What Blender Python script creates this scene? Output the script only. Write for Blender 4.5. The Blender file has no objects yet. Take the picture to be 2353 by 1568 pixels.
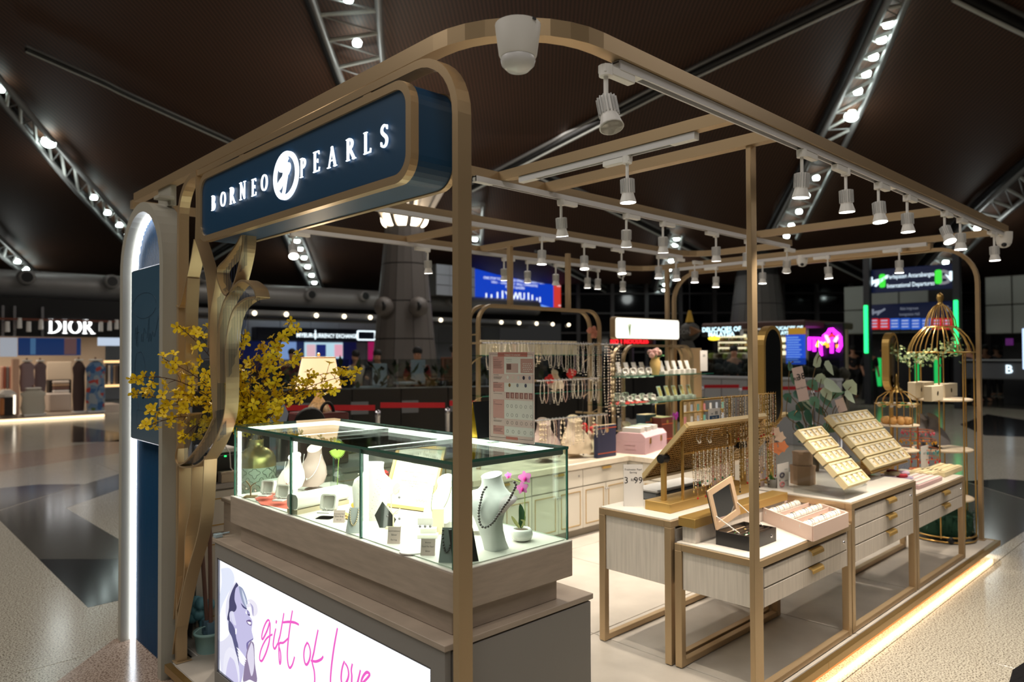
import bpy,bmesh,math,random
from mathutils import Vector,Matrix
random.seed(7)
S=bpy.context.scene
COL=S.collection
YAW,PITCH,ROLL,FPX=math.radians(46.425),math.radians(0.9986),math.radians(-0.209),1656.0
EYE=Vector((0,0,1.55))
_d=Vector((math.cos(PITCH)*math.cos(YAW),math.cos(PITCH)*math.sin(YAW),math.sin(PITCH)))
_r0=Vector((math.sin(YAW),-math.cos(YAW),0));_u0=_r0.cross(_d)
_r=math.cos(ROLL)*_r0+math.sin(ROLL)*_u0
_u=-math.sin(ROLL)*_r0+math.cos(ROLL)*_u0
cam=bpy.data.cameras.new('camera');camo=bpy.data.objects.new('camera',cam);COL.objects.link(camo)
cam.sensor_fit='HORIZONTAL';cam.sensor_width=36.0;cam.lens=FPX*36.0/2353.0
cam.clip_start=0.05;cam.clip_end=300
camo.matrix_world=Matrix(((_r.x,_u.x,-_d.x,EYE.x),(_r.y,_u.y,-_d.y,EYE.y),(_r.z,_u.z,-_d.z,EYE.z),(0,0,0,1)))
cam.dof.use_dof=True;cam.dof.focus_distance=2.7;cam.dof.aperture_fstop=2.6
S.camera=camo
W=bpy.data.worlds.new('terminal_night');S.world=W;W.use_nodes=True
W.node_tree.nodes['Background'].inputs['Color'].default_value=(0.9,0.88,0.85,1)
W.node_tree.nodes['Background'].inputs['Strength'].default_value=0.022
S.view_settings.view_transform='Standard';S.view_settings.look='None'
S.view_settings.gamma=1.0;S.view_settings.use_curve_mapping=False
S.view_settings.exposure=0.0
S.cycles.max_bounces=6;S.cycles.diffuse_bounces=2;S.cycles.glossy_bounces=3
S.cycles.transmission_bounces=4;S.cycles.transparent_max_bounces=16
S.cycles.caustics_reflective=False;S.cycles.caustics_refractive=False
S.cycles.sample_clamp_indirect=3.0
S.cycles.use_denoising=True
def area(name,loc,sx,sy,power,color,rot=(0,0,0),spread=None):
 l=bpy.data.lights.new(name,'AREA');l.shape='RECTANGLE';l.size=sx;l.size_y=sy
 l.energy=power;l.color=color
 if spread:l.spread=spread
 o=bpy.data.objects.new(name,l);COL.objects.link(o);o.location=loc;o.rotation_euler=rot
 return o
area('hall_light',(-3,-4,9.0),6,6,420,(1.0,0.93,0.84))
area('hall_light',(-4,8,9.0),6,6,520,(1.0,0.93,0.84))
area('hall_light',(14,14,8.6),8,8,520,(1.0,0.93,0.86))
area('hall_light',(14,-2,9.0),8,8,420,(1.0,0.93,0.86))
def lin(c):
 return tuple(((x/255)/12.92 if x/255<=0.04045 else((x/255+0.055)/1.055)**2.4)for x in c)
_M={}
def mat(name,rgb=(200,200,200),rough=0.5,metal=0.0,emit=None,es=0.0,alpha=1.0,coat=0.0,var=None,sample=True,bump=None,spec=None):
 """plain principled material; var=(scale, amount, stretch) gives noise colour grain, bump=(scale, strength) fine relief"""
 if name in _M:return _M[name]
 m=bpy.data.materials.new(name);m.use_nodes=True;_M[name]=m
 nt=m.node_tree;b=nt.nodes['Principled BSDF']
 c=lin(rgb)+(1,)
 b.inputs['Base Color'].default_value=c
 b.inputs['Roughness'].default_value=rough;b.inputs['Metallic'].default_value=metal
 if spec is not None:b.inputs['Specular IOR Level'].default_value=spec
 if coat:b.inputs['Coat Weight'].default_value=coat;b.inputs['Coat Roughness'].default_value=0.08
 if emit is not None:
  b.inputs['Emission Color'].default_value=lin(emit)+(1,);b.inputs['Emission Strength'].default_value=es
  if not sample:m.cycles.emission_sampling='NONE'
 if alpha<1:b.inputs['Alpha'].default_value=alpha
 if var or bump:
  tc=nt.nodes.new('ShaderNodeNewGeometry');mp=nt.nodes.new('ShaderNodeMapping')
  nt.links.new(tc.outputs['Position'],mp.inputs['Vector'])
 if var:
  sc,amt=var[0],var[1]
  if len(var)>2:mp.inputs['Scale'].default_value=var[2]
  n=nt.nodes.new('ShaderNodeTexNoise');n.inputs['Scale'].default_value=sc;n.inputs['Detail'].default_value=5
  nt.links.new(mp.outputs['Vector'],n.inputs['Vector'])
  r=nt.nodes.new('ShaderNodeValToRGB');r.color_ramp.elements[0].position=0.3;r.color_ramp.elements[1].position=0.7
  lo=tuple(max(0,x*(1-amt))for x in c[:3])+(1,);hi=tuple(min(1,x*(1+amt))for x in c[:3])+(1,)
  r.color_ramp.elements[0].color=lo;r.color_ramp.elements[1].color=hi
  nt.links.new(n.outputs['Fac'],r.inputs['Fac']);nt.links.new(r.outputs['Color'],b.inputs['Base Color'])
 if bump:
  n2=nt.nodes.new('ShaderNodeTexNoise');n2.inputs['Scale'].default_value=bump[0];n2.inputs['Detail'].default_value=3
  nt.links.new(tc.outputs['Position'],n2.inputs['Vector'])
  bp=nt.nodes.new('ShaderNodeBump');bp.inputs['Strength'].default_value=bump[1];bp.inputs['Distance'].default_value=0.002
  nt.links.new(n2.outputs['Fac'],bp.inputs['Height']);nt.links.new(bp.outputs['Normal'],b.inputs['Normal'])
 return m
def glass(name,tint=(235,245,240),refl=0.09,rough=0.0,gloss=(255,255,255)):
 if name in _M:return _M[name]
 m=bpy.data.materials.new(name);m.use_nodes=True;_M[name]=m
 nt=m.node_tree;nt.nodes.remove(nt.nodes['Principled BSDF']);out=nt.nodes['Material Output']
 t=nt.nodes.new('ShaderNodeBsdfTransparent');t.inputs['Color'].default_value=lin(tint)+(1,)
 g=nt.nodes.new('ShaderNodeBsdfGlossy');g.inputs['Roughness'].default_value=rough;g.inputs['Color'].default_value=lin(gloss)+(1,)
 lw=nt.nodes.new('ShaderNodeLayerWeight');lw.inputs['Blend'].default_value=0.5
 pw=nt.nodes.new('ShaderNodeMath');pw.operation='POWER';pw.inputs[1].default_value=4.5;ma=nt.nodes.new('ShaderNodeMath');ma.operation='MULTIPLY_ADD';ma.inputs[1].default_value=0.8;ma.inputs[2].default_value=refl*.4
 nt.links.new(lw.outputs['Facing'],pw.inputs[0]);nt.links.new(pw.outputs[0],ma.inputs[0])
 mx=nt.nodes.new('ShaderNodeMixShader')
 nt.links.new(ma.outputs[0],mx.inputs['Fac']);nt.links.new(t.outputs[0],mx.inputs[1]);nt.links.new(g.outputs[0],mx.inputs[2])
 nt.links.new(mx.outputs[0],out.inputs['Surface'])
 return m
def ray(px,py):
 return(_d*FPX+_r*(px-1176.5)-_u*(py-784.0))/FPX
def at(px,py,x=None,y=None,z=None,t=None):
 """measured point of the place: sight line through a photo pixel met with a known plane (x, y or z = const) or depth t"""
 v=ray(px,py)
 s=(x-EYE.x)/v.x if x is not None else(y-EYE.y)/v.y if y is not None else(z-EYE.z)/v.z if z is not None else t
 return EYE+v*s
class MB:
 def __init__(s):s.v=[];s.f=[];s.sm=[]
 def add(s,vs,fs,smooth=False):
  o=len(s.v);s.v+=[tuple(p)for p in vs];s.f+=[tuple(i+o for i in f)for f in fs];s.sm+=[smooth]*len(fs);return s
 def box(s,a,b):
  x0,y0,z0=(min(a[i],b[i])for i in range(3));x1,y1,z1=(max(a[i],b[i])for i in range(3))
  return s.add([(x0,y0,z0),(x1,y0,z0),(x1,y1,z0),(x0,y1,z0),(x0,y0,z1),(x1,y0,z1),(x1,y1,z1),(x0,y1,z1)],[(0,3,2,1),(4,5,6,7),(0,1,5,4),(1,2,6,5),(2,3,7,6),(3,0,4,7)])
 def bbox(s,a,b,r=0.004):
  """box with chamfered edges"""
  lo=[min(a[i],b[i])for i in range(3)];hi=[max(a[i],b[i])for i in range(3)]
  r=min(r,*[(hi[i]-lo[i])*0.45 for i in range(3)])
  vs=[];idx={}
  for ix in(0,1):
   for iy in(0,1):
    for iz in(0,1):
     c=[(lo,hi)[k][i]for i,k in enumerate((ix,iy,iz))]
     sg=[1 if k==0 else-1 for k in(ix,iy,iz)]
     for ax in range(3):
      p=[c[i]+(0 if i==ax else sg[i]*r)for i in range(3)]
      idx[(ix,iy,iz,ax)]=len(vs);vs.append(p)
  fs=[]
  for ax in range(3):
   o1,o2=[(1,2),(2,0),(0,1)][ax]
   for k in(0,1):
    q=[]
    for(p1,p2)in((0,0),(1,0),(1,1),(0,1)):
     key=[0,0,0];key[ax]=k;key[o1]=p1;key[o2]=p2
     q.append(idx[tuple(key)+(ax,)])
    fs.append(q if k else q[::-1])
  for ax in range(3):
   o1,o2=[(1,2),(2,0),(0,1)][ax]
   for p1 in(0,1):
    for p2 in(0,1):
     def kk(e,a2):
      key=[0,0,0];key[ax]=e;key[o1]=p1;key[o2]=p2;return idx[tuple(key)+(a2,)]
     q=[kk(0,o1),kk(1,o1),kk(1,o2),kk(0,o2)]
     fs.append(q if(p1==p2)else q[::-1])
  for ix in(0,1):
   for iy in(0,1):
    for iz in(0,1):
     t=[idx[(ix,iy,iz,a)]for a in range(3)]
     fs.append(t if(ix+iy+iz)%2 else t[::-1])
  return s.add(vs,fs)
 def obox(s,c,ax,ay,az,hx,hy,hz):
  """oriented box: centre, three unit axes, half sizes"""
  c=Vector(c);vs=[]
  for k in((-1,-1,-1),(1,-1,-1),(1,1,-1),(-1,1,-1),(-1,-1,1),(1,-1,1),(1,1,1),(-1,1,1)):
   vs.append(c+Vector(ax)*(k[0]*hx)+Vector(ay)*(k[1]*hy)+Vector(az)*(k[2]*hz))
  return s.add(vs,[(0,3,2,1),(4,5,6,7),(0,1,5,4),(1,2,6,5),(2,3,7,6),(3,0,4,7)])
 def tube(s,pts,r,n=8,closed=False,caps=True):
  """round tube through pts; r a number or a list"""
  pts=[Vector(p)for p in pts];m=len(pts);rs=r if isinstance(r,(list,tuple))else[r]*m
  prev=None;rings=[]
  for i,p in enumerate(pts):
   a=pts[(i-1)%m]if(i>0 or closed)else p;b=pts[(i+1)%m]if(i<m-1 or closed)else p
   t=(b-a);t=t.normalized()if t.length>1e-9 else Vector((0,0,1))
   if prev is None:
    q=Vector((0,0,1))if abs(t.z)<0.9 else Vector((1,0,0))
    u=t.cross(q).normalized()
   else:
    u=(prev-t*prev.dot(t));u=u.normalized()if u.length>1e-6 else t.orthogonal().normalized()
   prev=u;w=t.cross(u)
   rings.append([p+(u*math.cos(2*math.pi*k/n)+w*math.sin(2*math.pi*k/n))*rs[i]for k in range(n)])
  vs=[v for rg in rings for v in rg];fs=[]
  for i in range(m if closed else m-1):
   j=(i+1)%m
   for k in range(n):fs.append((i*n+k,i*n+(k+1)%n,j*n+(k+1)%n,j*n+k))
  s.add(vs,fs,True)
  if caps and not closed:
   s.add(rings[0],[tuple(range(n))[::-1]]);s.add(rings[-1],[tuple(range(n))])
  return s
 def bar(s,pts,up,w,h,closed=False):
  """rectangular section swept along pts; up = direction of the h side (constant), w across"""
  pts=[Vector(p)for p in pts];m=len(pts);up=Vector(up).normalized();rings=[]
  for i,p in enumerate(pts):
   a=pts[(i-1)%m]if(i>0 or closed)else None;b=pts[(i+1)%m]if(i<m-1 or closed)else None
   t1=(p-a).normalized()if a is not None else None;t2=(b-p).normalized()if b is not None else None
   t=(t1+t2).normalized()if t1 and t2 else(t1 or t2)
   sd=t.cross(up).normalized()
   k=1/max(0.5,math.sqrt(max(0.01,(1+t1.dot(t2))/2)))if t1 and t2 else 1
   u2=sd.cross(t).normalized()
   rings.append([p+sd*(w/2*k)*a1+up*(h/2)*b1 for a1,b1 in((-1,-1),(1,-1),(1,1),(-1,1))])
  vs=[v for rg in rings for v in rg];fs=[]
  for i in range(m if closed else m-1):
   j=(i+1)%m
   for k in range(4):fs.append((i*4+k,j*4+k,j*4+(k+1)%4,i*4+(k+1)%4))
  if not closed:fs+=[(0,1,2,3),tuple((m-1)*4+k for k in(3,2,1,0))]
  return s.add(vs,fs)
 def strap(s,pts,wdir,w,th):
  """flat band: width along the fixed wdir, thickness th normal to path and wdir"""
  pts=[Vector(p)for p in pts];m=len(pts);wd=Vector(wdir).normalized();rings=[]
  for i,p in enumerate(pts):
   t=(pts[min(i+1,m-1)]-pts[max(i-1,0)]).normalized();nrm=t.cross(wd).normalized()
   rings.append([p+wd*(w/2*a1)+nrm*(th/2*b1)for a1,b1 in((-1,-1),(1,-1),(1,1),(-1,1))])
  vs=[v for rg in rings for v in rg];fs=[]
  for i in range(m-1):
   for k in range(4):fs.append((i*4+k,(i+1)*4+k,(i+1)*4+(k+1)%4,i*4+(k+1)%4))
  fs+=[(0,1,2,3),tuple((m-1)*4+k for k in(3,2,1,0))]
  return s.add(vs,fs)
 def lathe(s,c,prof,n=20,axis='z',sx=1,sy=1,smooth=True):
  """profile [(r, h)] turned about an axis through c"""
  c=Vector(c);vs=[];fs=[];m=len(prof)
  for r,h in prof:
   for k in range(n):
    a=2*math.pi*k/n;p=(r*sx*math.cos(a),r*sy*math.sin(a),h)
    if axis=='x':p=(p[2],p[0],p[1])
    elif axis=='y':p=(p[1],p[2],p[0])
    vs.append(c+Vector(p))
  for i in range(m-1):
   for k in range(n):fs.append((i*n+k,i*n+(k+1)%n,(i+1)*n+(k+1)%n,(i+1)*n+k))
  s.add(vs,fs,smooth)
  if prof[0][0]>1e-6:s.add(vs[:n],[tuple(range(n))[::-1]])
  if prof[-1][0]>1e-6:s.add(vs[-n:],[tuple(range(n))])
  return s
 def sphere(s,c,r,n=8,m=6,sc=(1,1,1)):
  c=Vector(c);vs=[c+Vector((0,0,-r*sc[2]))];fs=[]
  for i in range(1,m):
   th=-math.pi/2+math.pi*i/m
   for k in range(n):
    a=2*math.pi*k/n
    vs.append(c+Vector((r*sc[0]*math.cos(th)*math.cos(a),r*sc[1]*math.cos(th)*math.sin(a),r*sc[2]*math.sin(th))))
  vs.append(c+Vector((0,0,r*sc[2])))
  for k in range(n):fs.append((0,1+(k+1)%n,1+k))
  for i in range(m-2):
   for k in range(n):fs.append((1+i*n+k,1+i*n+(k+1)%n,1+(i+1)*n+(k+1)%n,1+(i+1)*n+k))
  for k in range(n):fs.append((len(vs)-1,1+(m-2)*n+k,1+(m-2)*n+(k+1)%n))
  return s.add(vs,fs,True)
 def prism(s,poly,o,ex,ey,depth,smooth=False):
  """2-D polygon placed at o with axes ex, ey and thickened by depth along ex x ey"""
  o=Vector(o);ex=Vector(ex);ey=Vector(ey);nz=ex.cross(ey).normalized();n=len(poly)
  a=[o+ex*p[0]+ey*p[1]for p in poly];b=[p+nz*depth for p in a]
  fs=[tuple(range(n))[::-1],tuple(range(n,2*n))]+[(i,(i+1)%n,n+(i+1)%n,n+i)for i in range(n)]
  return s.add(a+b,fs,smooth)
 def ring_prism(s,outer,inner,o,ex,ey,depth):
  """frame between two polygons of equal length"""
  o=Vector(o);ex=Vector(ex);ey=Vector(ey);nz=ex.cross(ey).normalized();n=len(outer)
  A=[o+ex*p[0]+ey*p[1]for p in outer];B=[o+ex*p[0]+ey*p[1]for p in inner]
  A2=[p+nz*depth for p in A];B2=[p+nz*depth for p in B];fs=[]
  for i in range(n):
   j=(i+1)%n
   fs+=[(i,n+i,n+j,j),(2*n+i,2*n+j,3*n+j,3*n+i),(i,j,2*n+j,2*n+i),(n+i,3*n+i,3*n+j,n+j)]
  return s.add(A+B+A2+B2,fs)
 def ribbon(s,pts,ws,o,ex,ey,depth):
  """brush stroke: 2-D polyline with widths, thickened"""
  n=len(pts);L=[];R=[]
  for i,p in enumerate(pts):
   a=pts[max(i-1,0)];b=pts[min(i+1,n-1)]
   tx,ty=b[0]-a[0],b[1]-a[1];l=math.hypot(tx,ty)or 1;nx,ny=-ty/l,tx/l
   w=(ws[i]if isinstance(ws,(list,tuple))else ws)/2
   L.append((p[0]+nx*w,p[1]+ny*w));R.append((p[0]-nx*w,p[1]-ny*w))
  for i in range(n-1):
   s.prism([R[i],R[i+1],L[i+1],L[i]],o,ex,ey,depth)
  return s
 def text(s,txt,o,ex,ey,size,depth=0.0,align='CENTER',squash=1.0,bold=0.0):
  cu=bpy.data.curves.new('t','FONT');cu.body=txt;cu.size=1.0;cu.align_x=align;cu.resolution_u=2
  cu.offset=bold
  ob=bpy.data.objects.new('t',cu);me=bpy.data.meshes.new_from_object(ob)
  o=Vector(o);ex=Vector(ex);ey=Vector(ey);nz=ex.cross(ey).normalized()
  vs=[o+ex*(v.co.x*size*squash)+ey*(v.co.y*size)for v in me.vertices]
  fs=[tuple(p.vertices)for p in me.polygons]
  if depth:
   s.add([p+nz*depth for p in vs],fs)
   cnt={}
   for f in fs:
    for i in range(len(f)):
     e=(f[i],f[(i+1)%len(f)]);k=tuple(sorted(e));cnt[k]=cnt.get(k,[])+[e]
   k0=len(s.v);n=len(vs);s.v+=[tuple(p)for p in vs]+[tuple(p+nz*depth)for p in vs]
   for k,e in cnt.items():
    if len(e)==1:
     a,b=e[0];s.f.append((k0+a,k0+b,k0+n+b,k0+n+a));s.sm.append(False)
  else:s.add(vs,fs)
  bpy.data.objects.remove(ob);bpy.data.curves.remove(cu);bpy.data.meshes.remove(me)
  return s
 def xf(s,M,start=0):
  for i in range(start,len(s.v)):s.v[i]=tuple(M@Vector(s.v[i]))
  return s
 def build(s,name,m,parent=None,label=None,cat=None,group=None,kind=None,origin=None):
  me=bpy.data.meshes.new(name)
  if parent is not None:off=wloc(parent)
  elif origin is not None:off=Vector(origin)
  else:
   xs=[v[0]for v in s.v];ys=[v[1]for v in s.v];zs=[v[2]for v in s.v]
   off=Vector(((min(xs)+max(xs))/2,(min(ys)+max(ys))/2,min(zs)))
  me.from_pydata([(v[0]-off.x,v[1]-off.y,v[2]-off.z)for v in s.v],[],s.f)
  for p,k in zip(me.polygons,s.sm):p.use_smooth=k
  me.materials.append(m);me.update()
  o=bpy.data.objects.new(name,me);COL.objects.link(o)
  if parent is not None:o.parent=parent
  else:o.location=off
  return tag(o,label,cat,group,kind)
def wloc(o):
 v=Vector(o.location)
 while o.parent is not None:o=o.parent;v=v+Vector(o.location)
 return v
def tag(o,label=None,cat=None,group=None,kind=None):
 if label:o['label']=label
 if cat:o['category']=cat
 if group:o['group']=group
 if kind:o['kind']=kind
 return o
def thing(name,loc,label,cat,group=None):
 o=bpy.data.objects.new(name,None);COL.objects.link(o);o.location=loc;o.empty_display_size=0.05
 return tag(o,label,cat,group)
def copy_tree(o,loc=None,rz=None,label=None,group=None,parent=None):
 c=o.copy();COL.objects.link(c)
 if parent is not None:c.parent=parent
 for ch in o.children:copy_tree(ch,parent=c)
 if loc is not None:c.location=loc
 if rz is not None:c.rotation_euler=(0,0,rz)
 if label:c['label']=label
 if group:c['group']=group
 return c
def piece(o,loc,rot=None,scale=None,parent=None):
 """another copy of a part, sharing its mesh"""
 c=o.copy();COL.objects.link(c);c.parent=parent if parent is not None else o.parent;c.location=loc
 if rot is not None:c.rotation_euler=rot
 if scale is not None:c.scale=scale
 return c
def arc(cx,cy,r,a0,a1,n,ry=None):
 ry=r if ry is None else ry
 return[(cx+r*math.cos(math.radians(a0+(a1-a0)*i/n)),cy+ry*math.sin(math.radians(a0+(a1-a0)*i/n)))for i in range(n+1)]
def rrect(x0,y0,x1,y1,r,n=5):
 return arc(x1-r,y1-r,r,0,90,n)+arc(x0+r,y1-r,r,90,180,n)+arc(x0+r,y0+r,r,180,270,n)+arc(x1-r,y0+r,r,270,360,n)
def bez(p0,p1,p2,p3,n):
 o=[]
 for i in range(n+1):
  t=i/n;o.append(tuple((1-t)**3*a+3*t*(1-t)**2*b+3*t*t*(1-t)*c+t**3*d for a,b,c,d in zip(p0,p1,p2,p3)))
 return o
def spline(pts,n=6):
 """Catmull-Rom through points of any dimension"""
 P=[pts[0]]+list(pts)+[pts[-1]];out=[]
 for i in range(1,len(P)-2):
  for k in range(n):
   t=k/n
   out.append(tuple(0.5*(2*b+(c-a)*t+(2*a-5*b+4*c-d)*t*t+(3*b-a-3*c+d)*t**3)for a,b,c,d in zip(P[i-1],P[i],P[i+1],P[i+2])))
 out.append(tuple(pts[-1]));return out
X,Y,Z=Vector((1,0,0)),Vector((0,1,0)),Vector((0,0,1))
NX,NY=-X,-Y
BRASS=mat('satin_brass',(192,166,130),0.36,0.6)
GOLD=mat('gold_metal',(206,168,98),0.3,0.85)
GOLDP=mat('gold_painted',(196,160,92),0.38,0.6)
STEEL=mat('steel',(200,200,205),0.25,1.0)
WHITE=mat('white_paint',(235,233,230),0.45)
WHITEP=mat('white_leatherette',(243,238,228),0.6)
CREAM=mat('cream_leatherette',(240,226,196),0.6)
BLACK=mat('black_plastic',(18,18,20),0.4)
DARK=mat('dark_metal',(52,52,56),0.4,0.6)
GREIGE=mat('greige_lacquer',(142,138,134),0.5)
WOOD=mat('taupe_wood_laminate',(178,162,146),0.5,var=(7,0.10,(1.2,1.2,9)))
PALE=mat('whitewashed_wood',(214,204,193),0.5,var=(9,0.10,(9,9,0.5)))
MARBLE=mat('cream_marble',(240,232,220),0.3,var=(5,0.07,(1,1.6,1)))
CABINET=mat('cream_cabinet_paint',(226,218,204),0.5)
GLASS=glass('clear_glass',(240,249,245),0.055)
GLASSEDGE=mat('green_glass_edge',(40,98,82),0.1,0.0,spec=0.8)
ACRYLIC=glass('clear_acrylic',(246,248,248),0.06)
LED=mat('white_led_strip',(255,255,255),0.5,emit=(255,252,246),es=9.0,sample=False)
PRINTBLACK=mat('black_ink',(40,38,40),0.7)
CARD=mat('white_card',(240,234,228),0.6)
PINKCARD=mat('blush_card',(236,210,202),0.6)
PEARL=mat('cream_pearl',(244,232,212),0.22,coat=0.6)
PEARLG=mat('grey_pearl',(120,116,120),0.2,0.5,coat=0.5)
PEARLP=mat('pink_pearl',(240,200,182),0.22,coat=0.6)
LEAF=mat('green_leaf',(58,112,52),0.5)
# ================================================================== THE TERMINAL HALL
FZ=-0.10
def granite(name,c1,c2,rough):
 m=bpy.data.materials.new(name);m.use_nodes=True;nt=m.node_tree;b=nt.nodes['Principled BSDF']
 g=nt.nodes.new('ShaderNodeNewGeometry');v=nt.nodes.new('ShaderNodeTexNoise');v.inputs['Scale'].default_value=110;v.inputs['Detail'].default_value=3
 nt.links.new(g.outputs['Position'],v.inputs['Vector'])
 r=nt.nodes.new('ShaderNodeValToRGB');r.color_ramp.elements[0].position=0.40;r.color_ramp.elements[1].position=0.52
 r.color_ramp.elements[0].color=lin(c1)+(1,);r.color_ramp.elements[1].color=lin(c2)+(1,)
 nt.links.new(v.outputs['Fac'],r.inputs['Fac']);nt.links.new(r.outputs['Color'],b.inputs['Base Color'])
 b.inputs['Roughness'].default_value=rough;b.inputs['Specular IOR Level'].default_value=0.6
 return m
GRAN=granite('light_granite',(120,112,100),(206,200,184),0.16)
GRANP=granite('pink_granite',(112,88,74),(190,168,150),0.16)
GRANG=granite('grey_granite',(70,68,64),(88,86,80),0.13)
GRANB=granite('black_granite',(26,26,28),(40,40,42),0.12)
JOINT=mat('dark_joint',(70,68,64),0.6)
fl=MB().box((-16,-16,FZ-0.3),(75,75,FZ-0.006)).build('floor',JOINT,kind='structure')
tile0=None
T=1.5
for i in range(-2,14):
 for j in range(-3,15):
  if tile0 is None:
   tile0=MB().bbox((0.002,0.002,FZ-0.05),(T-0.002,T-0.002,FZ),0.0015).build('granite_tile',GRAN,fl,origin=None)
   off=Vector(tile0.location);tile0.location=off+Vector((i*T,j*T,0))
  else:
   piece(tile0,off+Vector((i*T,j*T,0)))
big=MB()
for(a,b)in(((19+2,-16),(75,75)),((-16,22.5),(21,75)),((-16,-16),(-3,22.5)),((-3,-16),(21,-4.5))):
 big.box((a[0],a[1],FZ-0.05),(b[0],b[1],FZ))
big.build('granite_paving',GRAN,fl,kind='stuff')
def inlay(pts,m):
 P=[at(px,py,z=FZ)for px,py in pts]
 MB().prism([(p.x,p.y)for p in P],(0,0,FZ),X,Y,0.0012).build('inlay_slab',m,fl)
inlay([(89,1285.6),(285,1285.6),(285,1378),(202,1397)],GRANB)
inlay([(-40,1168),(0,1174),(124,1135),(285,1086),(285,1121),(151,1168),(285,1247),(285,1285.2),(89,1285.2),(-40,1155+40)][:9]+[(0,1197),(-40,1172)],GRANG)
inlay([(-60,1128),(87,1114),(194,1113),(124,1134),(0,1172),(-60,1190)],GRANB)
inlay([(100,1590),(262,1470),(300,1462),(420,1545),(420,1590)],GRANP)
inlay([(163,978),(285,996),(285,1015),(163,1017)],GRANB)
inlay([(-40,1050),(285,1010),(285,1040),(-40,1090)],GRANP)
inlay([(2215,1106),(2307,1101),(2400,1109),(2400,1162),(2281,1126)],GRANB)
inlay([(2180,1112),(2214,1107),(2281,1127),(2400,1163),(2400,1200),(2353,1222),(2270,1275),(2150,1240)],GRANG)
inlay([(2206,976),(2268,952),(2400,973),(2400,1006),(2263,1001)],GRANB)
inlay([(2327,1540),(2420,1480),(2480,1600),(2310,1600)],GRANB)
inlay([(1960,930),(2200,905),(2400,925),(2400,945),(2180,930)],GRANG)
def zc(x,y):
 r=math.hypot(x-1,y-1);t=min(1,max(0,(r-15)/21));return 9.7-4.6*t*t*(3-2*t)
def at_ceil(px,py,drop=0.35):
 v=ray(px,py);s=4.0
 while s<60:
  p=EYE+v*s
  if p.z>=zc(p.x,p.y)-drop:return p
  s+=0.05
 return p
SLAT=mat('ceiling_slats',(66,46,35),0.6)
nt=SLAT.node_tree;b=nt.nodes['Principled BSDF']
g=nt.nodes.new('ShaderNodeNewGeometry');mp=nt.nodes.new('ShaderNodeMapping');mp.inputs['Rotation'].default_value=(0,0,math.radians(-44))
w=nt.nodes.new('ShaderNodeTexWave');w.wave_type='BANDS';w.bands_direction='Y';w.inputs['Scale'].default_value=3.2
r=nt.nodes.new('ShaderNodeValToRGB');r.color_ramp.elements[0].position=0.25;r.color_ramp.elements[1].position=0.45
r.color_ramp.elements[0].color=lin((52,33,22))+(1,);r.color_ramp.elements[1].color=lin((88,58,40))+(1,)
nt.links.new(g.outputs['Position'],mp.inputs['Vector']);nt.links.new(mp.outputs['Vector'],w.inputs['Vector'])
nt.links.new(w.outputs['Fac'],r.inputs['Fac']);nt.links.new(r.outputs['Color'],b.inputs['Base Color'])
cm=MB();N=46;g0,g1=-14,64
vs=[];fs=[]
for i in range(N+1):
 for j in range(N+1):
  x=g0+(g1-g0)*i/N;y=g0+(g1-g0)*j/N;vs.append((x,y,zc(x,y)))
for i in range(N):
 for j in range(N):fs.append((i*(N+1)+j,(i+1)*(N+1)+j,(i+1)*(N+1)+j+1,i*(N+1)+j+1))
cm.add(vs,fs,True);cm.build('ceiling',SLAT,kind='structure',origin=(0,0,0))
CHORD=mat('truss_chord_grey',(150,150,148),0.35,0.3)
CHORDB=mat('truss_chord_black',(26,26,26),0.4)
RUNG=mat('truss_rung_white',(215,218,212),0.4)
LAMP=mat('truss_lamp',(255,255,255),0.5,emit=(236,255,250),es=14.0,sample=False)
def truss(L,R,n,lamps,label,dome=None,glow=26):
 def path(P):return[at_ceil(*q)for q in spline(P,max(2,14//(len(P)-1)))]
 a,c=path(L),path(R)
 root=thing('ceiling_truss',a[len(a)//2],label,'truss')
 MB().tube(a,0.09,6).build('chord',CHORD,root)
 MB().tube([p+Vector((0,0,0.14))+(a[i]-c[i]).normalized()*0.12 for i,p in enumerate(a)],0.14,6).build('outer_chord',CHORDB,root)
 MB().tube(c,0.09,6).build('chord',CHORD,root)
 def ev(P,t):
  k=t*(len(P)-1);i=min(int(k),len(P)-2);return P[i].lerp(P[i+1],k-i)
 lm=None
 for k in range(n):
  t=(k+0.5)/n;p,q=ev(a,t),ev(c,t)
  MB().tube([p,q],0.05,5).build('rung',RUNG,root)
  if k<n-1:MB().tube([p,ev(c,(k+1.5)/n)],0.022,4).build('brace',CHORD,root)
  if k in lamps:
   m=p.lerp(q,0.6 if k%2 else 0.55);m=m.lerp(ev(a,min(1,t+.4/n)).lerp(ev(c,min(1,t+.4/n)),0.55),0.6)
   o=MB().lathe(m,[(0.0,-0.10),(0.10,-0.08),(0.12,0.0),(0.08,0.06)],8).build('lamp',LAMP,root)
  if dome==k:
   MB().sphere(p.lerp(q,0.75),0.2,10,8,(1,1,.8)).build('dome_lamp',LAMP,root)
 mid=ev(a,.5).lerp(ev(c,.5),.5)-Vector((0,0,0.7))
 l=bpy.data.lights.new('truss_light','POINT');l.energy=glow;l.shadow_soft_size=0.3;l.color=(0.93,1,0.97)
 o=bpy.data.objects.new('truss_light',l);COL.objects.link(o);o.location=mid-Vector(root.location);o.parent=root
 return root
truss([(-20,205),(150,410),(298,570)],[(-10,170),(140,345),(300,522)],11,{0,7,8,9,10},'lamp-lit ladder truss running down the ceiling at the far left behind the arch panel',dome=4)
truss([(708,-30),(785,185),(890,430)],[(868,-30),(882,160),(930,430)],8,{0,2,4},'ladder truss at the top of the photo above the blue shop sign')
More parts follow.
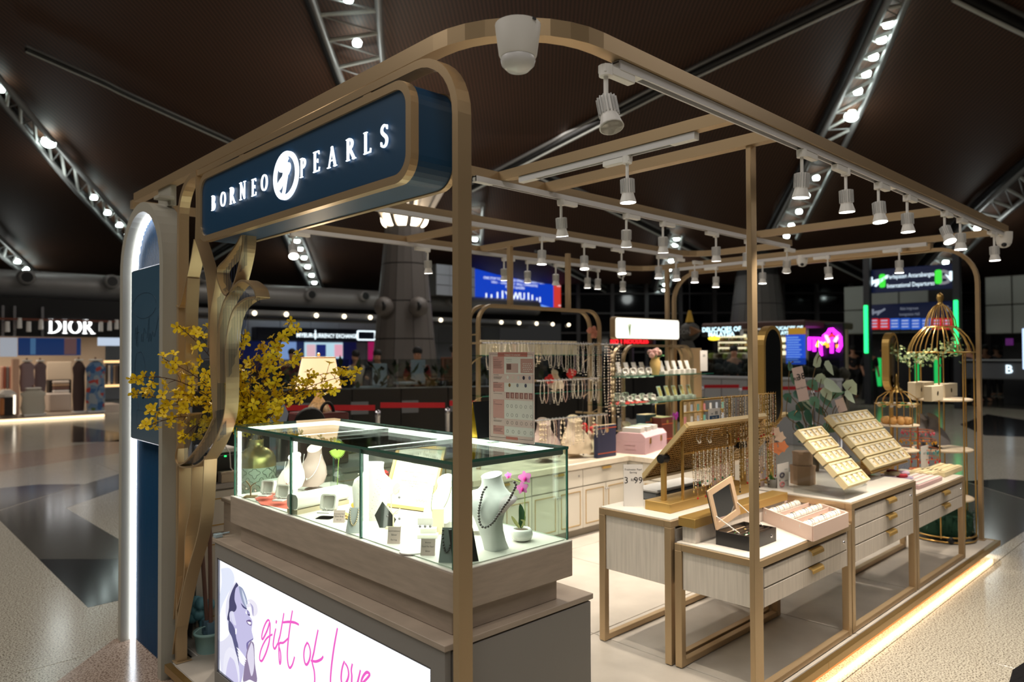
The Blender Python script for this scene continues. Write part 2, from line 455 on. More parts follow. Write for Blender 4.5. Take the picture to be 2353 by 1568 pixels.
truss([(650,530),(713,664)],[(690,530),(742,664)],8,{0,1,2,3,4,5,6,7},'small far ladder truss seen between the sign and the yellow flowers')
truss([(-30,560),(66,640)],[(-30,520),(86,628)],6,{3,4,5},'short ladder truss low at the left edge above the black fascia')
truss([(2050,-20),(1905,280),(1768,548)],[(2092,-20),(1988,235),(1832,548)],16,{2,3,4,5,6,11,12,13,14,15},'long lamp-lit ladder truss on the right beyond the track lights',dome=8)
truss([(2400,350),(2232,500),(2100,645)],[(2430,400),(2290,510),(2160,645)],12,{6,8,9,10,11},'ladder truss at the right edge behind the end of the white track')
truss([(1540,540),(1506,668)],[(1570,540),(1540,668)],8,{0,1,2,3,4,5,6,7},'narrow far ladder truss of lamps above the white lightbox sign')
truss([(1062,470),(1072,570)],[(1110,470),(1106,570)],5,{1,3},'short far ladder truss peeping out beside the front gold post',glow=30)
def ridge(px,r,label,twin=0.0,drop=0.3):
 P=[at_ceil(q[0],q[1],drop)for q in spline(px,8)]
 root=thing('ceiling_ridge_pipe',P[len(P)//2],label,'pipe')
 MB().tube(P,r,8).build('pipe',CHORDB,root)
 if twin:MB().tube([p+Vector((0,0,twin))for p in P],r*0.7,6).build('upper_pipe',CHORD,root)
 MB().tube([p-Vector((0,0,r*1.3))for p in P],r*0.35,6).build('lower_rail',RUNG,root)
ridge([(1990,-20),(1590,172),(1330,305),(1085,432)],0.10,'black and silver ridge pipe crossing the ceiling behind the roof frame',0.16)
ridge([(60,113),(230,188),(300,222),(560,340)],0.05,'thin dark ridge pipe above the arch panel at upper left',0.07)
ridge([(1240,402),(1440,498),(1630,592)],0.09,'dark ridge pipe low behind the middle track lights',0.14)
ridge([(1880,585),(2000,645)],0.12,'short ridge pipe ending above the departures sign',0.2)
ridge([(455,612),(520,570),(600,525)],0.12,'short ridge pipe seen below the left end of the blue sign',0.2)
ridge([(2190,-20),(2353,62),(2480,120)],0.14,'thick dark ridge pipe in the upper right corner',0.22)
ridge([(1230,585),(1340,640),(1445,695)],0.09,'ridge pipe descending beside the blue screen',0.14)
NIGHT=mat('night_window_glass',(7,7,10),0.08,spec=0.5)
MULL=mat('dark_mullion',(62,58,60),0.5)
p0,p1=at(1290,800,t=37),at(2700,800,t=37)
dv=(p1-p0);dv.z=0;L=dv.length;dv.normalize();nv=Vector((-dv.y,dv.x,0))
wall=MB().obox(((p0+p1)/2).to_2d().to_3d()+Vector((0,0,4))+nv*0.3,dv,nv,Z,L/2,0.1,4.1).build('wall_back',NIGHT,kind='structure',origin=(0,0,0))
mu=None
for k in range(18):
 q=p0+dv*(L*(k+0.5)/18)
 if mu is None:mu=MB().obox((q.x,q.y,3.9),dv,nv,Z,0.09,0.12,4.0).build('mullion',MULL,wall);m0=q
 else:piece(mu,q-m0-Vector((0,0,(q-m0).z)))
for z in(1.6,2.6,3.6,4.6):MB().obox(Vector(((p0.x+p1.x)/2,(p0.y+p1.y)/2,z)),dv,nv,Z,L/2,0.09,0.04).build('transom',MULL,wall)
PANELW=mat('pale_wall_panel',(176,180,190),0.5)
wl=MB().box((7,29.4,-0.1),(27,29.8,3.2)).build('wall_left',mat('wall_backing',(90,92,98),0.6),kind='structure')
pn=None
for i in range(14):
 for j in range(3):
  x0,z0=7+i*1.43,-0.1+j*1.1
  if pn is None:pn=MB().bbox((x0+.012,29.34,z0+.012),(x0+1.418,29.42,z0+1.088),.01).build('wall_panel',PANELW,wl)
  else:piece(pn,Vector((0,0,0))+Vector((i*1.43,0,j*1.1))+Vector(pn.location)*0)
for o in wl.children:pass
MB().box((-4,20.8,-0.1),(-3.6,40,6)).build('wall_far_left',mat('wall_dark',(60,58,56),0.7),kind='structure')
CAN=mat('canopy_grey',(128,128,130),0.5)
cr=thing('shop_canopy',(12,26,3.0),'grey canopy edge with small round lamps above the exchange counter','canopy')
MB().box((-2,24.6,3.02),(26,27.8,3.12)).build('slab',CAN,cr)
for zz,yy in((3.0,24.6),(2.9,26.2)):MB().tube([(-2,yy,zz),(26,yy,zz)],0.07,6).build('edge_pipe',CAN,cr)
for px,py in((585,708),(658,712),(727,714),(791,716),(851,718),(1013,724),(1152,729),(1193,731),(1233,733),(1270,735),(1307,736),(30,686),(142,691)):
 p=at(px,py,y=24.5);MB().sphere((p.x,p.y,min(p.z,3.0)),0.085,8,6).build('round_lamp',mat('warm_small_lamp',(255,255,255),emit=(255,238,205),es=3.2,sample=False),cr)
DUCT=mat('duct_grey',(150,148,146),0.45,0.35)
dr=thing('air_duct',(10,25,3.7),'long grey round air duct with black nozzles above the shops','duct')
MB().tube([(-3.5,25.6,3.62),(26,25.6,3.86)],0.40,18).build('pipe',DUCT,dr)
for px,py in((60,638),(255,648),(465,635),(712,678),(835,681),(1035,692)):
 p=at(px,py,y=25.15)
 o=MB().lathe((p.x,25.25,p.z),[(0.24,0.1),(0.22,-0.25),(0.16,-0.27)],14,'y').build('nozzle',DUCT,dr)
 MB().lathe((p.x,25.25,p.z),[(0.0,-0.272),(0.155,-0.274)],12,'y').build('nozzle_hole',BLACK,dr)
CON=mat('column_panels',(96,90,86),0.45)
def column(px,depth,r0,r1,h,label,nozz=True):
 c=at(px,800,t=depth);c.z=FZ
 root=thing('cone_column',c,label,'column')
 n=10;lv=[0,0.2,0.4,0.6,0.8,1.0]
 for li in range(5):
  for k in range(n):
   def pt(a,t):rr=r0+(r1-r0)*t;return(c.x+rr*math.cos(a),c.y+rr*math.sin(a),FZ+h*t)
   a0,a1=2*math.pi*k/n+.008,2*math.pi*(k+1)/n-.008;t0,t1=lv[li]+.003,lv[li+1]-.003
   if not nozz and li>3:continue
   q=[pt(a0,t0),pt((a0+a1)/2,t0),pt(a1,t0),pt(a1,t1),pt((a0+a1)/2,t1),pt(a0,t1)]
   MB().add(q,[(0,1,4,5),(1,2,3,4)]).build('cladding_panel',CON,root)
 MB().lathe((c.x,c.y,FZ),[(r0-.02,0),(r1-.02,h)],20).build('core',mat('column_joint',(40,38,36),.7),root)
 top=FZ+h
 for k in range(8):
  a=2*math.pi*(k+.5)/8;d=Vector((math.cos(a),math.sin(a),0));cc=Vector((c.x,c.y,0))
  s=Vector((-d.y,d.x,0))*0.06
  A=cc+d*(r1*.75)+Z*(top-.1);B=cc+d*(r1*1.05)+Z*(top+.1);C2=cc+d*(r1*2.4)+Z*(top+1.35);D2=cc+d*(r1*1.3)+Z*(top+1.25)
  MB().add([A-s,B-s,C2-s,D2-s,A+s,B+s,C2+s,D2+s],[(0,1,2,3),(7,6,5,4),(0,4,5,1),(1,5,6,2),(2,6,7,3),(3,7,4,0)]).build('bracket_fin',mat('column_fin',(170,160,148),.5),root)
  a2=a+math.pi/8;d2=Vector((math.cos(a2),math.sin(a2),0))
  MB().sphere(cc+d2*(r1*.9)+Z*(top+.28),.19,10,8,(1,1,1.4)).build('uplight',mat('warm_uplight',(255,255,255),emit=(255,236,205),es=7,sample=False),root)
 l=bpy.data.lights.new('column_light','POINT');l.energy=35;l.color=(1,.9,.75);l.shadow_soft_size=.2
 o=bpy.data.objects.new('column_light',l);COL.objects.link(o);o.location=(0,0,h+.75);o.parent=root
 if nozz:
  for qx,qy in((882,705),(962,705)):
   p=at(qx,qy,t=depth-.78)
   MB().sphere(p,.27,12,8).build('ball_nozzle',CON,root)
   MB().lathe(p-_d*.25,[(0,0),(.12,0),(.12,.04)],10,'x').build('nozzle_hole',BLACK,root)
column(930,20,1.02,0.53,5.15,'tall tapering grey panelled column with lit bracket crown behind the front gold post')
column(1742,31,1.5,0.75,6.2,'far dark tapering column half hidden behind the middle gold post',nozz=False)
def emis(name,rgb,s):return mat(name,(10,10,10),0.5,emit=rgb,es=s,sample=False)
def facing_y(a,b,y):p=at(a[0],a[1],y=y);q=at(b[0],b[1],y=y);return p.x,q.x,q.z,p.z
x0,x1,z0,z1=facing_y((1085,598),(1313,710),25.5);z1=at(1200,606,y=25.5).z;z0=at(1200,706,y=25.5).z
xs=x0+(x1-x0)*0.80
sc=thing('advertising_screen',((x0+x1)/2,25.6,z0),'large glowing blue advertising screen with white lines of text and a red side strip','screen')
MB().bbox((x0-.05,25.52,z0-.05),(x1+.05,25.8,z1+.05),.02).build('casing',BLACK,sc)
MB().box((x0,25.50,z0),(xs,25.53,z1)).build('blue_picture',emis('screen_blue',(16,62,190),1.0),sc)
MB().box((xs,25.50,z0),(x1,25.53,z1)).build('red_picture',emis('screen_red',(214,62,52),0.9),sc)
wtx=emis('screen_white',(240,250,255),1.3);w_,h_=xs-x0,z1-z0
m=MB();ox=x0;c=ox+w_*.5
def scx(t):return x0+w_*t
def scz(t):return z1-h_*t
for(t0,t1,a,b2)in((.30,.66,.07,.14),):pass
m.ring_prism(rrect(scx(.28),scz(.30),scx(.72),scz(.07),.12),rrect(scx(.30),scz(.28),scx(.70),scz(.16),.04),(0,25.495,0),X,Z,-.012)
m.text('www.yiwugoods.com',(scx(.5),25.49,scz(.265)),X,Z,h_*.13)
m.text('ONE STOP TO THE WORLD SMALL COMMODITY CITY',(scx(.5),25.49,scz(.43)),X,Z,h_*.078)
m.text('YIWU  -  CHINA  DAILY  SMALL COMMODITIES',(scx(.5),25.49,scz(.51)),X,Z,h_*.07)
m.text('MARKET LEADERS',(scx(.5),25.49,scz(.59)),X,Z,h_*.075)
m.text('YIWU',(scx(.5),25.49,scz(.84)),X,Z,h_*.24,squash=1.0,bold=.02)
for t,hh in((.15,.12),(.21,.1),(.28,.16),(.34,.2),(.66,.2),(.71,.16),(.77,.1),(.81,.12)):
 m.box((scx(t),25.492,scz(.86)),(scx(t+.014),25.5,scz(.86-hh)))
m.build('white_lettering',wtx,sc)
m=MB();m.ribbon([(scx(t),scz(.86+.5*(t-.45)**2))for t in[i/12 for i in range(13)]],h_*.035,(0,25.497,0),X,Z,-.01)
m.build('horizon_glow',emis('screen_glow',(120,170,255),1.0),sc)
m=MB();rw=x1-xs
for k,(t,s)in enumerate(((.16,'1949'),(.30,'International'),(.36,'Trade'),(.46,'HONGYUNWEN'),(.53,'market'),(.93,'400-808-8800'))):
 m.text(s,(xs+rw*.5,25.49,scz(t)),X,Z,h_*(.09 if k==0 else .055))
m.build('red_side_lettering',wtx,sc)
bx=thing('white_tiled_block',(at(1030,650,y=24.5).x,24.5,3.6),'white tiled box structure left of the blue screen','block')
xa,xb=at(1003,650,y=24.0).x,at(1092,650,y=24.0).x;za,zb=at(1030,680,y=24.0).z,at(1010,607,y=24.0).z
MB().box((xa+.03,24.03,za),(xb,25.2,zb)).build('core',JOINT,bx)
for i in range(3):
 for j in range(3):
  ww,hh=(xb-xa)/3,(zb-za)/3
  MB().bbox((xa+i*ww+.01,24.0,za+j*hh+.01),(xa+(i+1)*ww-.01,24.05,za+(j+1)*hh-.01),.01).build('tile',PANELW,bx)
NAVY=mat('navy_panel',(22,30,62),0.4)
xa,xb=at(590,765,y=27).x,at(864,765,y=27).x;za,zb=at(700,784,y=27).z,at(700,754,y=27).z
ex=thing('exchange_counter',((xa+xb)/2,27,-.1),'navy currency exchange counter with glowing white sign behind the flowers','kiosk')
MB().bbox((xa,27.0,za),(xb,27.5,zb),.02).build('fascia',NAVY,ex)
MB().box((xa,28.6,-.1),(xb,28.8,za)).build('back_panel',mat('exchange_blue',(24,34,92),.5,emit=(20,30,90),es=.25,sample=False),ex)
MB().box((xa,27.0,-.1),(xb,27.6,.95)).build('counter',NAVY,ex)
m=MB();hz=zb-za
m.text('MYEUR',(xa+(xb-xa)*.37,26.98,za+hz*.3),X,Z,hz*.42,bold=.03)
m.box((xa+(xb-xa)*.455,26.97,za+hz*.15),(xa+(xb-xa)*.462,26.99,za+hz*.85))
m.text('CURRENCY EXCHANGE',(xa+(xb-xa)*.63,26.98,za+hz*.28),X,Z,hz*.44,squash=.82,bold=.02)
m.ring_prism(rrect(xa+(xb-xa)*.82,za+hz*.1,xb-.02,za+hz*.9,.06),rrect(xa+(xb-xa)*.832,za+hz*.2,xb-.1,za+hz*.8,.04),(0,26.98,0),X,Z,.012)
m.build('lettering',emis('sign_white_glow',(235,250,255),1.6),ex)
for(a,b2,c,d,col)in((700,788,787,824,(190,225,240)),(704,724,792,820,(230,190,200)),(726,748,792,820,(28,40,110)),(768,786,792,820,(235,170,190)),(845,862,785,830,(150,20,80)),(640,680,786,826,(120,150,200))):
 p,q=at(a,c,y=27.8),at(b2,d,y=27.8-.0)
 yy=27.8-(.05 if(a,b2)!=(700,788)else 0)
 MB().bbox((p.x,yy,q.z),(q.x,yy+.04,p.z),.01).build('rate_screen',emis('rate_screen_%d'%a,col,.9),ex)
BY=22.0
bt=thing('boutique',(3.5,BY+1.5,-.1),'brightly lit fashion boutique with black fascia and glowing white name at the far left','shop')
BLK=mat('black_fascia',(12,12,13),0.35)
WARMW=mat('boutique_warm_wall',(230,205,178),0.6)
x0,x1=0.2,6.6
MB().bbox((x0-2.5,BY-.5,-.1),(5.45,BY+5,-.02),.01).build('plinth',mat('boutique_plinth',(168,150,132),.5),bt)
MB().box((x0-2.5,BY-.52,-.095),(5.4,BY-.5,-.03)).build('plinth_led',emis('warm_led_line',(255,226,180),2.2),bt)
zf0,zf1=at(100,774,y=BY).z,at(100,706,y=BY).z
MB().bbox((x0-2.5,BY,zf0),(x1,BY+.3,zf1+.25),.02).build('fascia',BLK,bt)
MB().box((x0-2.5,BY+4.2,-.1),(x1,BY+4.3,3)).build('rear_wall',WARMW,bt)
MB().box((x0-2.5,BY+.1,2.35),(x1,BY+4.3,2.42)).build('soffit',mat('soffit',(70,62,56),.6),bt)
for px in(0+6,33,97):
 p=at(px,740,y=BY-.05);MB().box((p.x-.03,BY-.1,zf0 if px!=97 else zf0),(p.x+.03,BY-.02,zf1)).build('fascia_post',STEEL,bt)
lx=area('boutique_light',(2.8,BY+1.8,2.3),5.5,2.6,95,(1.0,.86,.7))
lx.parent=bt;lx.location=Vector((2.8,BY+1.8,2.3))-Vector(bt.location)
SER={'I':(0.36,[('v',.18,0,1,.15)],[(.18,0),(.18,1)]),'L':(0.62,[('v',.17,0,1,.15),('p',[(.17,.03),(.58,.03)],.06),('p',[(.57,.0),(.60,.2)],.05)],[(.17,0),(.17,1)]),'E':(0.64,[('v',.17,0,1,.15),('p',[(.17,.03),(.58,.03)],.06),('p',[(.17,.97),(.55,.97)],.06),('p',[(.17,.52),(.45,.52)],.05),('p',[(.58,0),(.61,.2)],.05),('p',[(.55,1),(.57,.82)],.05),('p',[(.45,.42),(.45,.62)],.05)],[(.17,0),(.17,1)]),'N':(0.78,[('v',.14,0,1,.06),('v',.66,0,1,.06),('p',[(.12,.99),(.66,.02)],.16)],[(.14,0),(.12,1),(.66,1)]),'P':(0.64,[('v',.17,0,1,.125),("b",.17,.73,.36,.25)],[(.17,0),(.17,1)]),'R':(0.74,[('v',.17,0,1,.15),('b',.17,.75,.36,.24),('p',[(.34,.5),(.70,.02)],.15)],[(.17,0),(.17,1),(.70,0)]),'B':(0.68,[('v',.17,0,1,.15),('b',.17,.755,.34,.23),('b',.17,.265,.40,.25)],[(.17,0),(.17,1)]),'D':(0.84,[('v',.17,0,1,.15),('b',.17,.5,.58,.48)],[(.17,0),(.17,1)]),'A':(0.80,[('p',[(.09,0),(.40,1)],.06),('p',[(.38,1),(.70,0)],.15),('p',[(.22,.33),(.58,.33)],.05)],[(.09,0),(.70,0)]),'O':(0.84,[('o',.42,.5,.34,.49)],[]),'S':(0.62,[('s',)],[]),}
def serif(m,txt,o,ex,ey,h,gap=0.12,depth=.01,widths=None):
 o=Vector(o);ex=Vector(ex);ey=Vector(ey);x=0
 for ch in txt:
  w,st,feet=SER[ch]
  oo=o+ex*(x*h)
  for s in st:
   if s[0]=='v':m.ribbon([(s[1]*h,s[2]*h),(s[1]*h,s[3]*h)],s[4]*h,oo,ex,ey,depth)
   elif s[0]=='p':m.ribbon([(a*h,b*h)for a,b in s[1]],s[2]*h,oo,ex,ey,depth)
   elif s[0]=='b':
    pts=arc(s[1],s[2],s[3],90,-90,14,s[4]);m.ribbon([(a*h,b*h)for a,b in pts],[h*(.05+.12*math.sin(math.pi*i/14))for i in range(15)],oo,ex,ey,depth)
   elif s[0]=='o':
    pts=arc(s[1],s[2],s[3],90,450,28,s[4]-.04);m.ribbon([(a*h,b*h)for a,b in pts],[h*(.06+.11*abs(math.sin(2*math.pi*i/28)))for i in range(29)],oo,ex,ey,depth)
   elif s[0]=='s':
    pts=spline([(.54,.80),(.44,.95),(.28,.97),(.14,.86),(.14,.70),(.28,.56),(.44,.44),(.52,.28),(.46,.09),(.30,.02),(.14,.06),(.08,.22)],3)
    k=len(pts)-1;m.ribbon([(a*h,b*h)for a,b in pts],[h*(.07+.10*math.sin(math.pi*i/k)**2)for i in range(k+1)],oo,ex,ey,depth)
    for(fx,fy,d)in((.54,.86,1),(.08,.16,1)):m.ribbon([(fx*h,(fy-.1)*h),(fx*h,(fy+.1)*h)],.05*h,oo,ex,ey,depth)
  for fx,fy in feet:m.ribbon([((fx-.15)*h,(fy*.96+.02)*h),((fx+.15)*h,(fy*.96+.02)*h)],.045*h,oo,ex,ey,depth)
  x+=w+gap
 return x*h
p,q=at(110,766,y=BY-.06),at(222,736,y=BY-.06)
m=MB();hh=q.z-p.z;serif(m,'DIOR',(p.x,BY-.03,p.z),X*((q.x-p.x)/(hh*3.05)),Z,hh,.03,.03)
m.build('name_letters',emis('shop_name_white',(255,255,255),3.0),bt)
def apx(name,a,b2,y,th,m_,r=.01):
 p,q=at(a[0],a[1],y=y),at(b2[0],b2[1],y=y);return MB().bbox((min(p.x,q.x),y,min(p.z,q.z)),(max(p.x,q.x),y+th,max(p.z,q.z)),r).build(name,m_,bt)
apx('white_poster',(0,776),(40,820),BY+.5,.05,emis('poster_white',(190,195,205),.6))
apx('blue_poster',(42,776),(186,817),BY+.5,.05,emis('poster_blue',(26,52,100),.7))
apx('poster_figure',(70,778),(82,815),BY+.48,.02,emis('poster_light_blue',(70,110,150),.7));apx('poster_figure',(148,778),(176,815),BY+.48,.02,emis('poster_face',(110,80,80),.6))
apx('small_screen',(225,776),(276,795),BY+.5,.05,emis('shop_screen',(200,215,235),.9))
apx('shelf_back',(108,832),(164,872),BY+2.2,.05,mat('shop_shelf_cream',(235,215,190),.6));apx('cabinet',(112,905),(164,945),BY+1.2,.8,mat('shop_cabinet',(215,200,188),.6),.03)
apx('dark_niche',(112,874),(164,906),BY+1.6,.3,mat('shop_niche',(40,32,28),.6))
for k in range(4):apx('folded_shirt',(122+0,876+k*7),(160,881+k*7),BY+1.45,.12,mat('shirt_%d'%k,[(230,215,200),(190,160,130),(120,90,80),(235,230,225)][k],.8),.02)
apx('counter_arch',(0,898),(40,962),BY-.2,.6,mat('pod_white',(222,214,204),.5),.1);apx('counter_niche',(0,914),(34,955),BY-.24,.05,mat('pod_dark',(30,22,20),.5))
apx('niche_light',(31,908),(36,952),BY-.26,.03,emis('pod_light',(255,240,215),2));apx('tan_bag',(0,916),(10,955),BY-.30,.1,mat('tan_leather',(176,112,62),.6),.02)
apx('pillar',(30,825),(44,955),BY+.2,.3,mat('shop_pillar',(222,178,150),.6),.02);
for k,(a,w2)in enumerate(((2,6),(9,5),(15,6),(22,5))):apx('hanging_coat',(a,842),(a+w2,895),BY+1.8,.1,mat('coat_%d'%k,[(200,150,130),(150,80,60),(120,110,105),(180,120,100)][k],.8),.03)
for k in range(6):apx('hanging_garment',(243+k*6,838+(k%2)*2),(248+k*6,885 if k%2 else 880),BY+1.8,.1,mat('rgarm_%d'%k,[(60,46,40),(200,195,190),(70,90,120),(150,130,110),(90,80,78),(30,28,30)][k],.8),.03)
apx('rail_light',(240,829),(276,834),BY+1.7,.1,emis('rail_warm',(255,205,140),1.6));apx('rail_light',(240,885),(276,889),BY+1.7,.1,emis('rail_warm',(255,205,140),1.6))
apx('lower_drawer',(236,930),(276,958),BY+1.0,.8,mat('shop_cabinet',(215,200,188),.6),.02)
for k,(px,py)in enumerate(((17,750),(45,742),(66,750),(94,745),(232,750),(252,748),(268,745))):
 p=at(px,py,y=BY-.4);MB().lathe(p,[(.055,-.14),(.05,.12)],8).build('track_spot',WHITE,bt)
pr=at(0,735,y=BY-.4);MB().box((x0-2.5,BY-.43,pr.z),(x1,BY-.37,pr.z+.05)).build('spot_rail',mat('copper_rail',(120,72,58),.4,.5),bt)
def garment(a,b2,y,name,m_,label,body='dress'):
 p,q=at(a[0],a[1],y=y),at(b2[0],b2[1],y=y);c=Vector(((p.x+q.x)/2,y,0));w2=(q.x-p.x)/2;h=p.z-q.z
 root=thing(name,(c.x,c.y,0.0),label,'clothes rail')
 MB().lathe((c.x,y,q.z),[(w2*.8,0),(w2*.95,h*.3),(w2*.85,h*.7),(w2,h*.86),(w2*.55,h*.97),(w2*.2,h)],14,sy=.35).build('garment',m_,root)
 MB().tube([(c.x,y+.05,-.02),(c.x,y+.05,p.z+.1)],.02,6).build('stand_pole',mat('copper_rail',(120,72,58)),root)
 MB().bbox((c.x-w2*.6,y-.1,p.z),(c.x+w2*.6,y+.1,p.z+.05),.02).build('hanger_top',WHITEP,root)
 MB().bbox((c.x-w2*.8,y-.2,-.02),(c.x+w2*.8,y+.2,.02),.01).build('stand_base',WHITE,root)
FLOR=mat('floral_blue_fabric',(110,140,180),.8);nt=FLOR.node_tree;b=nt.nodes['Principled BSDF'];v=nt.nodes.new('ShaderNodeTexVoronoi');v.inputs['Scale'].default_value=9
g=nt.nodes.new('ShaderNodeNewGeometry');nt.links.new(g.outputs['Position'],v.inputs['Vector']);r=nt.nodes.new('ShaderNodeValToRGB');r.color_ramp.interpolation='CONSTANT'
for k,(t,c3)in enumerate(((0,(105,135,170)),(.45,(150,160,170)),(.62,(60,100,150)),(.74,(180,70,60)),(.86,(90,110,60)))):
 e=r.color_ramp.elements[k]if k<2 else r.color_ramp.elements.new(t);e.position=t;e.color=lin(c3)+(1,)
nt.links.new(v.outputs['Color'],r.inputs['Fac']);nt.links.new(r.outputs['Color'],b.inputs['Base Color'])
garment((196,830),(243,950),BY+.3,'dress_stand',FLOR,'blue floral long dress on a stand in the boutique')
garment((166,830),(196,944),BY+.5,'dress_stand',mat('dark_mixed_fabric',(84,66,62),.9),'dark patterned clothes hanging left of the blue floral dress')
garment((44,832),(80,900),BY+.4,'jacket_stand',mat('mauve_fabric',(150,128,130),.9),'mauve jacket hanging at the left of the boutique')
garment((78,832),(107,900),BY+.6,'jacket_stand',mat('mauve_dark_fabric',(120,102,104),.9),'darker mauve jacket beside the pale cabinet')
garment((46,896),(106,955),BY+.2,'skirt_stand',mat('cream_fabric',(196,190,176),.9),'cream skirt hanging below the mauve jackets')
# ================================================================== people far off in the hall (small, out of focus)
def person(px,py_head,depth,h,face,shirt,trousers,label,seated=False,robe=False,hair=(20,18,18)):
 """standing or seated figure: one continuous skinned body, clothing and hair as children"""
 hd=at(px,py_head,t=depth)
 zf=FZ if not seated else hd.z-1.22
 k=(hd.z-zf)/1.62 if not seated else 1.0
 base=Vector((hd.x,hd.y,zf));fw=Vector((math.cos(face),math.sin(face),0));sd=Vector((-fw.y,fw.x,0))
 def P(f,s,z):return base+fw*(f*k)+sd*(s*k)+Z*(z*k)
 if not seated:
  J=[P(0,0,.95),P(0,0,1.2),P(0,0,1.4),P(.01,0,1.5),P(.03,0,1.62),P(.03,0,1.70),P(0,.19,1.39),P(-.02,.25,1.12),P(.08,.25,.88),P(.12,.24,.8),P(0,-.19,1.39),P(-.02,-.25,1.12),P(.1,-.24,.9),P(.14,-.22,.83),P(0,.1,.9),P(.03,.11,.5),P(0,.11,.08),P(.14,.12,.03),P(0,-.1,.9),P(-.02,-.11,.5),P(-.05,-.11,.08),P(.09,-.12,.03)]
 else:
  J=[P(0,0,.48),P(0,0,.75),P(.02,0,.98),P(.04,0,1.1),P(.07,0,1.22),P(.07,0,1.3),P(.02,.19,.97),P(.1,.25,.75),P(.32,.18,.74),P(.4,.15,.74),P(.02,-.19,.97),P(.1,-.25,.75),P(.32,-.18,.74),P(.4,-.15,.74),P(.05,.1,.46),P(.42,.12,.46),P(.44,.12,.08),P(.56,.12,.03),P(.05,-.1,.46),P(.42,-.12,.46),P(.44,-.12,.08),P(.56,-.12,.03)]
 E=[(0,1),(1,2),(2,3),(3,4),(4,5),(2,6),(6,7),(7,8),(8,9),(2,10),(10,11),(11,12),(12,13),(0,14),(14,15),(15,16),(16,17),(0,18),(18,19),(19,20),(20,21)]
 Rb=[.13,.12,.13,.055,.09,.085,.06,.045,.035,.04,.06,.045,.035,.04,.09,.065,.045,.04,.09,.065,.045,.04]
 def skin(name,m_,js,es,rs,parent):
  me=bpy.data.meshes.new(name);mp_={j:i for i,j in enumerate(js)}
  me.from_pydata([tuple(J[j]-base)for j in js],[(mp_[a],mp_[b])for a,b in es],[])
  o=bpy.data.objects.new(name,me);COL.objects.link(o);me.materials.append(m_)
  o.modifiers.new('skin','SKIN').use_smooth_shade=True
  for i,v in enumerate(me.skin_vertices[0].data):v.radius=(rs[i]*k,rs[i]*k);v.use_root=(i==0)
  sb=o.modifiers.new('sub','SUBSURF');sb.levels=1;sb.render_levels=1
  if parent is None:o.location=base
  else:o.parent=parent
  return o
 SK=mat('skin_tone',(176,128,100),.6)
 body=skin('person',SK,list(range(22)),E,Rb,None);tag(body,label,'person')
 skin('top',mat('cloth_%d_%d_%d'%shirt,shirt,.85),[0,1,2,6,7,10,11],[(0,1),(1,2),(2,6),(6,7),(2,10),(10,11)],[.155,.15,.15,.08,.065,.08,.065],body)
 if robe:MB().lathe(J[0]-Z*.9*k,[(.26*k,.02),(.22*k,.5*k),(.17*k,.95*k)],12).build('skirt',mat('cloth_%d_%d_%d'%shirt,shirt),body)
 else:skin('trousers',mat('cloth_%d_%d_%d'%trousers,trousers,.85),[0,14,15,16,18,19,20],[(0,14),(14,15),(15,16),(0,18),(18,19),(19,20)],[.15,.105,.08,.06,.105,.08,.06],body)
 hm=MB();hm.sphere(J[5]-fw*.03*k+Z*.02*k,.105*k,10,8,(1,1,.95));hm.build('hair',mat('hair_dark',hair,.7),body)
 for s in(-1,1):MB().sphere(J[4]+fw*.085*k+sd*(.035*s*k)+Z*.03*k,.012*k,6,4).build('eye',BLACK,body)
 MB().sphere(J[4]+fw*.1*k,.016*k,6,4,(1,1,1.6)).build('nose',SK,body)
 return body
toward=math.radians(46+180)
person(1960,806,26,1.7,math.radians(46),(24,22,26),(20,20,24),'dark-dressed person standing far off left of the green light posts')
person(1998,808,24,1.7,toward,(16,15,18),(16,15,18),'person in a long black robe walking far behind the eucalyptus leaves',robe=True)
person(2034,806,25,1.7,math.radians(120),(26,24,28),(24,24,30),'person in dark clothes standing right of the black-robed one',)
person(2226,803,22,1.7,math.radians(20),(30,34,52),(24,26,34),'person in navy clothes far behind the birdcage stand')
person(2262,806,24,1.7,toward,(40,24,30),(20,20,22),'person in dark red top behind the right gold post')
person(2290,806,27,1.7,math.radians(60),(70,70,76),(26,26,30),'person in grey top at the far right beyond the gold post')
person(960,818,15,1.2,toward,(120,24,34),(40,36,40),'person in red top sitting in the food court behind the glass railing',seated=True)
person(1043,812,16,1.7,math.radians(-30),(22,22,24),(22,22,26),'person in black top at the food court next to the front gold post')
person(868,822,17,1.2,toward,(40,44,60),(30,30,36),'dark-haired person sitting left of the cone column',seated=True)
person(820,822,18,1.2,math.radians(100),(190,180,165),(40,40,44),'person in beige top sitting behind the table lamp',seated=True)
person(672,818,19,1.2,toward,(120,60,70),(40,40,44),'person in pink top sitting behind the yellow flowers',seated=True)
